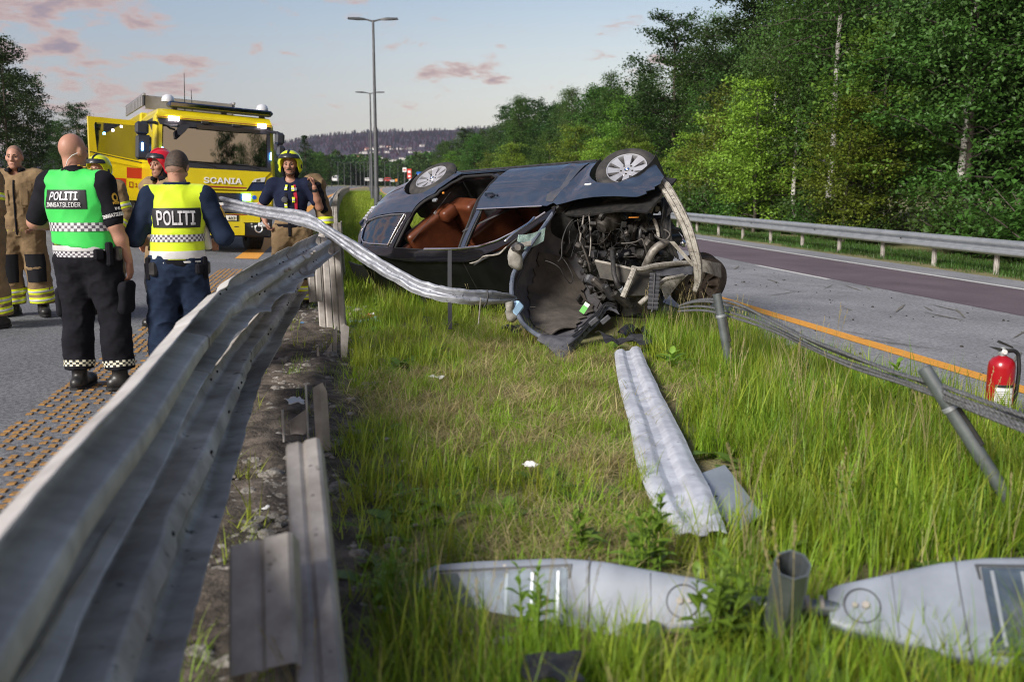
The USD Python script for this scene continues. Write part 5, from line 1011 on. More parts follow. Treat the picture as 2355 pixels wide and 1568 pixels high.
# wheels
def wheel(c, ax, up, muddy=False, name='wheel'):
    """axle direction ax points outwards"""
    ax = unit(ax); u = unit(np.asarray(up) - ax * (np.asarray(up) @ ax)); w = np.cross(ax, u); R = .322; ty = 'tyre_mud' if muddy else 'tyre'; al = 'alloy_mud' if muddy else 'alloy'
    prof = [(.205, -.110), (.235, -.116), (.285, -.112), (.308, -.098), (.318, -.085)] + [(.322 - (.006 if k % 2 else 0), -.08 + .16 * k / 12) for k in range(13)] + [(.318, .085), (.308, .098), (.285, .112), (.262, .117), (.235, .116), (.212, .108), (.207, .095)]
    mb = MB().lathe(c, ax, prof, 56); t = part(car, name, mb, ty, 40)
    tr = MB()
    for k in range(56):
        g = 2 * PI * k / 56; d = math.cos(g) * u + math.sin(g) * w; tt = np.cross(ax, d)
        for s in (-1, 1): tr.box(c + d * .3225 + ax * s * .062, (.0105, .030, .030), frame(d, tt, ax), .002)
    part(t, 'tread', tr, ty, False, kind='stuff')
    rim = MB().lathe(c, ax, [(.207, .094), (.214, .104), (.212, .110), (.203, .108), (.196, .096), (.190, .05), (.182, -.09), (.17, -.1)], 56); part(t, 'rim', rim, al, 40)
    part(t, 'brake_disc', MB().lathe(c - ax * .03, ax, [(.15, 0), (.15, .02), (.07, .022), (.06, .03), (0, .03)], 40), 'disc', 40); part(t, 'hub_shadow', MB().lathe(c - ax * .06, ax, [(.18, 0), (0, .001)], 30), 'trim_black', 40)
    sp = MB()
    for k in range(8):
        g = 2 * PI * (k + .5) / 8; d = math.cos(g) * u + math.sin(g) * w; tt = np.cross(ax, d)
        sp.hull([c + d * r + tt * s + ax * h for r, ww, hs in ((.060, .022, (.045, .082)), (.13, .031, (.055, .090)), (.199, .046, (.070, .102))) for s in (-ww, ww) for h in hs])
    part(t, 'spokes', sp, al, 25); part(t, 'hub', MB().lathe(c, ax, [(.088, .045), (.084, .080), (.072, .086), (.040, .084), (.036, .088), (.0, .090)], 32), al, 40)
    for k in range(5): g = 2 * PI * k / 5 + .3; d = math.cos(g) * u + math.sin(g) * w; part(t, 'wheel_bolt', MB().cyl(c + d * .062 + ax * .08, c + d * .062 + ax * .091, .011, 6), 'grime', False)
    if muddy: return t
    part(t, 'badge_ring', MB().lathe(c + ax * .09, ax, [(.026, 0), (.026, .003), (.022, .004), (.0, .004)], 28), 'trim_black', 40)
    for k in range(4):
        g = PI / 2 * k; pts = [c + ax * .0945] + [c + ax * .0945 + .019 * (math.cos(g + a) * u + math.sin(g + a) * w) for a in np.linspace(0, PI / 2, 7)]; part(t, 'badge_quarter', MB().add(np.array(pts), [[0, i, i + 1] for i in range(1, 7)]), 'sign_blue' if k % 2 else 'plate_white', False)
    return t
wheel(LFW - Cr * .10 + V(.045, -.02, -.125), -Cr + Ca * .22 + V(0, -.16, .0), Cu); wheel(xf(CM, V(-.80, -1.443, .32)), -Cr, Cu)
rfw = at(1604, 648, 11.15); wheel(rfw, unit(V(.30, -.74, -.28)), Cu, True)
for yc in (1.443, -1.443): part(car, 'wheel_arch_liner', MB().slab(np.array([[V(-.90 + .34 * t, yc + .37 * math.cos(g), .33 + .37 * math.sin(g)) for t in np.linspace(0, 1, 5)] for g in np.linspace(-.3, PI + .3, 22)]), .006), 'plastic_black', 40, world=False)
# bonnet, flung open and folded down: inside faces the camera
rim = [(1276, 485, 10.40), (1252, 520, 10.22), (1224, 559, 10.05), (1198, 600, 9.88), (1180, 636, 9.75), (1177, 665, 9.62), (1183, 700, 9.45), (1200, 738, 9.25), (1226, 763, 9.1), (1250, 776, 9.0), (1285, 785, 8.95)]
hin = [(1284, 490, 10.55), (1296, 515, 10.6), (1308, 543, 10.66), (1326, 575, 10.7), (1343, 606, 10.72), (1356, 640, 10.7), (1368, 668, 10.65), (1384, 700, 10.5), (1392, 716, 10.3), (1372, 728, 9.9), (1330, 760, 9.35)]
A = interp_rows([at(*p) for p in rim], 40); B = interp_rows([at(*p) for p in hin], 40); n = 26; P = np.zeros((40, n, 3)); cv = Cu * 1.0
for j, t in enumerate(np.linspace(0, 1, n)):
    bow = (math.sin(PI * t ** .75)) * (.30 * np.sin(PI * np.linspace(.02, .96, 40)) ** .7)[:, None]; P[:, j] = A * (1 - t) + B * t + bow * unit(V(-.55, .70, -.28))
P += .05 * NT(P, 3.0, 4)[..., None] * V(.4, -.8, .2); P[..., 2] = np.maximum(P[..., 2], .04)
bon = part(car, 'bonnet', MB().slab(P, .012), 'hood_inner', 40)
part(bon, 'rim', MB().tube(A + V(-.006, -.012, 0), .022, 8), 'rim_paint', 40)
nrm = np.cross(np.gradient(P, axis=0), np.gradient(P, axis=1)); nrm /= np.linalg.norm(nrm, axis=-1, keepdims=True); nrm *= np.sign((nrm * (EYEP - P)).sum(-1))[..., None]
part(bon, 'inner_fold', MB().tube(P[1:, 3] + nrm[1:, 3] * .01, .02, 8, sq=.5), 'hood_inner', 40); part(bon, 'inner_fold', MB().tube(P[1:, 4] + nrm[1:, 4] * .004, .008, 6), 'car_paint_dirty', 40)
a0, a1, b0, b1 = 9, 38, 8, 22; Q = []
for i in range(a0, a1):
    r = []
    for k, j in enumerate(np.linspace(b0 + 1.3 * abs(NT(V(i * .5, 0, 0), 1., 3)) * 4, b1 - 4 * max(0, (14 - i) / 8.) + 2.5 * NT(V(i * .6, 5, 0), 1., 7), 18)):
        jj = int(j); fr = j - jj; q = P[i, jj] * (1 - fr) + P[i, min(jj + 1, n - 1)] * fr; r.append(q + nrm[i, jj] * (.022 + .03 * math.sin(PI * k / 17) + .03 * NT(q, 6., 5)))
    Q.append(r)
part(bon, 'liner', MB().slab(np.array(Q), .012), 'hood_liner', 50)
for p in ((1253, 767, 8.95, 'engine_grey'), (1225, 706, 9.2, 'engine_grey')): part(bon, 'clip', MB().box(at(*p[:3]), (.05, .008, .008), None, .002), p[3], False)
c = at(1344, 708, 9.55); nn = unit(EYEP - c); e = unit(V(.55, 0, .83) - nn * (V(.55, 0, .83) @ nn)); part(bon, 'warning_label', MB().box(c, (.11, .055, .004), frame(e, np.cross(nn, e), nn), .001), 'label_green', False); part(bon, 'label_stripe', MB().box(c + e * .036 + nn * .003, (.035, .052, .003), frame(e, np.cross(nn, e), nn), .001), 'label_white', False)
# black bumper shell and splash panel lying under the bonnet
O = [(1234, 782, 8.9), (1262, 800, 8.75), (1292, 822, 8.6), (1318, 806, 8.75), (1345, 775, 9.0), (1378, 742, 9.25), (1402, 712, 9.5), (1424, 722, 9.5)]; I = [(1256, 776, 9.15), (1290, 772, 9.1), (1312, 768, 9.1), (1330, 755, 9.15), (1352, 738, 9.3), (1372, 722, 9.5), (1384, 710, 9.7), (1398, 706, 9.8)]
A = interp_rows([at(*p) for p in O], 30); B = interp_rows([at(*p) for p in I], 30); P = np.array([[a * (1 - t) + b * t + V(0, -.04, .05) * math.sin(PI * t) + .02 * NT(a * 1. + t, 4., 6) for t in np.linspace(0, 1, 9)] for a, b in zip(A, B)]); P[..., 2] = np.maximum(P[..., 2], .012)
bs = part(car, 'bumper_shell', MB().slab(P, .008), 'plastic_grey', 35)
mb = MB()
for i in range(10, 30, 2):
    mb.tube([P[i, 1] + V(0, -.012, .012), P[i, 7] + V(0, -.012, .012)], .007, 5)
for j in (2, 4, 6): mb.tube([P[i, j] + V(0, -.012, .014) for i in range(8, 30)], .008, 5)
part(bs, 'rib', mb, 'plastic_black', True, kind='stuff')
for k, (a, b) in enumerate((((1352, 752, 9.0), (1376, 728, 9.2)), ((1322, 772, 8.95), (1340, 756, 9.05)), ((1386, 726, 9.3), (1398, 745, 9.2)))): part(bs, 'bracket', MB().box((at(*a) + at(*b)) / 2, (.10, .02, .05), rotm([0, 1, 0], -.7), .008), 'plastic_grey', False)
# ---- the open engine bay: everything placed where it shows
def tb(name, pts, r, look, n=10, parent=None, smooth=True): return part(parent or car, name, MB().tube(interp_rows([at(*p) for p in pts], max(10, 6 * len(pts))), r, n), look, smooth)
def bxw(name, c, s, ang=(0, 0, 0), look='engine', ch=.015, parent=None, tp=1.0):
    R = CM[:3, :3] @ rotm([1, 0, 0], math.radians(ang[0])) @ rotm([0, 1, 0], math.radians(ang[1])) @ rotm([0, 0, 1], math.radians(ang[2])); return part(parent or car, name, MB().box(at(*c), s, R, ch, tp), look, 25)
part(car, 'inner_wing', MB().slab(np.array([[V(-.72 + .06 * t, .95 + 1.05 * u, .93 - .62 * t + .03 * math.sin(7 * u)) for t in np.linspace(0, 1, 8)] for u in np.linspace(0, 1, 14)]), .02), 'trim_black', 30, world=False)
part(car, 'inner_wing', MB().slab(np.array([[V(.72 - .04 * t, .95 + .45 * u, .90 - .5 * t + .04 * math.sin(6 * u)) for t in np.linspace(0, 1, 8)] for u in np.linspace(0, 1, 14)]), .02), 'engine', 30, world=False)
part(car, 'undertray', MB().slab(np.array([[V(x, y, .24 + .04 * math.sin(8 * y)) for x in np.linspace(-.66, .66, 9)] for y in np.linspace(1.0, 1.4, 7)]), .02), 'engine', 30, world=False)
part(car, 'cowl_panel', MB().slab(np.array([[V(x, .70 + .30 * t, 1.0 - .10 * t + .015 * math.sin(x * 20)) for x in np.linspace(-.72, .72, 26)] for t in np.linspace(0, 1, 6)]), .02), 'trim_black', 30, world=False)
rg = np.random.default_rng(77)
eb = part(car, 'engine_block', MB().box(V(.0, 1.42, .55), (.42, .66, .50), rotm([0, 1, 0], .2), .04), 'engine', 25, world=False)
part(eb, 'head_cover', MB().box(V(.0, 1.42, .82), (.30, .62, .10), rotm([0, 1, 0], .2), .03), 'plastic_black', 25, world=False)
for k in range(6): part(eb, 'cover_rib', MB().box(V(.0, 1.18 + k * .095, .872), (.28, .03, .03), rotm([0, 1, 0], .2), .01), 'engine_grey', 25, world=False)
for k in range(8): part(eb, 'intake_runner', MB().tube(interp_rows([V(-.16, 1.16 + k * .075, .80), V(-.30, 1.16 + k * .075, .86), V(-.40, 1.16 + k * .075, .70), V(-.36, 1.17 + k * .075, .56)], 14), .026, 10), 'plastic_black' if k % 2 else 'engine', True, world=False)
part(car, 'strut_tower', MB().lathe(V(-.55, 1.36, .90), V(0, 0, -1), [(0, -.06), (.06, -.06), (.07, -.02), (.12, 0), (.15, .08), (.16, .3)], 28), 'engine_grey', 35, world=False)
part(car, 'brake_booster', MB().lathe(at(1374, 508, 10.9), -Ca * .3 - V(0, 1, 0), [(.0, .10), (.06, .10), (.11, .085), (.125, .05), (.125, .0), (.10, -.03)], 28), 'engine_grey', 35); part(car, 'fluid_cap', MB().cyl(at(1392, 521, 10.7), at(1393, 522, 10.62), .025, 14), 'engine_grey', 30)
x = bxw('air_box', (1416, 518, 10.45), (.26, .20, .12), (12, 8, 10), 'plastic_black', .025); c = at(1406, 520, 10.33); nn = unit(EYEP - c); part(x, 'sticker', MB().box(c, (.065, .05, .003), frame(V(.9, .0, -.42), np.cross(nn, V(.9, 0, -.42)), nn), .001), 'label_white', False)
for c, s, a, lk in (((1335, 520, 10.8), (.10, .5, .05), (0, 0, 5), 'engine'), ((1310, 560, 10.7), (.10, .12, .34), (0, 10, 0), 'engine'), ((1450, 545, 10.4), (.14, .1, .1), (20, 0, 30), 'engine_grey'), ((1403, 560, 10.6), (.12, .12, .10), (5, 30, 0), 'engine'), ((1420, 590, 10.4), (.10, .16, .10), (0, 0, 25), 'plastic_black'),
                    ((1445, 600, 10.2), (.24, .14, .12), (10, 0, 8), 'gloss_black'), ((1392, 597, 10.3), (.22, .12, .09), (0, 12, 0), 'plastic_black'), ((1490, 560, 10.2), (.12, .12, .1), (30, 20, 0), 'engine_grey'), ((1476, 585, 10.1), (.1, .1, .1), (0, 30, 10), 'engine'), ((1512, 520, 10.1), (.10, .2, .1), (0, 20, 20), 'engine_grey'),
                    ((1360, 645, 10.3), (.14, .1, .09), (10, 20, 30), 'plastic_grey'), ((1378, 655, 10.1), (.2, .08, .07), (0, 0, 30), 'engine_grey'), ((1400, 672, 10.0), (.2, .1, .06), (20, 0, 10), 'plastic_black'), ((1430, 690, 9.9), (.26, .1, .06), (0, 10, 20), 'engine'), ((1480, 500, 10.2), (.16, .08, .08), (0, 30, 0), 'engine'), ((1500, 470, 10.3), (.2, .12, .1), (20, 10, 0), 'trim_black'), ((1455, 660, 10.4), (.3, .2, .2), (0, 0, 0), 'trim_black'), ((1490, 690, 10.2), (.3, .2, .2), (0, 0, 0), 'trim_black')):
    bxw('engine_part', c, s, a, lk, .02)
rgc = np.random.default_rng(12)
for k in range(170):                                        # clutter of small castings, brackets and caps
    c = at(rgc.uniform(1330, 1530), rgc.uniform(490, 690), rgc.uniform(10.0, 10.75)); lk = ['engine', 'engine_grey', 'plastic_black', 'engine', 'trim_black'][k % 5]
    if k % 4: part(car, 'engine_part', MB().box(c, rgc.uniform(.015, .085, 3), CM[:3, :3] @ rotm(unit(rgc.normal(0, 1, 3)), rgc.uniform(0, 1.2)), .008), lk, 25)
    else: d = unit(rgc.normal(0, 1, 3)); part(car, 'pulley', MB().lathe(c, d, np.array([(0, .03), (.03, .03), (.035, .02), (.055, .02), (.055, -.02), (.03, -.03)]) * rgc.uniform(.4, .9), 20), lk, 35)
for k in range(64):                                        # wiring and thin hoses
    a = V(rgc.uniform(1320, 1540), rgc.uniform(485, 660), 0); m = [(a[0], a[1], rgc.uniform(10.1, 10.5))]
    for q in range(3): a = a + V(rgc.normal(0, 26), rgc.normal(8, 26), 0); m.append((np.clip(a[0], 1310, 1560), np.clip(a[1], 480, 715), rgc.uniform(10.05, 10.5)))
    tb('wire', m, rgc.uniform(.0025, .0065), ['hose', 'hose', 'engine_grey', 'rubber'][k % 4], 6)
tb('fuel_line', [(1345, 495, 10.5), (1318, 505, 10.4), (1300, 530, 10.35), (1292, 560, 10.3), (1291, 590, 10.25), (1283, 602, 10.2)], .008, 'hose', 8)
tb('fuel_line', [(1254, 600, 9.95), (1285, 615, 9.9), (1300, 640, 9.95), (1312, 652, 10.0), (1317, 640, 10.05), (1305, 610, 10.2), (1290, 590, 10.3)], .005, 'hose', 8)
tb('gas_strut', [(1342, 497, 10.2), (1333, 555, 10.1)], .010, 'hose_silver', 10); tb('gas_strut', [(1354, 497, 10.15), (1358, 555, 10.05), (1355, 590, 10.0)], .008, 'hose_silver', 10); tb('wiper_rod', [(1333, 555, 10.1), (1348, 590, 10.1), (1358, 625, 10.15)], .012, 'engine_grey', 8)
tb('cooling_hose', [(1407, 578, 9.95), (1409, 600, 9.85), (1411, 625, 9.75), (1418, 650, 9.7), (1430, 668, 9.75)], .024, 'hose', 14); tb('hose_clamp', [(1426, 662, 9.72), (1432, 671, 9.74)], .028, 'galv_clean', 14)
tb('intake_pipe', [(1533, 557, 10.0), (1515, 566, 9.95), (1500, 580, 9.95), (1490, 600, 10.0), (1484, 612, 10.1)], .042, 'hose_silver', 16); tb('intake_pipe', [(1536, 556, 10.1), (1548, 548, 10.2), (1560, 548, 10.3)], .04, 'rubber', 14)
tb('coolant_hose', [(1490, 528, 10.1), (1530, 525, 10.0), (1556, 527, 10.05), (1568, 535, 10.2), (1575, 548, 10.4)], .018, 'rubber', 12); tb('metal_pipe', [(1505, 540, 9.9), (1530, 552, 9.85), (1540, 540, 9.85), (1526, 528, 9.9)], .010, 'engine_grey', 10)
tb('metal_pipe', [(1428, 560, 10.0), (1460, 557, 9.95), (1475, 550, 9.95), (1482, 565, 9.95), (1487, 585, 10.0)], .009, 'engine_grey', 8)
for k in range(9): tb('wire', [(1522 + k * 1.5, 455 + 2 * k, 10.0), (1524 + 2 * k, 490, 9.9 + .02 * k), (1518 + 3 * k, 530, 9.95), (1530 + 4 * k, 575 + 3 * k, 10.0)], .006, 'hose' if k % 3 else 'rubber', 6)
x = bxw('yellow_tag', (1457, 500, 10.0), (.012, .12, .02), (0, 0, 0), 'orange_bulb', .003); part(car, 'steel_strap', MB().slab(np.array([[at(1538 + 6 * k, 555, 9.85), at(1590 + 5 * k, 612, 9.9)] for k in (0, .5, 1., 1.5, 2.)]), .008), 'bumper_bar', 30)
# radiator pack: slatted core, crumpled frame, fan shroud
def quad(name, pts, look, th=.02, parent=None, m=10, wav=.006, smooth=30):
    q = [at(*p) for p in pts]; P = np.array([[q[0] * (1 - u) * (1 - w) + q[1] * u * (1 - w) + q[2] * u * w + q[3] * (1 - u) * w for u in np.linspace(0, 1, m)] for w in np.linspace(0, 1, m)]); P += wav * NT(P, 14., 4)[..., None] * V(0, 1, 1); return part(parent or car, name, MB().slab(P, -th if np.cross(P[0, 1] - P[0, 0], P[1, 0] - P[0, 0]) @ (EYEP - P[0, 0]) < 0 else th), look, smooth), P
ra, P = quad('slatted_panel', [(1368, 602, 10.1), (1455, 622, 9.9), (1448, 656, 9.8), (1384, 642, 10.0)], 'radiator', .03)
for i in range(9):
    a, b = P[1, i], P[8, i]; part(ra, 'slat', MB().tube([a + V(0, -.015, .0), (a + b) / 2 + V(.02, -.03, 0), b + V(0, -.015, 0)], .009, 6), 'radiator' if i % 2 else 'engine_grey', True)
part(ra, 'edge_bar', MB().tube([P[0, 0] + V(0, -.02, .01), P[0, 5] + V(0, -.02, .015), P[0, 9] + V(0, -.02, .01)], .016, 8), 'bumper_bar', True)
co, P = quad('radiator_core', [(1452, 622, 9.75), (1600, 610, 10.1), (1490, 684, 9.7), (1436, 684, 9.6)], 'radiator', .04, wav=.004)
for k in range(22): u = k / 21.; a = P[0] * (1 - u) + P[-1] * u; part(co, 'fin', MB().tube(P[0] * (1 - u) + P[-1] * u + V(0, -.008, 0), .0025, 4, False), 'engine', True)
tb('radiator_frame', [(1432, 683, 9.55), (1442, 660, 9.55), (1458, 620, 9.6)], .030, 'bumper_bar', 8, smooth=40); tb('radiator_frame', [(1452, 616, 9.6), (1470, 619, 9.62), (1500, 612, 9.7), (1540, 607, 9.85), (1575, 605, 10.0), (1600, 610, 10.05)], .026, 'bumper_bar', 8, smooth=40)
quad('front_cross_panel', [(1498, 622, 9.75), (1592, 613, 10.0), (1590, 632, 9.95), (1520, 636, 9.75)], 'plastic_grey', .01); tb('radiator_frame', [(1512, 660, 9.6), (1535, 640, 9.6), (1570, 634, 9.8)], .020, 'bumper_bar', 8)
quad('torn_skin', [(1515, 652, 9.65), (1580, 632, 9.9), (1560, 650, 9.85), (1530, 690, 9.65)], 'bumper_bar', .008); tb('radiator_frame', [(1470, 700, 9.5), (1490, 682, 9.5)], .026, 'bumper_bar', 8)
sh, P = quad('air_guide', [(1494, 630, 9.5), (1516, 630, 9.5), (1510, 716, 9.35), (1488, 714, 9.35)], 'plastic_black', .03)
for k in range(9): w = (k + .5) / 9; i = int(w * 9); part(sh, 'rib', MB().box(P[i].mean(0) + V(0, -.028, 0), (.105, .02, .012), rotm([0, 1, 0], .05), .003), 'plastic_grey', False)
tb('air_guide_edge', [(1505, 628, 9.46), (1503, 670, 9.4), (1499, 718, 9.32)], .012, 'plastic_black', 6)
# pale bumper carrier arching over the front
bb = [(1508, 410, 10.05), (1524, 424, 9.95), (1545, 455, 9.85), (1565, 492, 9.8), (1582, 530, 9.78), (1595, 575, 9.78), (1605, 610, 9.8), (1606, 640, 9.85), (1598, 668, 9.9)]
C = interp_rows([at(*p) for p in bb], 60); P = []
for i in range(60):
    t = unit(C[min(i + 1, 59)] - C[max(i - 1, 0)]); o = unit(np.cross(t, EYEP - C[i])); nn = np.cross(o, t); w = np.interp(i, [0, 8, 30, 50, 59], [.035, .05, .05, .042, .02]); P.append([C[i] + o * w * a + nn * (b + .012 * NT(C[i] + a, 9., 4)) for a, b in ((-1, 0), (-.6, .012), (-.45, .034), (.0, .036), (.1, .016), (.3, .036), (.75, .034), (1, 0))])
part(car, 'bumper_carrier', MB().slab(np.array(P), .008), 'bumper_bar', 30)
tb('carrier_edge', [(1532, 420, 9.9), (1556, 455, 9.8), (1577, 495, 9.75), (1593, 535, 9.72), (1606, 585, 9.74), (1612, 620, 9.8)], .010, 'bumper_bar', 6)
wr = np.array([[at(1598 + 60 * u, 592 + 14 * u + (25 + 8 * u) * w, 10.4 + .3 * u) + V(0, -.1 * math.sin(PI * u), 0) for u in np.linspace(0, 1, 9)] for w in np.linspace(0, 1, 6)]); part(car, 'arch_fragment', MB().slab(wr, .012), 'bumper_bar', 30)
# washer bottle, lamp remains, broken bracket near the upper wheel
f = Field((-.14, -.12, -.16), (.14, .12, .16), .01); f.bx((0, 0, 0), (.17, .12, .2), rotm([0, 1, 0], .3), .03).ell((.05, 0, .06), (.07, .06, .05)).ell((-.03, -.02, -.09), (.08, .06, .05)); v, fc = f.mesh(); v += .016 * NT(v, 16., 3)[:, None]; part(car, 'washer_bottle', (v @ rotm([0, 1, 0], .5).T + at(1485, 425, 10.1), fc), 'airbag', True)
tb('wire', [(1435, 416, 10.1), (1452, 428, 10.0), (1478, 438, 9.95), (1495, 432, 9.95), (1510, 425, 9.95), (1520, 432, 9.95)], .009, 'rubber', 8); tb('torn_trim', [(1430, 428, 10.2), (1455, 434, 10.05), (1478, 438, 10.0)], .014, 'trim_black', 6)
quad('lamp_housing', [(1510, 470, 10.1), (1545, 450, 10.2), (1552, 480, 10.1), (1528, 508, 10.)], 'engine_grey', .06); tb('lamp_bracket', [(1492, 450, 10.1), (1510, 462, 10.05), (1532, 470, 10.1), (1550, 486, 10.1)], .020, 'bumper_bar', 7); tb('lamp_bracket', [(1503, 505, 10.0), (1512, 530, 9.95), (1514, 548, 9.95)], .018, 'bumper_bar', 7)
part(car, 'fog_lamp', MB().lathe(at(1570, 560, 9.9), V(-.4, -1, .1), [(0, .02), (.02, .018), (.034, .005), (.038, -.02), (.02, -.06)], 20), 'chrome', 40)
for k in range(14): q = V(rgc.uniform(1460, 1535), rgc.uniform(440, 505), rgc.uniform(10.05, 10.35)); part(car, 'torn_bracket', MB().box(at(*q), rgc.uniform(.02, .14, 3) * V(1, .3, 1), rotm(unit(rgc.normal(0, 1, 3)), rgc.uniform(0, 3)), .006), ['engine', 'bumper_bar', 'engine_grey', 'trim_black'][k % 4], 25)
# smashed windscreen corner, door mirror and airbag by the bonnet
wsg = np.array([[at(1192 + 62 * u - 4 * w, 540 + 4 * u - 20 * u * u + (36 - 6 * u) * w, 9.95 + .2 * u) for u in np.linspace(0, 1, 16)] for w in np.linspace(0, 1, 8)]); wsg += .03 * NT(wsg, 12., 3)[..., None] * V(0, 1, 0); part(car, 'broken_windscreen', MB().slab(wsg, .006), 'broken_glass', False)
quad('torn_lining', [(1188, 562, 9.9), (1222, 555, 9.95), (1220, 566, 9.9), (1192, 570, 9.85)], 'airbag', .01)
tb('windscreen_seal', [(1090, 610, 10.2), (1120, 592, 10.15), (1150, 580, 10.1), (1185, 552, 10.0), (1215, 530, 10.1), (1240, 512, 10.25)], .012, 'rubber', 7); tb('torn_seal', [(1080, 606, 10.25), (1100, 600, 10.2), (1112, 590, 10.15), (1145, 585, 10.1), (1165, 568, 10.05), (1200, 548, 10.0)], .009, 'bumper_bar', 6); tb('pillar_trim', [(1160, 556, 10.0), (1190, 530, 10.05), (1216, 513, 10.15), (1228, 500, 10.25)], .014, 'chrome', 8)
f = Field((-.14, -.14, -.19), (.14, .14, .19), .011); f.ell((0, 0, 0), (.07, .06, .115)).ell((.03, 0, -.05), (.05, .06, .08)); v, fc = f.mesh(); v += .02 * NT(v, 14., 6)[:, None]; part(car, 'mirror_cap', (v + at(1183, 592, 9.45), fc), 'airbag', True)
mi = bxw('mirror_body', (1188, 572, 9.42), (.10, .16, .09), (0, 20, 30), 'plastic_black', .02); part(mi, 'mirror_motor', MB().lathe(at(1191, 570, 9.34), V(-.1, -1, .2), [(0, .02), (.03, .02), (.034, 0), (.045, -.01)], 16), 'engine_grey', 35)
f = Field((-.14, -.12, -.19), (.14, .12, .19), .012); f.ell((0, 0, .02), (.045, .05, .10)).ell((.02, .0, -.07), (.05, .05, .05)); v, fc = f.mesh(); v += .03 * NT(v, 12., 9)[:, None]; part(car, 'airbag', (v + at(1172, 712, 9.3), fc), 'airbag', True)
bxw('lamp_unit', (1183, 712, 9.35), (.10, .12, .16), (0, 0, 20), 'sky_plastic', .02)
print('car', len(stage.GetPrimAtPath('/World/wrecked_car').GetChildren()))

# ---------------------------------------------------------------- the fire engine
tp0 = gnd(492, 581); ty = math.radians(-26.0); tilt = math.radians(4.0)
TYv = V(math.sin(ty), math.cos(ty), 0); TXv = V(math.cos(ty), -math.sin(ty), 0); TZ = V(0, 0, 1) * math.cos(tilt) + TXv * math.sin(tilt); TXv = TXv * math.cos(tilt) - V(0, 0, 1) * math.sin(tilt)
TM = frame(TXv, TYv, TZ, tp0); TI = np.linalg.inv(TM)
tr = thing('fire_engine', 'yellow fire engine with red checks standing on the left carriageway, blue lights on', 'fire engine', TM)
Z3 = lambda X, Y: (188.3 + X * .2503, 219.7 + Y * .2503)
def hitl(X, Y, y0, slope=0.0, z0=0.0):
    """local point where the sight line meets the front plane y = y0 + slope (z - z0)"""
    o, d = xf(TI, EYEP), TI[:3, :3] @ ray(*Z3(X, Y)); t = (y0 + slope * (o[2] - z0) - o[1]) / (d[1] - slope * d[2]); return o + d * t
SL, ZB = .075, 1.72
def plate(name, pts, look, y0=-.012, th=.03, upper=False, parent=None, cell=.12, bulge=0.0):
    q = np.array([hitl(X, Y, y0, SL if upper else 0, ZB) for X, Y in pts]); p2 = Polygon(q[:, [0, 2]]); v2, f = polygrid(p2 if p2.is_valid else p2.buffer(0), cell)
    v = np.stack([v2[:, 0], y0 + (SL * (v2[:, 1] - ZB) if upper else 0) + bulge * ((v2[:, 0] / 1.2) ** 2 - 1), v2[:, 1]], 1)
    if np.cross(v[f[0, 1]] - v[f[0, 0]], v[f[0, 2]] - v[f[0, 0]])[1] > 0: f = f[:, ::-1]
    v, f = shell(v, f, th); return part(parent or tr, name, (v, f), look, 30, world=False)
def tbox(name, c, s, look, ch=.02, parent=None, R=None): return part(parent or tr, name, MB().box(c, s, R, ch), look, 30, world=False)
# cab, chassis, body
cabm = MB().hull([V(x, y, z) for x, y, z in [(a * s, b, c) for s in (-1, 1) for a, b, c in ((1.18, .05, .95), (1.24, .14, .95), (1.25, .10, 1.7), (1.19, .03, 1.7), (1.15, .20, 2.80), (1.22, .30, 2.72), (1.14, .30, 2.88), (1.05, .36, 2.90), (1.24, 2.6, .95), (1.24, 2.6, 2.72), (1.12, 2.6, 2.92))]])
part(tr, 'cab', cabm, 'truck_yellow', 30, world=False)
tbox('chassis', V(0, 3.6, .75), (1.0, 6.6, .35), 'truck_dark'); tbox('body', V(0, 5.3, 1.95), (2.48, 5.1, 2.0), 'truck_yellow', .04)
tbox('bumper_core', V(0, .30, .66), (2.44, .50, .60), 'truck_dark', .04)
for s in (-1, 1): part(tr, 'wheel_arch', MB().slab(np.array([[V(s * x, 1.35 + .68 * math.cos(g), .52 + .66 * math.sin(g)) for x in (.85, 1.0, 1.25)] for g in np.linspace(0, PI, 16)]), .03), 'truck_dark', 40, world=False)
for s, y in ((-1, 1.35), (1, 1.35), (-1, 5.6), (1, 5.6)):
    t = part(tr, 'tyre', MB().lathe(V(s * 1.08, y, .50), V(s, 0, 0), [(.28, -.16), (.44, -.165), (.488, -.14)] + [(.50 - .012 * (k % 3 == 2), -.13 + .26 * k / 12) for k in range(13)] + [(.488, .14), (.44, .165), (.28, .16)], 40), 'tyre', 40, world=False)
    part(t, 'rim', MB().lathe(V(s * 1.08, y, .50), V(s, 0, 0), [(.285, .15), (.27, .10), (.2, .06), (.12, .1), (.1, .14), (0, .15)], 32), 'alu', 40, world=False)
# front: windscreen, visor band, bonnet panel, grilles, bumper
plate('visor_band', [(700, 208), (1738, 300), (1722, 362), (712, 262)], 'truck_dark', -.03, .10, True)
plate('windscreen_surround', [(712, 250), (1722, 350), (1735, 690), (700, 600)], 'truck_dark', .012, .04, True)
plate('windscreen', [(748, 285), (1694, 362), (1688, 655), (742, 580)], 'windscreen_glass', -.006, .012, True, cell=.10, bulge=.03)
plate('roof_edge', [(688, 168), (1742, 262), (1744, 296), (690, 200)], 'truck_yellow', -.06, .25, True); plate('roof_stripe', [(690, 188), (1743, 281), (1743, 287), (690, 195)], 'dark_red', -.064, .02, True)
plate('pillar', [(706, 215), (738, 222), (735, 640), (705, 640)], 'truck_yellow', -.02, .05, True); plate('pillar', [(1700, 330), (1726, 330), (1735, 680), (1706, 676)], 'truck_dark', -.02, .05, True)
plate('cowl', [(640, 600), (1735, 668), (1735, 708), (640, 664)], 'truck_dark', -.03, .06); 
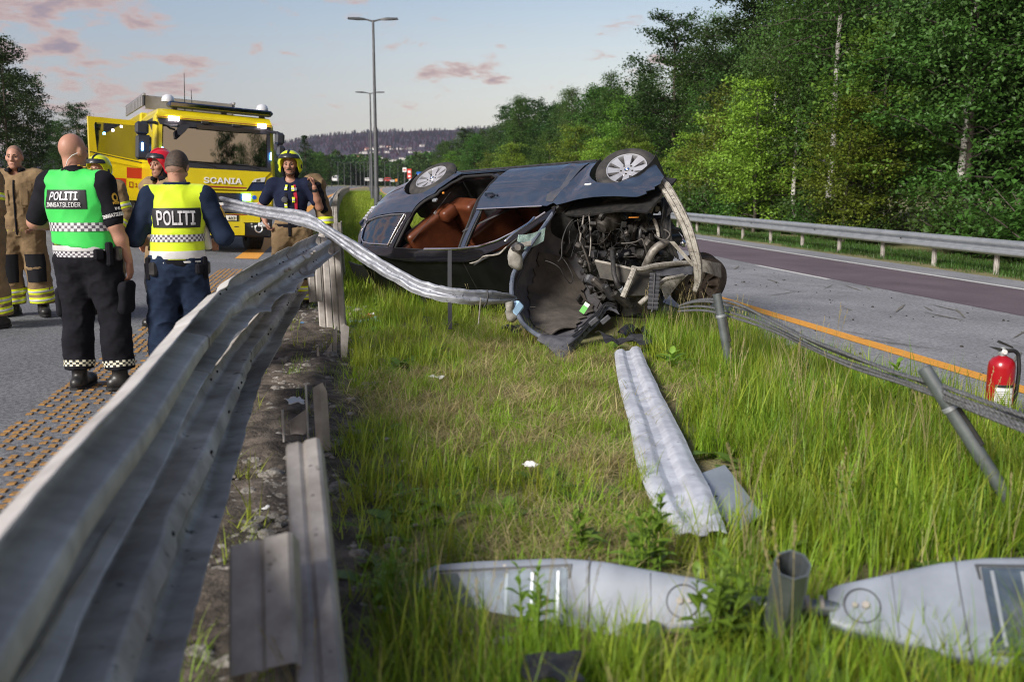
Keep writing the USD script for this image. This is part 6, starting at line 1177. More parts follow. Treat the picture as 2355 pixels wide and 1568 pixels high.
for k in range(5): X = 1080 + k * 130; plate('cowl_vent', [(X, 652 + k * 9), (X + 90, 658 + k * 9), (X + 90, 664 + k * 9), (X, 658 + k * 9)], 'trim_black', -.034, .01)
plate('bonnet_panel', [(690, 650), (1736, 706), (1690, 750), (1560, 800), (1512, 872), (760, 842)], 'truck_yellow', -.04, .08)
plate('bonnet_stripe', [(780, 812), (1515, 846), (1508, 858), (780, 826)], 'dark_red', -.046, .01)
plate('lamp_recess', [(1500, 872), (1562, 800), (1690, 752), (1676, 845), (1650, 878)], 'truck_blue_dark', -.022, .05)
plate('head_lamp', [(1558, 798), (1590, 768), (1688, 752), (1676, 796)], 'head_lamp', -.045, .03); plate('head_lamp_unit', [(1600, 776), (1640, 768), (1636, 790), (1600, 794)], 'chrome', -.052, .02)
plate('corner_panel', [(1690, 752), (1738, 700), (1756, 760), (1740, 1000), (1660, 1000), (1680, 850)], 'truck_yellow', -.02, .08)
plate('upper_bumper', [(740, 862), (1510, 884), (1680, 880), (1670, 1010), (1560, 1010), (1550, 900), (740, 880)], 'truck_yellow', -.05, .10)
plate('grille', [(760, 882), (1472, 906), (1472, 985), (1290, 985), (760, 975)], 'truck_dark', -.03, .05)
for k in range(4): plate('grille_bar', [(760, 900 + 20 * k), (1470, 922 + 18 * k), (1470, 928 + 18 * k), (760, 906 + 20 * k)], 'trim_black', -.04, .02)
plate('stripe_panel', [(740, 985), (1660, 985), (1655, 1010), (740, 1010)], 'plate_white', -.052, .05); plate('stripe', [(740, 1012), (1655, 1008), (1652, 1018), (740, 1022)], 'sign_orange', -.05, .05)
plate('lower_grille', [(760, 1024), (1480, 1020), (1470, 1075), (760, 1075)], 'truck_dark', -.03, .05)
for k in range(3): plate('grille_bar', [(760, 1034 + 14 * k), (1470, 1032 + 14 * k), (1470, 1036 + 14 * k), (760, 1038 + 14 * k)], 'galv_clean', -.036, .02)
plate('bumper', [(740, 1082), (1640, 1090), (1634, 1168), (740, 1160)], 'truck_yellow', -.055, .12); plate('bumper_line', [(740, 1084), (1520, 1092), (1510, 1100), (740, 1092)], 'dark_red', -.060, .02)
plate('bumper_corner', [(1500, 1168), (1732, 1170), (1728, 1292), (1500, 1284)], 'truck_dark', -.03, .12); tbx = plate('winch_box', [(1000, 1160), (1470, 1162), (1496, 1176), (1496, 1284), (1000, 1284)], 'truck_yellow', -.26, .30); plate('winch_slot', [(1400, 1202), (1440, 1202), (1440, 1210), (1400, 1210)], 'ink', -.264, .01)
np_ = plate('number_plate', [(1225, 1098), (1421, 1104), (1421, 1150), (1225, 1144)], 'plate_white', -.075, .02)
def letters(text, X, Y, wpx, y0, look, name, parent=None, bold=True, slope=0.0, zoff=.0, depth=.008, hs=1.0):
    m = meshkit.text_mesh(text, .1, depth, bold); a, b = hitl(X, Y, y0), hitl(X + wpx, Y + slope, y0); k = np.linalg.norm(b - a) / (m.bounds[1][0] - m.bounds[0][0]); v = m.vertices - V(m.bounds[0][0], m.bounds[0][1], 0); ex = unit(b - a); v = a + v[:, :1] * k * ex + v[:, 1:2] * k * hs * V(0, 0, 1) + v[:, 2:] * V(0, -1, 0) + V(0, -.001, zoff)
    return part(parent or tr, name, (v, m.faces), look, False, world=False)
letters('SCANIA', 1118, 806, 350, -.046, 'plate_white', 'maker_lettering', None, True, 12, 0, .012, .80)
letters('617', 1345, 1140, 62, -.078, 'ink', 'plate_digits', np_, True, 2); part(np_, 'plate_edge', MB().box(hitl(1323, 1124, -.062), (.53, .012, .135), None, .003), 'ink', False, world=False)
for X, Y in ((1560, 1180), (1565, 1206), (1590, 1200), (1655, 1165), (1700, 1168)): c = hitl(X, Y, -.07); part(tr, 'bumper_bolt', MB().cyl(c, c + V(0, .05, 0), .018, 8), 'silver', False, world=False)
c = hitl(1625, 1225, -.09); part(tr, 'tow_shackle', MB().tube([c + V(-.05, 0, .07)] + [c + .075 * V(math.cos(g), 0, math.sin(g)) for g in np.linspace(2.4, 7.0, 14)] + [c + V(.05, 0, .07)], .016, 8), 'silver', True, world=False)
c = hitl(1670, 1190, -.06); part(tr, 'fog_lamps', MB().box(c, (.24, .06, .09), None, .02), 'head_lamp', 30, world=False)
part(tr, 'blue_flasher', MB().box(hitl(1512, 936, -.075), (.17, .05, .13), None, .015), 'blue_lamp', 30, world=False); c = hitl(1585, 938, -.055); part(tr, 'maker_badge', MB().cyl(c, c + V(0, .03, 0), .045, 20), 'sign_blue', 30, world=False)
for X, Y, w in ((845, 214, .22), (1655, 283, .18)): part(tr, 'white_flasher', MB().box(hitl(X, Y, -.10, SL, ZB), (w, .05, .09), None, .012), 'white_lamp', 30, world=False)
for X, Y in ((1132, 252), (1412, 280)): tbox('marker_lamp', hitl(X, Y, -.08, SL, ZB), (.16, .06, .06), 'trim_black', .012)
vz = plate('sun_visor', [(1050, 268), (1475, 302), (1640, 322), (1640, 345), (1450, 340), (1060, 305)], 'gloss_black', -.12, .03, True)
for X, Y, e in ((1050, 620, (1225, 656)), (1420, 635, (1620, 668))): part(tr, 'wiper', MB().tube([hitl(X, Y, -.03, SL, ZB), hitl((X + e[0]) / 2, (Y + e[1]) / 2 - 8, -.045, SL, ZB), hitl(*e, -.04)], .014, 6), 'rubber', True, world=False)
m = part(tr, 'front_mirror', MB().hull([hitl(X, Y, y, SL, ZB) for X, Y in ((872, 300), (880, 360), (905, 366), (990, 290), (985, 268), (925, 268)) for y in (-.42, -.28)]), 'truck_dark', 30, world=False); part(m, 'bracket', MB().tube([hitl(760, 262, -.02, SL, ZB), hitl(820, 282, -.18, SL, ZB), hitl(880, 280, -.33, SL, ZB)], .022, 6), 'truck_dark', True, world=False)
# side mirrors with blue flashers
def mirror(c1, s1, c2, s2, lampx, sgn):
    a = hitl(*c1, -.05); b = hitl(*c2, -.05); m = tbox('side_mirror', a, (s1[0], .16, s1[1]), 'truck_dark', .05); tbox('side_mirror', b, (s2[0], .16, s2[1]), 'truck_dark', .05); part(m, 'arm', MB().tube([a + V(0, .05, s1[1] * .45), a + V(-sgn * .25, .12, s1[1] * .55), a + V(-sgn * .45, .25, s1[1] * .4)], .035, 8), 'truck_dark', True, world=False); part(m, 'stem', MB().tube([a + V(-sgn * .05, .05, 0), b + V(-sgn * .05, .05, 0)], .035, 8), 'truck_dark', True, world=False)
    if lampx: part(m, 'blue_flasher', MB().box(hitl(*lampx, -.15), (.04, .03, .16), None, .01), 'blue_lamp', 30, world=False)
mirror((550, 302), (.26, .26), (565, 478), (.30, .50), (556, 470), -1); mirror((1815, 400), (.20, .26), (1826, 515), (.18, .24), None, 1)
part(tr, 'pillar_flasher', MB().box(hitl(738, 492, -.06, SL, ZB), (.03, .03, .09), None, .008), 'blue_lamp', 30, world=False); part(tr, 'pillar_flasher', MB().box(hitl(1735, 560, -.06), (.03, .03, .16), None, .008), 'blue_lamp', 30, world=False)
# roof: light bar, beacons, ladder box, aerials
lb = part(tr, 'light_bar', MB().box(V(.13, .42, 3.00), (2.15, .34, .12), None, .04), 'truck_blue_dark', 30, world=False); part(lb, 'lens', MB().box(V(.13, .25, 3.00), (2.05, .03, .08), None, .01), 'dark_glass', 30, world=False)
for x in (-.8, .2, 1.0): tbox('light_bar_foot', V(x, .42, 2.94), (.1, .2, .10), 'truck_dark', .02)
for x in (-.92, 1.02): part(tr, 'beacon', MB().lathe(V(x, .50, 3.05), V(0, 0, 1), [(.13, 0), (.13, .05), (.11, .11), (.06, .15), (0, .16)], 20), 'head_lamp', 40, world=False)
tbox('roof_rack', V(-.15, 2.9, 3.20), (1.95, .06, .30), 'alu', .01)
for s in (-1.15, .85):
    P0 = [V(s, 2.85 + .6 * k, 3.10 + .28) for k in range(8)]; part(tr, 'rack_rail', MB().box(V(s, 4.9, 3.36), (.06, 4.2, .06), None, .01), 'alu', False, world=False); part(tr, 'rack_side', MB().box(V(s, 4.9, 3.22), (.03, 4.2, .22), None, .005), 'truck_dark', False, world=False)
    for k in range(12): part(tr, 'rack_slat', MB().box(V(s - .02, 3.0 + .34 * k, 3.22), (.05, .05, .24), None, .005), 'alu', False, world=False)
for x, h in ((-.55, .75), (-.40, .42)): part(tr, 'aerial', MB().tube([V(x, .7, 2.88), V(x - .03, .72, 2.95 + h)], [.012, .006], 5), 'trim_black', True, world=False)
# open cab door, its outside towards us
dh, de = xf(TI, at(345, 430, 22.3)), xf(TI, at(203, 430, 21.5)); dx = unit((de - dh) * V(1, 1, 0)); dn = np.cross(dx, V(0, 0, 1)); dn = dn if dn[1] < 0 else -dn
def dhit(X, Y, off=0.0):
    o, d = xf(TI, EYEP), TI[:3, :3] @ ray(*Z3(X, Y)); t = ((dh + dn * off - o) @ dn) / (d @ dn); return o + d * t
def dplate(name, pts, look, off=0., th=.02, parent=None, hole=None):
    q = [dhit(X, Y, 0) for X, Y in pts]; flat = lambda q: [((p - dh) @ dx, p[2]) for p in q]; p2 = Polygon(flat(q), [flat([dhit(*h, 0) for h in hole])] if hole else None); v2, f = polygrid(p2.buffer(0), .3); v = dh * V(1, 1, 0) + v2[:, :1] * dx + v2[:, 1:] * V(0, 0, 1) + dn * off
    if np.cross(v[f[0, 1]] - v[f[0, 0]], v[f[0, 2]] - v[f[0, 0]]) @ dn < 0: f = f[:, ::-1]
    v, f = shell(v, f, th); return part(parent or tr, name, (v, f), look, 25, world=False)
win = [(122, 246), (484, 276), (505, 300), (528, 600), (140, 520), (112, 270)]
dr = dplate('cab_door', [(55, 190), (520, 236), (640, 262), (640, 700), (620, 965), (78, 960), (70, 520)], 'truck_yellow', 0, .09, hole=win)
dplate('door_glass', [(118, 242), (490, 270), (532, 606), (134, 526)], 'dark_glass', -.03, .01, dr); dplate('window_bar', [(440, 440), (500, 400), (505, 590), (440, 576)], 'truck_yellow', -.05, .01, dr)
for X in (205, 268, 340): dplate('window_bar', [(X, 420), (X + 8, 422), (X + 14, 560), (X + 4, 558)], 'truck_yellow', -.05, .01, dr)
dplate('door_seam', [(74, 512), (560, 618), (560, 628), (74, 522)], 'truck_dark', .003, .01, dr); dplate('door_rail', [(74, 560), (560, 660), (560, 668), (74, 570)], 'truck_yellow', .02, .03, dr)
dplate('red_square', [(412, 660), (585, 674), (585, 770), (412, 758)], 'truck_red', .004, .008, dr); dplate('red_square', [(238, 754), (406, 764), (406, 864), (238, 858)], 'truck_red', .004, .008, dr); dplate('red_square', [(612, 680), (640, 684), (640, 776), (612, 772)], 'truck_red', .004, .008, dr)
dplate('step_panel', [(380, 962), (480, 966), (480, 1010), (400, 1010)], 'truck_dark', -.02, .05)
a, b = dhit(487, 846, .006), dhit(578, 846, .006); m = meshkit.text_mesh('110', .1, .004, True); k = np.linalg.norm(b - a) / (m.bounds[1][0] - m.bounds[0][0]); v = m.vertices - V(m.bounds[0][0], m.bounds[0][1], 0); part(dr, 'emergency_number', (a + v[:, :1] * k * unit(b - a) + v[:, 1:2] * k * V(0, 0, 1) + v[:, 2:] * dn, m.faces), 'dark_red', False, world=False)
dplate('telephone_sign', [(434, 792), (472, 796), (472, 850), (434, 846)], 'dark_red', .005, .006, dr, hole=[(441, 800), (465, 803), (465, 838), (441, 835)])
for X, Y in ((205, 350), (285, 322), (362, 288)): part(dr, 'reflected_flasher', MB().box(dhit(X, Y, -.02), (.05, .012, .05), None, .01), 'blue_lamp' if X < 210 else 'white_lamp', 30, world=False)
tbox('door_opening', V(-1.2, 1.0, 1.9), (.06, 1.2, 1.6), 'cab_dark', .01); tbox('cab_step', V(-1.15, .9, .75), (.25, .7, .5), 'truck_dark', .03)
tbox('door_handle', dhit(600, 740, .03), (.05, .05, .22), 'truck_dark', .012, dr)

# ---------------------------------------------------------------- people
def wrap(f, a, b, t0, t1, a0, a1, off, nu=24, nt=5, e1=None, rmax=.42):
    """a strip lying on a garment: sampled outwards from the axis a-b between heights t0..t1 (metres) and angles a0..a1"""
    a, b = np.asarray(a, float), np.asarray(b, float); ax = unit(b - a); e1 = V(1, 0, 0) if e1 is None else np.asarray(e1, float); e1 = unit(e1 - ax * (e1 @ ax)); e2 = np.cross(ax, e1)
    A, T = np.meshgrid(np.linspace(a0, a1, nu), np.linspace(t0, t1, nt), indexing='ij'); return on_surf(f, a, ax, e1, e2, A, T, off, rmax), A, T
def on_surf(f, a, ax, e1, e2, A, T, off, rmax=.42):
    d = np.cos(A)[..., None] * e1 + np.sin(A)[..., None] * e2; base = a + T[..., None] * ax; rr = np.linspace(.012, rmax, 90); D = f.samp(base[..., None, :] + d[..., None, :] * rr[:, None])
    ins = D < 0; k = np.where(ins.any(-1), 89 - np.argmax(ins[..., ::-1], -1), 30); k = np.minimum(k, 88); d0 = np.take_along_axis(D, k[..., None], -1)[..., 0]; d1 = np.take_along_axis(D, k[..., None] + 1, -1)[..., 0]
    r = rr[k] + (rr[1] - rr[0]) * np.clip(d0 / np.where(np.abs(d0 - d1) < 1e-9, 1, d0 - d1), 0, 1); return base + d * (r + np.asarray(off))[..., None] if np.ndim(off) else base + d * (r + off)[..., None]
def band(parent, name, f, a, b, t0, t1, a0, a1, look, off=.004, nu=26, e1=None, uvs=None, rmax=.42):
    P, A, T = wrap(f, a, b, t0, t1, a0, a1, off, nu, 4, e1, rmax); mb = MB().grid(P); v, fc = mb.out(); uv = None
    if uvs: uv = np.stack([(A.ravel() - a0) * uvs, (T.ravel() - t0) / (t1 - t0) * 2.96 + .02], 1)
    c = P.mean((0, 1)); fn = np.cross(v[fc[0, 1]] - v[fc[0, 0]], v[fc[0, 2]] - v[fc[0, 0]])
    if fn @ (v[fc[0, 0]] - (np.asarray(a) + (np.asarray(b) - a) * .5)) < 0: fc = fc[:, ::-1]
    if uv is None: v, fc = shell(v, fc, .003)
    return part(parent, name, (v, fc), look, True, world=False, uv=uv)
def lettering(parent, name, f, text, a, b, t, ang, height, width, look, off=.008, e1=None, bold=True, R=.18, rmax=.42):
    m = meshkit.text_mesh(text, height, .003, bold); v = m.vertices; w = v[:, 0].max() - v[:, 0].min(); x = (v[:, 0] - v[:, 0].min() - w / 2) * (width / w); ax = unit(np.asarray(b, float) - a); e1 = V(1, 0, 0) if e1 is None else np.asarray(e1, float); e1 = unit(e1 - ax * (e1 @ ax)); e2 = np.cross(ax, e1)
    m2 = trimesh.Trimesh(np.stack([x, v[:, 1], v[:, 2]], 1), m.faces, process=False); vv, ff = trimesh.remesh.subdivide_to_size(m2.vertices, m2.faces, .035, max_iter=6); P = on_surf(f, np.asarray(a, float), ax, e1, e2, ang + vv[:, 0] / R, t + vv[:, 1], off + vv[:, 2], rmax); return part(parent, name, (P, ff), look, False, world=False)
def make_person(name_label, M, H=1.80, build=1.0, elbows=None, wrists=None, hands=None, feet=((-.13, 0, 0, .12), (.13, 0, 0, -.25)), head=(0, 0), lean=(0, 0), seed=0, crouch=0.0, skin='skin', curl=.5, heads='plain'):
    k = H / 1.82; p = thing('person', name_label, 'person', M); J = {}
    ln = lambda q: V(q[0] + lean[0] * max(0, q[2] - .95), q[1] + lean[1] * max(0, q[2] - .95), q[2])
    dz = -crouch; J['pel'] = V(0, 0, .96 + dz) * k; J['waist'] = ln(V(0, .005, 1.12 + dz)) * k; J['chest'] = ln(V(0, .0, 1.32 + dz)) * k; J['neck'] = ln(V(0, -.015, 1.53 + dz)) * k; J['head'] = ln(V(0, .02, 1.695 + dz)) * k
    for i, s in ((0, -1), (1, 1)):
        J['sh', i] = ln(V(s * .195, -.01, 1.47 + dz)) * k; J['hip', i] = V(s * .095, 0, .93 + dz) * k; fx, fy, fz, fa = feet[i]; an = V(fx, fy - .02, .10 + fz) * k; kn = (J['hip', i] + an) / 2 + V(s * .015, .035 + (crouch * .8 if crouch else 0), .02) * k; J['kn', i], J['an', i], J['fa', i] = kn, an, fa
        el = (elbows or ((-.06, -.03, -.29), (.06, -.03, -.29)))[i]; wr = (wrists or ((-.0, .10, -.24), (.0, .10, -.24)))[i]; J['el', i] = J['sh', i] + V(*el) * k; J['wr', i] = J['el', i] + V(*wr) * k
    Rh = rotm([0, 0, 1], head[0]) @ rotm([1, 0, 0], head[1]); J['Rh'] = Rh; hp = lambda x, y, z: J['head'] + Rh @ (V(x, y, z) * k)
    allp = np.array([v for q, v in J.items() if isinstance(v, np.ndarray) and v.shape == (3,)]); lo, hi = allp.min(0) - V(.24, .26, .14), allp.max(0) + V(.24, .26, .22); lo[2] = -.01; J['lo'], J['hi'] = lo, hi
    f = Field(lo, hi, .0085); b = build
    f.ell(J['pel'], V(.155 * b, .11 * b, .13) * k).ell(J['waist'], V(.14 * b, .10 * b, .17) * k, k=.05).ell(J['chest'], V(.165 * b, .11 * b, .19) * k, k=.05).cap(J['sh', 0], J['sh', 1], .062 * k, k=.05).cap(J['neck'] - V(0, 0, .04), hp(0, -.025, -.06), .060 * k, .056 * k, k=.04)
    for i in (0, 1):
        f.cap(J['hip', i], J['kn', i], .085 * k * b, .056 * k, k=.04).cap(J['kn', i], J['an', i], .056 * k, .040 * k, k=.02); d = V(math.sin(-J['fa', i]), math.cos(J['fa', i]), 0); f.cap(J['an', i] - V(0, 0, .055), J['an', i] + d * .15 - V(0, 0, .07), .042, .03)
        f.cap(J['sh', i], J['el', i], .052 * k * b, .041 * k * b, k=.03).cap(J['el', i], J['el', i] * .6 + J['wr', i] * .4, .043 * k * b, .042 * k * b, k=.02).cap(J['el', i] * .6 + J['wr', i] * .4, J['wr', i], .042 * k * b, .028 * k, k=.02)
        fd = unit(J['wr', i] - J['el', i]); hd = unit(np.asarray((hands or (None, None))[i]) if (hands or (None, None))[i] is not None else fd + V(0, .1, -.25)); s = -1 if i == 0 else 1; pn = unit(np.cross(hd, V(0, 1, 0)) * -s + V(0, .2, 0)); pn = unit(pn - hd * (pn @ hd)); sx = np.cross(hd, pn); wr = J['wr', i]   # pn: palm normal, towards the thigh
        fw = V(0, 1, 0) - hd * hd[1]; fw = unit(fw) if np.linalg.norm(fw) > .2 else unit(np.cross(hd, V(1, 0, 0))); pn = unit(np.cross(hd, fw)) * (-s if np.cross(hd, fw)[0] > 0 else s) if abs(hd[2]) > .5 else unit(V(0, 0, -1) - hd * -hd[2]); sx = fw if abs(hd[2]) > .5 else unit(np.cross(pn, hd)) * s
        f.bx(wr + hd * .055 * k, V(.028, .078, .085) * k, np.stack([pn, sx, hd], 1), .012, k=.012)
        for q, (o, L) in enumerate(((.030, .070), (.010, .078), (-.010, .073), (-.028, .056))):
            a0 = wr + (hd * .092 + sx * o) * k; c = curl; d1 = unit(hd * math.cos(c * .7) + pn * math.sin(c * .7)); d2 = unit(hd * math.cos(c * 1.7) + pn * math.sin(c * 1.7)); a1 = a0 + d1 * L * .5 * k; f.cap(a0, a1, .0092, .0086, k=.004).cap(a1, a1 + d2 * L * .5 * k, .0086, .0078, k=.004)
        th0 = wr + (hd * .03 + sx * .032 + pn * .006) * k; td = unit(hd * .7 + sx * .62 + pn * .35); th1 = th0 + td * .045 * k; f.cap(th0, th1, .013, .0105, k=.008).cap(th1, th1 + unit(td + hd * .5) * .032 * k, .0105, .009, k=.005)
    # head: skull, jaw, nose, brow, ears
    f.ell(hp(0, -.012, .028), V(.077, .096, .098) * k, Rh, k=.02).ell(hp(0, .022, -.045), V(.060, .066, .078) * k, Rh, k=.03).ell(hp(0, .062, -.098), V(.030, .026, .022) * k, Rh, k=.03)
    f.cap(hp(0, .088, .018), hp(0, .108, -.026), .010 * k, .0135 * k, k=.012).cap(hp(-.013, .096, -.031), hp(.013, .096, -.031), .009 * k, k=.008).cap(hp(-.045, .078, .026), hp(.045, .078, .026), .011 * k, k=.014).cap(hp(-.020, .086, -.066), hp(.020, .086, -.066), .008 * k, k=.010)
    for s in (-1, 1):
        f.ell(hp(s * .032, .094, .006), V(.015, .012, .010) * k, Rh, k=.012, cut=True).ell(hp(s * .046, .064, -.018), V(.020, .020, .018) * k, Rh, k=.02).ell(hp(s * .080, -.008, -.002), V(.012, .020, .033) * k, Rh @ rotm([0, 0, 1], s * -.4), k=.008)
    body = part(p, 'body', f.mesh(), skin, True, world=False); J['k'], J['p'], J['hp'], J['seed'], J['build'], J['body'], J['f'] = k, p, hp, seed, b, body, f
    for s in (-1, 1):
        part(body, 'eye', MB().mesh(trimesh.creation.icosphere(1, .0085 * k), frame(*Rh.T, hp(s * .032, .0825, .006))), 'eye', True, world=False); part(body, 'eyebrow', MB().tube([hp(s * .016, .092, .028), hp(s * .032, .090, .033), hp(s * .052, .076, .028)], .0045 * k, 5), 'hair_dark', True, world=False)
    part(body, 'lips', MB().tube([hp(-.024, .086, -.063), hp(0, .0955, -.063), hp(.024, .086, -.063)], .0045 * k, 6, sq=.7), 'lip', True, world=False)
    return J
def torso_field(J, e, h=.010, shoulders=True, sl=None, slr=.062, zb=None, bulk=0.0, cuff=1.0):
    """garment for the trunk, with sleeves down to the fraction sl of each arm (1 = elbow, 2 = wrist)"""
    k, b = J['k'], J['build']; f = Field(J['lo'] - .03, J['hi'] + .03, h)
    f.ell(J['pel'] + V(0, 0, .02), V(.158 * b + e, .115 * b + e, .13 + e) * k, k=.05).ell(J['waist'] + V(0, bulk * .2, 0), V(.142 * b + e + bulk * .4, .105 * b + e + bulk, .17 + e) * k, k=.07).ell(J['chest'], V(.168 * b + e, .115 * b + e, .19 + e) * k, k=.06); q = .88 if sl is None else 1.0
    f.cap(J['neck'] * (1 - q) + J['sh', 0] * q, J['neck'] * (1 - q) + J['sh', 1] * q, (.064 + e * .8) * k, k=.05).cap(J['neck'] - V(0, 0, .05), J['neck'] + V(0, .0, .005), (.068 + e * .5) * k, k=.04)
    if sl:
        for i in (0, 1):
            m = min(sl, 1); f.cap(J['sh', i], J['sh', i] * (1 - m) + J['el', i] * m, (.056 * b + e) * k, (slr - .004 + e * .6) * k, k=.04)
            if sl > 1: m = min(sl - 1, .93); f.cap(J['el', i], J['el', i] * (1 - m) + J['wr', i] * m, (slr - .004 + e * .6) * k, (slr - .012 + e * .5) * k * cuff, k=.02)
    return f
def trousers(J, look, e=.03, loose=.02, top=1.02, seed=0, wr=.010, cut=.12, nm='trousers'):
    k, b = J['k'], J['build']; f = Field(J['lo'] * V(1, 1, 0) + V(-.03, -.03, 0), V(J['hi'][0] + .03, J['hi'][1] + .03, J['waist'][2] + .06), .010); f.ell(J['pel'], V(.156 * b + e, .118 * b + e, .15 + e) * k, k=.05)
    for i in (0, 1): f.cap(J['hip', i], J['kn', i], (.092 * b + e) * k, (.058 + e + loose * .5) * k, k=.035).cap(J['kn', i], J['an', i], (.058 + e + loose * .5) * k, (.045 + e + loose) * k, k=.03).ell((J['kn', i] + J['an', i]) / 2 + V(0, -.03, .03), V(.05 + e, .06 + e, .16) * k, k=.04)
    f.wrinkle(wr * 1.3, (9., 9., 7.), seed + J['seed']).wrinkle(wr * .45, (20., 20., 26.), seed + 7).plane(V(0, 0, J['waist'][2] - .02), (0, 0, 1)); f.plane(V(0, 0, cut * k), (0, 0, -1)); return part(J['p'], nm, f.mesh(), look, True, world=False), f
def boots(J, look='boot', hgt=.20, big=1.0):
    for i in (0, 1):
        an, fa, k = J['an', i], J['fa', i], J['k']; d = V(-math.sin(fa), math.cos(fa), 0); sx = V(d[1], -d[0], 0); z0 = an[2] - .10 * k; f = Field(an + V(-.30, -.30, -.12), an + V(.30, .30, .26), .009); b = an * V(1, 1, 0) + V(0, 0, z0)
        f.cap(b + d * -.05 + V(0, 0, .05), b + d * .15 * big + V(0, 0, .045), .048 * big, .043 * big, k=.02).ell(b + d * .155 * big + V(0, 0, .05), (.05 * big, .05 * big, .045), k=.02).cap(b + V(0, 0, .07), an + V(0, 0, hgt - .10), .052 * big, .058 * big, k=.03).plane(b + V(0, 0, .012), (0, 0, -1)).plane(an + V(0, 0, hgt - .06), (0, 0, 1))
        bt = part(J['p'], 'boot', f.mesh(), look, True, world=False); s = np.array([b + d * y + sx * x * w for y, w in ((-.10, .6), (-.07, 1), (.0, .95), (.08, 1.08), (.15 * big, 1.05), (.195 * big, .7), (.21 * big, .2)) for x in (-.047 * big, .047 * big)]); part(bt, 'sole', MB().hull(np.vstack([s + V(0, 0, .003), s + V(0, 0, .024)])), 'rubber', 30, world=False)
def hair(J, look, th=.006, low=-.03, front=.06, nm='hair'):
    k, hp, R = J['k'], J['hp'], J['Rh']; c = hp(0, 0, 0); f = Field(c - .16, c + .16, .0075); f.ell(hp(0, -.014, .030), V(.078 + th, .098 + th, .100 + th) * k, R, k=.02).ell(hp(0, -.045, -.02), V(.066 + th, .060 + th, .07 + th) * k, R, k=.03)
    f.plane(hp(0, front, .0), R @ V(0, .85, -.52)).plane(hp(0, 0, low), R @ V(0, .1, -1)); return part(J['body'], nm, f.mesh(), look, True, world=False)
def helmet(J, shell_look, crest, visor=True):
    k, hp, R = J['k'], J['hp'], J['Rh']; c = hp(0, 0, 0); f = Field(c - .24, c + .24, .0085); f.ell(hp(0, -.012, .052), V(.128, .150, .122) * k, R, k=.02).ell(hp(0, -.055, -.02), V(.122, .115, .10) * k, R, k=.05); f.cap(hp(-.10, -.02, -.05), hp(-.10, -.03, .03), .035, k=.04).cap(hp(.10, -.02, -.05), hp(.10, -.03, .03), .035, k=.04)
    f.bx(hp(0, .12, -.070), V(.19, .24, .29) * k, R, .05, k=.015, cut=True).ell(hp(0, .0, -.06), V(.098, .13, .13) * k, R, k=.01, cut=True).plane(hp(0, 0, -.11), R @ V(0, -.15, -1)); h = part(J['p'], 'helmet', f.mesh(), shell_look, True, world=False)
    g = Field(c - .26, c + .26, .0085); g.ell(hp(0, -.012, .058), V(.034, .156, .132) * k, R, k=.01); g.plane(hp(0, 0, .070), R @ V(0, .42, -1)); part(h, 'crest', g.mesh(), crest, True, world=False)
    g = Field(c - .26, c + .26, .008); g.ell(hp(0, -.008, .052), V(.134, .158, .128) * k, R, k=.01).bx(hp(0, -.10, .05), V(.4, .27, .4) * k, R, .01, k=.01, cut=True).ell(hp(0, -.01, .03), V(.122, .146, .16) * k, R, k=.005, cut=True).plane(hp(0, .0, .104), R @ V(0, -.28, 1)).plane(hp(0, .1, .074), R @ V(0, .1, -1)); part(h, 'visor', g.mesh(), 'helmet_dark', True, world=False)
    g = Field(c - .26, c + .26, .009); g.ell(hp(0, -.035, -.05), V(.112, .10, .12) * k, R, k=.03).ell(hp(0, .09, -.05), V(.080, .14, .14) * k, R, k=.02, cut=True).ell(hp(0, -.02, .10), V(.09, .1, .10) * k, R, k=.02, cut=True).plane(hp(0, 0, -.145), R @ V(0, 0, -1)).plane(hp(0, 0, -.02), R @ V(0, .2, 1)); part(h, 'neck_curtain', g.mesh(), 'cloth_black', True, world=False)
    part(h, 'chin_strap', MB().tube([hp(-.088, .03, -.02), hp(-.072, .05, -.08), hp(-.035, .06, -.118), hp(.035, .06, -.118), hp(.072, .05, -.08), hp(.088, .03, -.02)], .008, 6, sq=.5), 'cloth_black', True, world=False)
    for s in (-1, 1): part(h, 'ear_cover', MB().lathe(hp(s * .128, -.02, -.01), R @ V(s, 0, 0), [(.0, .012), (.03, .010), (.04, 0)], 16), crest, 40, world=False)
    return h
def stripes(parent, f, a, b, t, a0, a1, e1=None, w=.075, rmax=.42, nu=26):
    band(parent, 'tape', f, a, b, t, t + w, a0, a1, 'lime_tape', .0035, nu, e1, None, rmax); band(parent, 'tape', f, a, b, t + w * .33, t + w * .67, a0, a1, 'silver_tape', .0065, nu, e1, None, rmax)
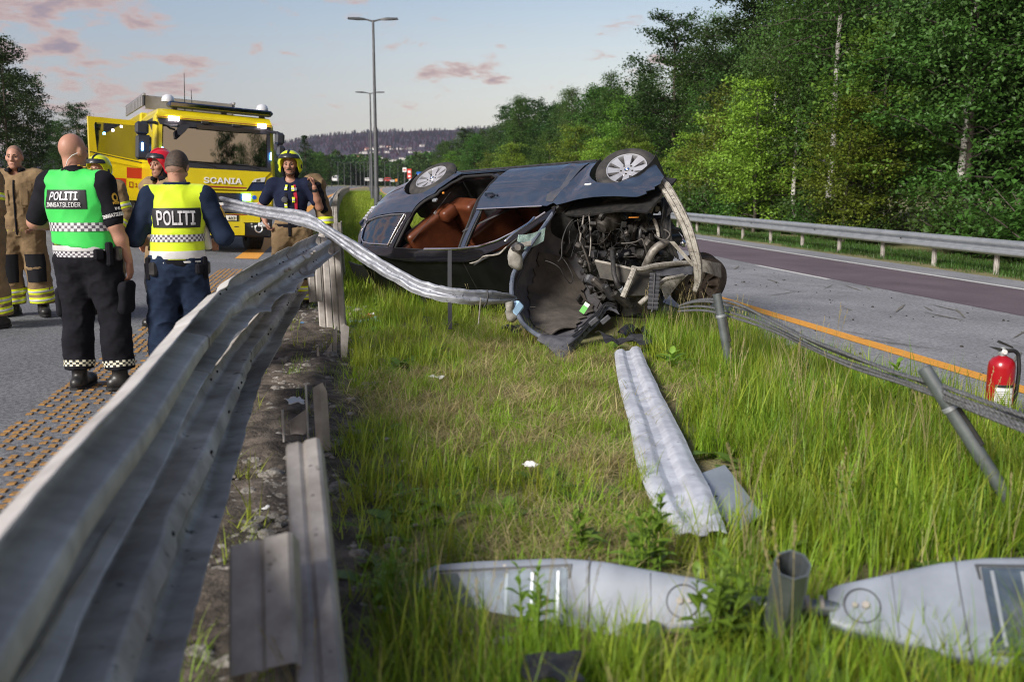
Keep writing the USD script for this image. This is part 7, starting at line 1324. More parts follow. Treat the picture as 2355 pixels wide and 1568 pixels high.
def turnout(J, seed, jacket=True):
    k = J['k']; tr_, f = trousers(J, 'turnout', .045, .035, seed=seed, wr=.014, cut=.13)
    for i in (0, 1):
        a, b = J['kn', i], J['an', i]; L = np.linalg.norm(b - a); stripes(tr_, f, a, b, L * .52, -PI, PI, V(1, 0, 0), .060, .16); stripes(tr_, f, a, b, L * .74, -PI, PI, V(1, 0, 0), .060, .16); band(tr_, 'knee_patch', f, a + V(0, 0, .14), a - V(0, 0, .16), .0, .30, -.25 * PI, -.78 * PI, 'knee', .010, 16, V(1, 0, 0), None, .16)
    boots(J, 'boot', .24, 1.12)
    if not jacket: return tr_, None
    f = torso_field(J, .050, .0105, sl=1.9, slr=.064, bulk=.01); f.cap(J['neck'] + V(-.07, .03, .0), J['neck'] + V(.07, .03, .0), .035, k=.03).wrinkle(.018, (9., 9., 8.), seed + 3).wrinkle(.006, (22., 22., 30.), seed + 8); f.plane(V(0, 0, .80 * k), (0, 0, -1)); f.ell(J['hp'](0, .03, -.12), V(.062, .085, .085) * k, None, k=.01, cut=True)
    j = part(J['p'], 'jacket', f.mesh(), 'turnout', True, world=False); ax0 = V(J['waist'][0], J['waist'][1], 0); ax1 = ax0 + V(0, 0, 1)
    g = torso_field(J, .050, .014, bulk=.01); stripes(j, g, ax0, ax1, .86 * k, -PI, PI, None, .075, .42, 40)
    for i in (0, 1):
        a, b, c = J['sh', i], J['el', i], J['wr', i]; stripes(j, f, a, b, .17 * k, -PI, PI, V(0, 1, 0), .07, .13, 20); stripes(j, f, b, c, .10 * k, -PI, PI, V(0, 1, 0), .065, .13, 20)
    part(j, 'zip', MB().tube(list(wrap(f, ax0, ax1, .84 * k, 1.46 * k, PI / 2, PI / 2 + .01, .004, 2, 14)[0][0]), .010, 5), 'cloth_black', True, world=False)
    part(j, 'collar', MB().tube([J['neck'] + V(.085 * math.sin(g_), .03 + .075 * math.cos(g_), .025 + .012 * math.cos(g_)) for g_ in np.linspace(.5, 2 * PI - .5, 16)], .028, 8), 'cloth_black', True, world=False)
    for s in (-1, 1): band(j, 'chest_pocket', f, ax0, ax1, 1.20 * k, 1.36 * k, PI / 2 - s * .30, PI / 2 - s * .72, 'turnout', .010, 8)
    return tr_, j
def at_person(px, foot_y, rz_face, H=None, t=None):
    """stands where its feet show; rz_face: turn from looking straight away from the camera, positive to the viewer's left"""
    p = gnd(px, foot_y) if t is None else at(px, 420, t); z = float(zg(sd(p)[1])) + .004; hd = math.atan2(p[0], p[1]); return place(V(p[0], p[1], z), -hd + rz_face)
checker_mat('checker_silver', (.62, .62, .64), (.10, .09, .11), 1., 1.); checker_mat('checker_pale', (.75, .72, .55), (.012, .012, .014), 1., 1.)
axz = lambda J: (V(J['waist'][0], J['waist'][1], 0), V(J['waist'][0], J['waist'][1], 1))
# --- officer in the green vest, seen from behind
M = at_person(222, 893, math.radians(-30))
J = make_person('bald police officer in a bright green vest and black uniform, seen from behind', M, 1.83, 1.24, elbows=((-.15, .02, -.27), (.075, .0, -.29)), wrists=((.07, .24, -.02), (.055, .07, -.255)), hands=(None, (.02, .05, -1)), feet=((-.10, -.02, 0, .05), (.20, .0, 0, -.95)), head=(-.38, -.02), lean=(-.09, 0), seed=1, curl=.55)
k = J['k']; tro, tf = trousers(J, 'cloth_black', .030, .028, seed=2, wr=.012, cut=.15)
for i in (0, 1):
    a, b = J['kn', i], J['an', i]; band(tro, 'checker_band', tf, a, b, np.linalg.norm(b - a) * .74, np.linalg.norm(b - a) * .74 + .045, -PI, PI, 'checker_pale', .004, 30, V(1, 0, 0), 5.0, .16)
f = Field(J['kn', 1] + V(-.1, -.22, -.1), J['kn', 1] + V(.26, .2, .4), .010); c = J['kn', 1] + V(.105, -.01, .13); f.bx(c, (.07, .17, .24), rotm([0, 1, 0], .08), .035).wrinkle(.012, (9., 9., 9.), 5); part(tro, 'cargo_pocket', f.mesh(), 'cloth_black', True, world=False)
f = Field(J['kn', 0] + V(-.26, -.22, -.1), J['kn', 0] + V(.1, .2, .4), .010); c = J['kn', 0] + V(-.10, -.01, .10); f.bx(c, (.06, .16, .22), None, .035).wrinkle(.010, (9., 9., 9.), 6); part(tro, 'cargo_pocket', f.mesh(), 'cloth_black', True, world=False)
boots(J, 'boot', .24)
f = torso_field(J, .022, .0100, sl=.86, slr=.062); f.wrinkle(.006, (8., 8., 10.), 4).ell(J['hp'](0, .03, -.13), V(.062, .075, .065) * k, None, k=.01, cut=True); sh = part(J['p'], 'shirt', f.mesh(), 'cloth_black', True, world=False)
part(sh, 'collar', MB().tube([J['neck'] + V(.075 * math.sin(g_), .01 + .075 * math.cos(g_), .025) for g_ in np.linspace(0, 2 * PI, 20)], .024, 8), 'cloth_black', True, world=False)
a, b = J['sh', 1], J['el', 1]
lettering(sh, 'sleeve_lettering', f, 'INNSATSLEDER', b, a, .045, -1.15, .028, .175, 'text_white', .004, V(0, 1, 0) * 0 + V(.3, -1, 0), True, .085, .15)if False else None
def sleeve(text, t, h, w, look='text_white', ang=-.35): lettering(sh, 'sleeve_lettering', f, text, b, a, t, ang, h, w, look, .004, V(1, 0, 0), True, .085, .15)
sleeve('INNSATSLEDER', .055, .024, .19, ang=-.75); sleeve('U-05', .098, .018, .045); sleeve('POLITI', .138, .016, .055, 'gold')
P = on_surf(f, b, unit(a - b), V(1, 0, 0) - unit(a - b) * unit(a - b)[0], np.cross(unit(a - b), V(1, 0, 0)), np.array([[-.35 + .30 * math.cos(g_), -.35 + .16 * math.cos(g_)] for g_ in np.linspace(0, 2 * PI, 13)]), np.array([[.185 + .032 * math.sin(g_), .185 + .017 * math.sin(g_)] for g_ in np.linspace(0, 2 * PI, 13)]), .005, .15); part(sh, 'sleeve_crest', MB().grid(P), 'gold', True, world=False)
for q in (.3, .5, .7): c = J['sh', 1] * (1 - q) + J['neck'] * q; part(sh, 'shoulder_mark', MB().box(c + V(0, -.015, .088), (.022, .05, .006), None, .002), 'gold', False, world=False)
vf = torso_field(J, .036, .0095, bulk=.03); vf.wrinkle(.009, (6., 6., 5.), 9).plane(V(0, 0, 1.035 * k), (-.12, 0, -1)).ell(J['neck'] + V(0, .02, .09), V(.095, .11, .10) * k, None, k=.01, cut=True)
for i, s in ((0, -1), (1, 1)): vf.ell(J['sh', i] + V(s * .075, .0, -.03), V(.075, .16, .14) * k, None, k=.02, cut=True)
vest = part(J['p'], 'vest', vf.mesh(), 'vest_green', True, world=False); a, b = axz(J); B = -PI / 2
gf = torso_field(J, .036, .012, bulk=.03)
band(vest, 'checker_band', vf, a, b, 1.145 * k, 1.205 * k, B - 1.5, B + 1.5, 'checker_silver', .005, 40, None, 8.4)
band(vest, 'name_panel', vf, a, b, 1.300 * k, 1.432 * k, B - 1.02, B + .66, 'ink', .004, 44); lettering(vest, 'back_lettering', vf, 'POLITI', a, b, 1.362 * k, B - .20, .054, .225, 'text_silver', .008, None, True, .20); lettering(vest, 'back_lettering', vf, 'INNSATSLEDER', a, b, 1.314 * k, B - .20, .031, .26, 'text_white', .008, None, False, .20)
hf = torso_field(J, .030, .010, bulk=.02); hf.plane(V(0, 0, 1.05 * k), (0, 0, 1)).plane(V(0, 0, .935 * k), (.25, 0, -1)).wrinkle(.006, (8., 8., 8.), 3); part(J['p'], 'vest_hem', hf.mesh(), 'vest_yellow', True, world=False)
band(vest, 'hem_checker', torso_field(J, .030, .012, bulk=.02), a, b, .965 * k, 1.005 * k, B - 1.25, B + .95, 'checker_silver', .010, 34, None, 10.); band(vest, 'grey_band', torso_field(J, .030, .012, bulk=.02), a, b, 1.008 * k, 1.045 * k, B - 1.2, B + 1.2, 'vest_white', .010, 30)
def belt_kit(J, ang, z, e=.05):
    a, b = axz(J); g = torso_field(J, .034, .014); ax0 = (a, unit(b - a), V(1, 0, 0), V(0, 1, 0))
    for da, s, look, nm in ((0, (.05, .045, .17), 'cloth_black', 'holster'), (.25, (.06, .05, .10), 'plastic_black', 'radio'), (-.28, (.07, .04, .08), 'cloth_black', 'pouch')):
        c = on_surf(g, *ax0, np.array(ang + da), np.array(z), .025); part(J['p'], nm, MB().box(c, s, rotm([0, 0, 1], ang + da + PI / 2), .012), look, 30, world=False)
    band(J['p'], 'belt', g, a, b, z + .02, z + .065, -PI, PI, 'cloth_black', .006, 40)
belt_kit(J, -.42, .985 * k); part(J['p'], 'earpiece_cord', MB().tube([J['hp'](.082, -.03, -.01), J['hp'](.07, -.07, -.03), J['hp'](.045, -.085, -.06), J['hp'](.03, -.09, -.10)], .0028, 5), 'text_white', True, world=False)
# --- officer in the yellow vest, back to us, head bent over his notes
M = at_person(398, 868, math.radians(-2), t=7.25)
J = make_person('police officer in a bright yellow vest and navy uniform, head bent down, seen from behind', M, 1.72, 1.08, elbows=((-.135, -.01, -.31), (.145, -.01, -.31)), wrists=((.12, .22, -.05), (-.06, .24, -.03)), feet=((-.13, .0, 0, .2), (.14, .05, 0, -.2)), head=(-.30, -.52), lean=(.045, .06), seed=11, curl=.9)
k = J['k']; tro, tf = trousers(J, 'cloth_navy', .036, .036, seed=12, wr=.016, cut=.14); boots(J, 'boot', .24); hair(J, 'stubble', .003, -.080, .05); hair(J, 'hair_dark', .007, -.035, .05)
f = torso_field(J, .026, .0100, sl=.97, slr=.068); f.wrinkle(.010, (8., 8., 10.), 14).ell(J['hp'](0, .03, -.13), V(.062, .075, .065) * k, None, k=.01, cut=True); sh = part(J['p'], 'shirt', f.mesh(), 'cloth_navy', True, world=False)
part(sh, 'collar', MB().tube([J['neck'] + V(.078 * math.sin(g_), .02 + .078 * math.cos(g_), .03) for g_ in np.linspace(0, 2 * PI, 20)], .027, 8), 'cloth_navy', True, world=False)
for i in (0, 1): part(sh, 'rolled_cuff', MB().tube([J['el', i] * .96 + J['wr', i] * .04, J['el', i] * .80 + J['wr', i] * .20], [.068, .062], 14), 'cloth_navy', 40, world=False)
band(sh, 'sleeve_crest', f, J['el', 1], J['sh', 1], .13, .21, -.55, .05, 'gold', .004, 8, V(1, 0, 0), None, .15)
vf = torso_field(J, .036, .0095, bulk=.02); vf.wrinkle(.010, (6., 6., 5.), 19).plane(V(0, 0, .965 * k), (0, 0, -1)).ell(J['neck'] + V(0, .03, .09), V(.10, .10, .09) * k, None, k=.01, cut=True)
for i, s in ((0, -1), (1, 1)): vf.ell(J['sh', i] + V(s * .080, .0, -.03), V(.075, .16, .15) * k, None, k=.02, cut=True)
vest = part(J['p'], 'vest', vf.mesh(), 'vest_yellow', True, world=False); a, b = axz(J); gf = torso_field(J, .036, .012, bulk=.02)
band(vest, 'name_panel', vf, a, b, 1.242 * k, 1.392 * k, B - 1.12, B + 1.12, 'ink', .004, 54); lettering(vest, 'back_lettering', vf, 'POLITI', a, b, 1.266 * k, B, .096, .345, 'text_silver', .008, None, True, .205)
band(vest, 'checker_band', vf, a, b, 1.135 * k, 1.19 * k, B - 1.5, B + 1.5, 'checker_silver', .005, 40, None, 9.); band(vest, 'grey_band', vf, a, b, 1.005 * k, 1.065 * k, B - 1.4, B + 1.4, 'vest_white', .004, 44); band(vest, 'grey_band', vf, a, b, .972 * k, .988 * k, B - 1.4, B + 1.4, 'vest_white', .004, 44)
belt_kit(J, -.42, .925 * k); belt_kit(J, PI + .35, .93 * k)
part(J['p'], 'earpiece_cord', MB().tube([J['hp'](.082, -.03, -.01), J['hp'](.068, -.07, -.04), J['hp'](.03, -.085, -.08), J['hp'](.0, -.085, -.10)], .0022, 5), 'skin_tan', True, world=False)
c = xf(M, J['el', 1] * .6 + J['wr', 1] * .4 + V(-.11, -.03, .05)); single('paper_pad', MB().box(c, (.05, .05, .27), rotm([0, 1, 0], -.12), .012), 'paper', 'white rolled paper pad under the right arm of the yellow-vested officer', 'paper pad', False)
# --- bald firefighter at the left, facing us
M = at_person(62, 726, math.radians(180 - 12))
J = make_person('bald firefighter in beige turnout gear without a helmet, smiling towards the camera', M, 1.80, 1.1, elbows=((-.09, -.01, -.29), (.11, .0, -.28)), wrists=((.10, .17, -.17), (-.02, .16, -.20)), feet=((-.17, 0, 0, .3), (.13, 0, 0, -.3)), head=(-.1, .02), seed=21)
turnout(J, 22); hair(J, 'stubble', .002, .02, .0)
# --- firefighter cut by the left edge
M = at_person(-18, 752, math.radians(180 - 65)); J = make_person('firefighter in beige turnout gear cut off by the left edge of the photo', M, 1.80, 1.1, elbows=((-.09, .02, -.29), (.09, .02, -.29)), wrists=((.05, .18, -.15), (-.05, .2, -.12)), feet=((-.14, 0, 0, .2), (.14, .04, 0, -.2)), seed=31); turnout(J, 32); helmet(J, 'helmet_yellow', 'helmet_dark')
# --- yellow-helmeted firefighter between the officers
M = at_person(231, 0, math.radians(180 - 38), t=10.9); J = make_person('firefighter in beige turnout gear and yellow helmet behind the green-vested officer', M, 1.71, 1.06, elbows=((-.09, -.02, -.28), (.10, .0, -.28)), wrists=((.02, .14, -.20), (.05, .16, -.18)), head=(.10, -.05), seed=41); turnout(J, 42); helmet(J, 'helmet_yellow', 'helmet_dark')
for i in (1,): part(J['p'], 'glove', MB().hull([J['wr', i] + V(*q) * .07 for q in ((1, 0, .6), (-1, 0, .6), (0, 1, 0), (0, -1, 0), (.8, .4, -1.8), (-.6, .5, -1.6), (0, -.5, -1.5))]), 'cloth_black', 40, world=False)
# --- red-helmeted firefighter behind the yellow vest
M = at_person(374, 0, math.radians(180 - 48), t=10.2); J = make_person('firefighter in a red and black helmet looking left, behind the yellow-vested officer', M, 1.78, 1.08, head=(-.12, 0), seed=51, skin='skin_tan'); turnout(J, 52); h = helmet(J, 'helmet_red', 'helmet_red'); hair(J, 'stubble', .001, -.12, .3, 'beard')
band(J['p'], 'yellow_collar', torso_field(J, .058, .014), *axz(J), 1.40 * J['k'], 1.50 * J['k'], .2, 2.9, 'helmet_yellow', .004, 20)
# --- firefighter in a navy T-shirt on the right, jacket over his shoulder
M = at_person(668, 0, math.radians(180 - 6), t=11.6)
J = make_person('firefighter in yellow helmet and navy T-shirt carrying a jacket over his shoulder', M, 1.82, 1.06, elbows=((-.13, .03, -.26), (.16, -.06, -.24)), wrists=((.045, .10, .235), (-.06, .15, -.19)), hands=((.1, -.35, .7), (-.4, .1, -.8)), feet=((-.15, 0, 0, .3), (.15, 0, 0, -.3)), head=(-.05, .0), seed=61, skin='skin_tan', curl=1.2)
k = J['k']; tro, tf = turnout(J, 62, False); helmet(J, 'helmet_yellow', 'helmet_dark'); f = torso_field(J, .020, .010, sl=.72, slr=.060); f.wrinkle(.007, (8., 8., 9.), 63).plane(V(0, 0, .98 * k), (0, 0, -1)).ell(J['hp'](0, .03, -.135), V(.066, .085, .07) * k, None, k=.01, cut=True); tee = part(J['p'], 't_shirt', f.mesh(), 'tee_navy', True, world=False)
a, b = axz(J); g = torso_field(J, .022, .012); F_ = PI / 2
for x0, look, w in ((.46, 'strap_red', .13), (.28, 'cloth_black', .10), (-.30, 'cloth_black', .12)): band(tee, 'harness_strap', f, a, b, 1.06 * k, 1.47 * k, F_ + x0 - w, F_ + x0 + w, look, .008, 8)
for x0, z in ((.28, 1.40), (.28, 1.27), (-.30, 1.41), (-.30, 1.21)): band(tee, 'reflective_tab', g, a, b, z * k, (z + .06) * k, F_ + x0 - .11, F_ + x0 + .11, 'lime_tape', .016, 7); band(tee, 'reflective_tab', g, a, b, (z + .018) * k, (z + .038) * k, F_ + x0 - .10, F_ + x0 + .10, 'silver_tape', .019, 7)
band(tee, 'chest_harness', g, a, b, 1.08 * k, 1.16 * k, F_ - .9, F_ + .9, 'cloth_black', .012, 22); c = on_surf(g, a, V(0, 0, 1), V(1, 0, 0), V(0, 1, 0), np.array(F_ - .1), np.array(1.13 * k), .03); part(tee, 'radio', MB().box(c, (.12, .05, .07), None, .015), 'plastic_black', 30, world=False); part(tee, 'pressure_gauge', MB().lathe(on_surf(g, a, V(0, 0, 1), V(1, 0, 0), V(0, 1, 0), np.array(F_ - .36), np.array(1.30 * k), .02), V(-.25, 1, 0), [(0, .03), (.03, .028), (.036, .01), (.036, -.01)], 20), 'plastic_grey', 40, world=False)
part(tee, 'buckle', MB().box(on_surf(g, a, V(0, 0, 1), V(1, 0, 0), V(0, 1, 0), np.array(F_ + .46), np.array(1.42 * k), .018), (.035, .008, .035), rotm([0, 0, 1], .46), .003), 'silver', False, world=False)
band(J['p'], 'belt', torso_field(J, .045, .012), a, b, .985 * k, 1.025 * k, -PI, PI, 'cloth_black', .004, 40); part(J['p'], 'belt_flap', MB().box(V(.01, J['pel'][1] + .175, .96 * k), (.035, .012, .16), None, .004), 'cloth_black', False, world=False)
part(J['p'], 'watch', MB().tube([J['wr', 0] * .93 + J['el', 0] * .07, J['wr', 0] * .80 + J['el', 0] * .20], .036, 14), 'plastic_black', 40, world=False); hair(J, 'stubble', .0035, .0, .9, 'stubble') if False else None
part(J['body'], 'beard', MB().tube([J['hp'](-.045, .056, -.075), J['hp'](-.028, .075, -.098), J['hp'](0, .086, -.104), J['hp'](.028, .075, -.098), J['hp'](.045, .056, -.075)], .013, 8, sq=.5), 'hair_dark', True, world=False); part(J['body'], 'moustache', MB().tube([J['hp'](-.026, .088, -.056), J['hp'](0, .099, -.048), J['hp'](.026, .088, -.056)], .006, 6), 'hair_dark', True, world=False)
f = Field((-.62, -.42, .80), (.12, .25, 1.70), .012); s0 = J['sh', 0]; f.ell(s0 + V(-.06, -.09, .0), (.13, .10, .13), k=.05).cap(s0 + V(-.08, -.12, -.02), s0 + V(-.17, -.12, -.35), .10, .085, k=.05).cap(s0 + V(.0, -.02, .05), s0 + V(-.07, .06, .03), .05, .04, k=.04).cap(s0 + V(-.17, -.12, -.35), s0 + V(-.19, -.10, -.52), .08, .07, k=.04).wrinkle(.03, (8., 8., 8.), 66); v, fc = f.mesh(); v = xf(M, v); single('turnout_jacket', (v, fc), 'turnout', 'beige turnout jacket slung over the shoulder of the T-shirted firefighter', 'jacket', True)
jk = stage.GetPrimAtPath('/World/turnout_jacket'); jo = V(v[:, 0].mean(), v[:, 1].mean(), v[:, 2].min()); f2 = Field((-.62, -.42, .80), (.12, .40, 1.70), .012); f2.cap(s0 + V(-.10, .06, -.02), s0 + V(-.17, -.02, -.28), .06, .05, k=.04).cap(s0 + V(-.05, .08, .0), s0 + V(-.12, .05, -.12), .04, .05, k=.04).wrinkle(.025, (9., 9., 9.), 68); part(jk, 'lining', (xf(M, f2.mesh()[0]) - jo, f2.mesh()[1]), 'cloth_black', True, world=False)
for dz_, lk in ((0, 'lime_tape'), (.028, 'silver_tape'), (.056, 'lime_tape')): q_ = s0 + V(-.186, -.105, -.46 + dz_); part(jk, 'tape', (xf(M, MB().tube([q_, q_ + V(.002, -.002, .028)], .098, 20).out()[0]) - jo, MB().tube([q_, q_ + V(.002, -.002, .028)], .098, 20).out()[1]), lk, 40, world=False)
# --- someone behind the wreck, only the top of the head shows
M = at_person(931, 0, math.radians(150), t=28.0); J = make_person('person with short dark hair behind the wreck, only the head showing', M, 1.78, 1.0, crouch=.36, feet=((-.13, .05, 0, .1), (.13, .05, 0, -.1)), lean=(0, .10), seed=71); hair(J, 'hair_dark', .012, -.01, .05); f = torso_field(J, .03, .014, sl=1.9); part(J['p'], 'jacket', f.mesh(), 'cloth_navy', True, world=False); trousers(J, 'cloth_black'); boots(J)

# ---------------------------------------------------------------- small and far things
# fire extinguisher at the road edge
eb_ = gnd(2292, 978); ex = thing('fire_extinguisher', 'red fire extinguisher standing on the asphalt at the right edge', 'fire extinguisher', place(eb_, .15, 1.07))
cyl_ = part(ex, 'cylinder', MB().lathe(V(0, 0, 0), V(0, 0, 1), [(0, 0), (.070, 0), (.076, .006), (.076, .03), (.0745, .035), (.0745, .345), (.070, .375), (.054, .398), (.030, .41), (.022, .416), (0, .416)], 40), 'ext_red', 40, world=False)
part(ex, 'valve', MB().lathe(V(0, 0, .412), V(0, 0, 1), [(.020, 0), (.020, .012), (.026, .014), (.026, .028), (.016, .032), (.016, .055), (0, .056)], 20), 'galv_clean', 40, world=False); part(ex, 'lever', MB().hull([V(x, y, z) for x, z in ((-.085, .470), (-.07, .462), (.035, .452), (.035, .440), (-.03, .446)) for y in (-.011, .011)]), 'trim_black', 30, world=False)
part(ex, 'grip', MB().hull([V(x, y, z) for x, z in ((-.03, .505), (.055, .468), (.060, .456), (-.035, .492)) for y in (-.010, .010)]), 'trim_black', 30, world=False); part(ex, 'gauge', MB().cyl(V(-.006, -.018, .440), V(-.006, -.032, .440), .014, 16), 'plate_white', 30, world=False)
part(ex, 'hose', MB().tube(interp_rows([V(.018, 0, .440), V(.065, 0, .442), V(.100, 0, .415), (V(.108, -.005, .33)), V(.100, -.01, .22), V(.088, -.012, .12)], 40), .0115, 12), 'rubber', True, world=False); part(ex, 'nozzle', MB().tube([V(.088, -.012, .13), V(.085, -.012, .06)], [.012, .016], 12), 'rubber', 40, world=False)
g_ = np.linspace(-PI / 2 - .95, -PI / 2 + .42, 18); P = np.array([[V(.0757 * math.cos(a), .0757 * math.sin(a), z) for z in (.085, .255)] for a in g_]); lab = part(ex, 'instruction_label', MB().slab(P, -.0008), 'paper', True, world=False); P = np.array([[V(.0768 * math.cos(a), .0768 * math.sin(a), z) for z in (.238, .255)] for a in g_]); part(lab, 'label_heading', MB().slab(P, -.0006), 'ink', True, world=False)
for k in range(11): P = np.array([[V(.0768 * math.cos(a), .0768 * math.sin(a), .098 + k * .0115 + z) for z in (0, .0035)] for a in np.linspace(g_[1], g_[-2] - .18 * (k % 3), 14)]); part(lab, 'printed_line', MB().slab(P, -.0005), 'plastic_grey', True, world=False)
# litter and debris
def scrap(name, label, px, py, size, look, cat, seed=0, dz=.01, rise=.5, n=9, asp=1.0):
    r = np.random.default_rng(seed); c = gnd(px, py, dz); g = np.linspace(-.5, .5, n); P = np.array([[V(x * size, y * size * asp, 0) for x in g] for y in g]); P += size * .35 * NT(P / size, 2.6, seed, 3)[..., None] * V(1, 1, 0); P[..., 2] = size * rise * .55 * np.abs(NT(P / size, 2.2, seed + 5, 3)) * 2; P = P @ rotm([0, 0, 1], r.uniform(0, 6)).T + c + V(0, 0, .015)
    return single(name, MB().slab(P, .004), look, label, cat, 40)
scrap('plastic_scrap', 'light blue crumpled plastic in the grass under the torn rail', 842, 743, .30, 'sky_plastic', 'plastic', 3, asp=.6, rise=.35); scrap('packet', 'small white and red packet just above the light blue plastic', 856, 733, .15, 'red_plastic', 'packet', 4, rise=.8); scrap('paper_scrap', 'white paper scrap beside the red packet', 848, 730, .12, 'paper', 'paper', 5, rise=.9)
scrap('glove', 'bright blue disposable glove on the soil by the tall posts', 716, 752, .20, 'blue_plastic', 'glove', 6, asp=.5); scrap('paper_scrap', 'white folded paper on the soil right of the blue glove', 738, 740, .16, 'paper', 'paper', 7, rise=.5); scrap('paper_scrap', 'torn white wrapper lying on the steel rod pair', 680, 930, .16, 'paper', 'wrapper', 8, .12, asp=.55)
scrap('paper_scrap', 'small white crumpled wrapper below the low post stump', 733, 850, .09, 'paper', 'wrapper', 9); scrap('paper_scrap', 'flat crumpled silvery wrapper in the dry grass, centre', 1006, 874, .12, 'label_white', 'wrapper', 10, .03, asp=.5); scrap('paper_scrap', 'crumpled white cup in the middle of the grass', 1220, 1078, .06, 'paper', 'cup', 11, .08, 1.0)
scrap('trim_panel', 'flat black torn trim panel on the grass in front of the wreck', 962, 748, .62, 'trim_black', 'trim panel', 12, .02, .16, 14, .42); scrap('trim_piece', 'small black trim piece right of the flat trim panel', 1040, 752, .34, 'trim_black', 'trim piece', 13, .02, .3, 9, .4); scrap('trim_piece', 'short black strip in the dry grass below the trim panel', 985, 786, .36, 'plastic_black', 'trim piece', 14, .015, .15, 9, .2)
scrap('wheel_arch_piece', 'black curved plastic piece left of the foot of the bonnet', 1188, 764, .42, 'plastic_black', 'plastic piece', 15, .03, .55, 10, .45); scrap('plastic_shards', 'black plastic shard lying across the far end of the flattened rail', 1435, 795, .45, 'plastic_black', 'plastic piece', 16, .10, .6, 11, .6); scrap('plastic_shards', 'glossy black shard beside the far end of the flattened rail', 1462, 778, .38, 'gloss_black', 'plastic piece', 17, .08, .8, 10, .5)
scrap('plastic_shards', 'dark plastic shard at the asphalt edge left of the leaning post', 2005, 930, .34, 'plastic_black', 'plastic piece', 18, .04, .5, 10, .5); scrap('plastic_shards', 'dark shard right of the first one at the asphalt edge', 2065, 945, .22, 'plastic_black', 'plastic piece', 19, .05, .8); scrap('grey_scrap', 'pale torn sheet scrap in the long grass on the right', 1897, 952, .17, 'label_white', 'scrap', 20, .06, .5); scrap('dark_lump', 'dark lump of debris at the bottom edge of the photo', 1265, 1552, .16, 'trim_black', 'debris', 21, .16, .5)
scrap('grey_scrap', 'grey plate scrap lying on the torn soil in the middle', 737, 900, .22, 'plastic_grey', 'scrap', 23, .01, .3); scrap('paper_scrap', 'tiny white scrap on the soil near the long broken post', 617, 1180, .07, 'paper', 'paper', 24, .02, .8)
c = gnd(1699, 772, .05); x = thing('rubber_bush', 'small round black rubber ring on the asphalt right of the upright cable post', 'rubber ring', c - V(0, 0, .05)); part(x, 'ring', MB().lathe(c, unit(EYEP - c + V(.3, 0, 0)), [(.03, -.02), (.055, -.02), (.06, 0), (.055, .02), (.03, .02), (.028, 0)], 24), 'rubber', 40); part(x, 'inner', MB().lathe(c, unit(EYEP - c + V(.3, 0, 0)), [(.028, .0), (0, .003)], 16), 'plastic_grey', 40)
mb = MB(); rg = np.random.default_rng(90)
for k in range(130): s, d = rg.uniform(5.5, 20), rg.uniform(4.2, 8.3); r = abs(rg.normal(0, .006)) + .004; mb.mesh(ic, place(road(s, d, .008), rg.uniform(0, 6), r * rg.uniform(.6, 1.6, 3)))
tag(usdkit.mesh(stage, '/World/road_debris', mb.out(), MAT('grime'), False), 'crumbs of soil and glass scattered over the right carriageway', 'debris', None, 'stuff')
# broad-leaved weeds
def weed(label, px, py, H, n, seed, dz=0.0, ls=.09, group=None):
    r = np.random.default_rng(seed); b = gnd(px, py); x = thing('weed', label, 'weed', b); st_ = MB(); lf = MB()
    for q in range(max(1, n // 14)):
        o = V(r.normal(0, .03), r.normal(0, .03), 0) * (q > 0); ln_ = V(r.normal(0, .10), r.normal(0, .10), 1) * H * r.uniform(.7, 1.05); st_.tube([o, o + ln_ * .5, o + ln_], [.005, .004, .002], 5)
        for i in range(14):
            u = .12 + .86 * i / 13; p = o + ln_ * u; a = i * 2.4 + q; e = r.uniform(.1, .6) + .7 * u; d = V(math.cos(a) * math.cos(e), math.sin(a) * math.cos(e), math.sin(e)); L = ls * r.uniform(.6, 1.2) * (1.15 - .65 * u); w = unit(np.cross(d, V(0, 0, 1))); nn = np.cross(w, d); t = np.linspace(0, 1, 6)
            W = L * .17 * np.sin(PI * np.clip(t * .93 + .05, 0, 1)) ** .8; c = p + d * (L * t)[:, None] - V(0, 0, 1) * (L * .35 * t ** 2)[:, None]; lf.grid(np.stack([c + w * W[:, None] + nn * (W * .35)[:, None], c, c - w * W[:, None] + nn * (W * .35)[:, None]], 1))
    part(x, 'stem', st_, 'weed', True, world=False); part(x, 'leaves', lf, 'weed', True, world=False); return x
weed('leafy weed standing in front of the glass of the left fallen lamp head', 1235, 1500, .30, 56, 1, ls=.10); weed('bushy upright weed at the near end of the flattened rail', 1490, 1330, .34, 70, 2, ls=.13); weed('bright weed growing before the broken pole stub', 1640, 1530, .40, 84, 3, ls=.12); weed('tall dock plant at the asphalt edge left of the leaning post', 2040, 955, .36, 28, 4, ls=.17)
weed('low broad-leaved dock beside the far end of the flattened rail', 1545, 860, .22, 14, 5, ls=.22); weed('pale seedling in the grass left of the flattened rail', 1345, 1290, .22, 28, 6, ls=.13); weed('leafy weed at the left end of the fallen lamp', 905, 1400, .26, 42, 7, ls=.10); weed('weed between the pole stub and the right lamp head', 1700, 1500, .30, 56, 8, ls=.10); weed('pale leafy weed beside the light blue plastic', 868, 735, .26, 28, 9, ls=.10); weed('grey-green weed in the long grass behind the right lamp head', 1960, 1230, .40, 42, 10, ls=.09)
# marker stake at the left road edge
a, b = at(763, 500, 40.), at(779, 446, 39.); x = thing('marker_stake', 'leaning orange stake with a dark top at the left road edge behind the firefighter', 'stake', a); part(x, 'shaft', MB().tube([a, a * .25 + b * .75], .03, 8), 'sign_orange', 40); part(x, 'tip', MB().tube([a * .25 + b * .75, b], .034, 8), 'trim_black', 40)
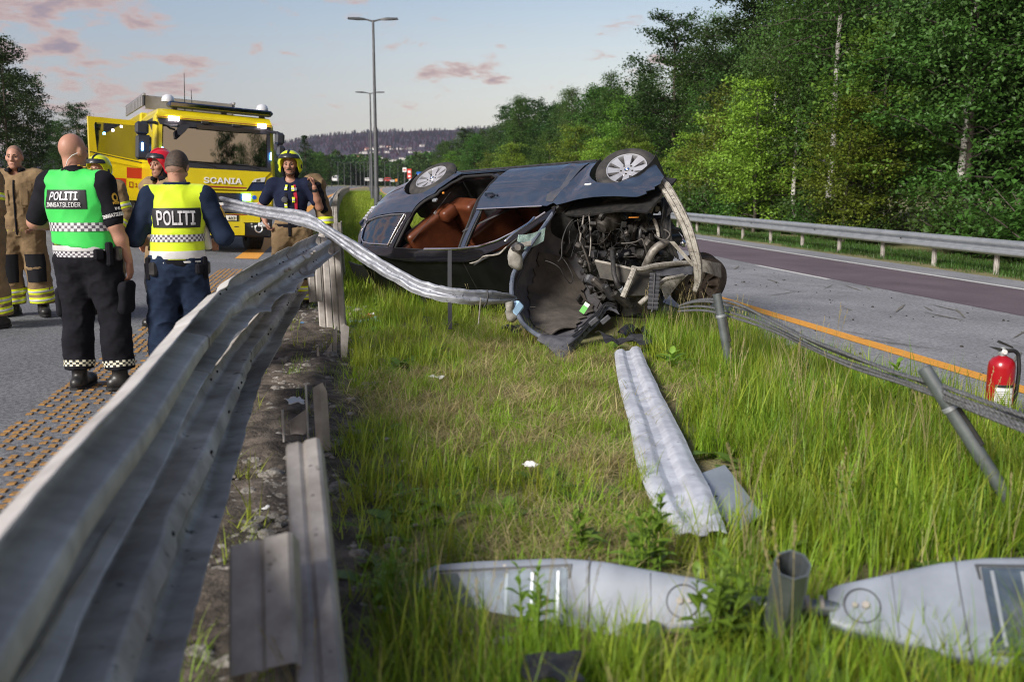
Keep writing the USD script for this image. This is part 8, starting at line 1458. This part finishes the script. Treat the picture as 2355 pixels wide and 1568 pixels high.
# utility pole with crossarm and wires behind the left officer
pb = at(190, 420, 95.); u0 = V(pb[0], pb[1], -.2); x = thing('utility_pole', 'dark wooden utility pole with a crossarm behind the green-vested officer', 'utility pole', u0); part(x, 'pole', MB().tube([u0, u0 + V(-.1, 0, 7.2)], [.16, .11], 10), 'wood_grey', 40); top = u0 + V(-.1, 0, 6.75)
part(x, 'crossarm', MB().box(top + V(-.8, -.12, 0), (2.5, .12, .14), None, .02), 'wood_grey', 30); part(x, 'brace', MB().tube([top + V(-1.1, -.1, 0), top + V(0, -.1, -1.1)], .035, 6), 'wood_grey', True); part(x, 'brace', MB().tube([top + V(.3, -.1, 0), top + V(0, -.1, -.8)], .035, 6), 'wood_grey', True)
for k in (-1.9, -1.3, -.3, .3): part(x, 'insulator', MB().lathe(top + V(k, -.12, .07), V(0, 0, 1), [(.03, 0), (.05, .05), (.04, .12), (0, .16)], 10), 'trim_black', 40); part(x, 'wire', MB().tube(interp_rows([top + V(k - 60, 14, .0), top + V(k - 30, 7, -.8), top + V(k, -.12, .22)], 16), .012, 4, False), 'trim_black', True)
# signs and traffic far along the right carriageway
def far_sign(name, label, px, py0, py1, wpx, t, look, posts=2, stripes_=()):
    c = at(px, (py0 + py1) / 2, t); h = (py1 - py0) / FPX * t; w = wpx / FPX * t; z0 = float(zg(sd(c)[1])) - .5; x = thing(name, label, 'road sign', V(c[0], c[1], z0)); f = part(x, 'panel', MB().box(c, (w, .08, h), None, .02), look, False)
    for k in range(posts): o = (k - (posts - 1) / 2) * w * .6; part(x, 'post', MB().tube([V(c[0] + o, c[1] + .1, z0), V(c[0] + o, c[1] + .1, c[2] + h * .45)], .06, 8), 'pole_dark', 40)
    for u, v, ww, hh, lk in stripes_: part(f, 'legend', MB().box(c + V(u * w, -.05, v * h), (ww * w, .03, hh * h), None, .005), lk, False)
    return x
far_sign('direction_sign', 'blue road direction sign left of the wood, behind the rear wheel of the wreck', 970, 396, 430, 25, 90., 'sign_blue', 2, [(-.1, .28, .5, .12, 'sign_white'), (.05, .02, .55, .10, 'sign_white'), (-.15, -.22, .4, .10, 'sign_white'), (.25, -.1, .1, .2, 'sign_white')])
far_sign('pylon_sign', 'tall red and white price pylon sign left of the blue direction sign', 941, 389, 411, 10, 190., 'sign_red', 1, [(0, .2, .6, .25, 'sign_white'), (0, -.25, .6, .2, 'sign_white')]); far_sign('advert_sign', 'white square sign left of the red pylon sign', 930, 386, 396, 9, 190., 'sign_white', 1, [(0, 0, .6, .3, 'sign_red')]); far_sign('warning_sign', 'small yellow sign far along the right carriageway', 911, 412, 418, 5, 200., 'sign_orange', 1)
def far_vehicle(name, label, cat, px, py, wpx, hpx, t, look, cabk='pane_dark'):
    c = at(px, py, t); w, h = wpx / FPX * t, hpx / FPX * t; x = thing(name, label, cat, V(c[0], c[1], c[2])); b = part(x, 'body', MB().box(c + V(0, 0, h * .55), (w, w * 1.3, h * .9), None, w * .06), look, False); part(b, 'window', MB().box(c + V(0, -w * .66, h * .70), (w * .8, .06, h * .25), None, .01), cabk, False)
    for s in (-1, 1): part(x, 'wheel', MB().lathe(c + V(s * w * .36, -w * .5, h * .12), V(s, 0, 0), [(0, .1), (h * .12, .1), (h * .12, -.1), (0, -.1)], 14), 'tyre', 40); part(x, 'lamp', MB().box(c + V(s * w * .34, -w * .66, h * .28), (w * .16, .06, h * .10), None, .01), 'head_lamp', False)
    return x
far_vehicle('lorry', 'small pale lorry on the far bend of the left carriageway', 'lorry', 771, 418, 12, 14, 230., 'far_white'); far_vehicle('van', 'tiny red van far beyond the nearest lamp post', 'van', 892, 418, 14, 9, 260., 'far_red'); far_vehicle('van', 'tiny white van left of the red van in the distance', 'van', 876, 418, 10, 7, 260., 'far_white'); far_vehicle('car', 'tiny white car right of the red van in the distance', 'car', 903, 419, 9, 5, 250., 'far_white'); far_vehicle('van', 'pale van below the red pylon sign', 'van', 948, 424, 14, 12, 180., 'far_white'); far_vehicle('van', 'tiny pale van left of the lamp posts in the distance', 'van', 846, 417, 12, 7, 280., 'far_white')
# village on the slope under the hill
rg = np.random.default_rng(33)
def hill_at(px, py):
    o, d = EYEP, ray(px, py); n = HILL.shape; best = None
    j = int(np.argmin(np.abs(px + 0 - np.linspace(-500, 2700, 161)))); col = HILL[:, j]; zz = o[2] + d[2] * (col[:, 1] / d[1]); k = np.argmax(col[:, 2] > zz)
    return V(d[0] / d[1] * col[k, 1], col[k, 1], col[k, 2] - 1) if k > 0 else at(px, py, 1500)
def house(label, p, w, dpt, h, look, roof, rz, group):
    x = thing('village_house', label, 'house', place(p, rz), group); part(x, 'wall', MB().box(V(0, 0, h / 2), (w, dpt, h), None, .05), look, False, world=False); part(x, 'roof', MB().hull([V(s * (w / 2 + .4), q, h) for s in (-1, 1) for q in (-dpt / 2 - .4, dpt / 2 + .4)] + [V(s * w / 2, 0, h + dpt * .32) for s in (-1, 1)] + [V(0, 0, h - .2)]), roof, False, world=False)
    for k in (-.3, 0, .3): part(x, 'window', MB().box(V(k * w, -dpt / 2 - .03, h * .55), (w * .14, .1, h * .3), None, .01), 'pane_dark', False, world=False)
    return x
hs = [(px, 352 + rg.uniform(-12, 26) - .09 * (px - 900)) for px in np.linspace(818, 985, 46)] + [(rg.uniform(795, 835), rg.uniform(370, 382)) for _ in range(12)]
GH = 'pale houses of the village below the hill'; H0 = None
for k, (px, py) in enumerate(hs):
    px += rg.uniform(-3, 3); p = hill_at(px, py); red = rg.random() < .15; key = red
    if k == 0: hA = house('small pale house on the distant village slope', p, 14, 9, 6, 'house_white', 'roof_dark', rg.uniform(-.6, .6), GH)
    elif k == 1: hB = house('small reddish house on the distant village slope', p, 16, 9, 6, 'house_warm', 'roof_red', rg.uniform(-.6, .6), 'reddish houses of the village below the hill')
    else: copy_of(hB if red else hA, 'village_house', place(p, rg.uniform(-.6, .6), rg.uniform(.3, .75)), None, 'reddish houses of the village below the hill' if red else GH)
# ---------------------------------------------------------------- thin morning haze, one closed box of air round the whole scene
usdkit.material(stage, '/World/Looks/haze_air', {'v': ('principled_volume', dict(color=(.80, .84, .95), density=.00008, anisotropy=.2))}, [], volume='v.volume'); _made['haze_air'] = UsdShade.Material.Get(stage, '/World/Looks/haze_air')
struct('haze', MB().box(V(0, 1780, 99), (5200, 3900, 204)), 'haze_air', 'thin pale haze over the far hill', 'haze', False, 'stuff')
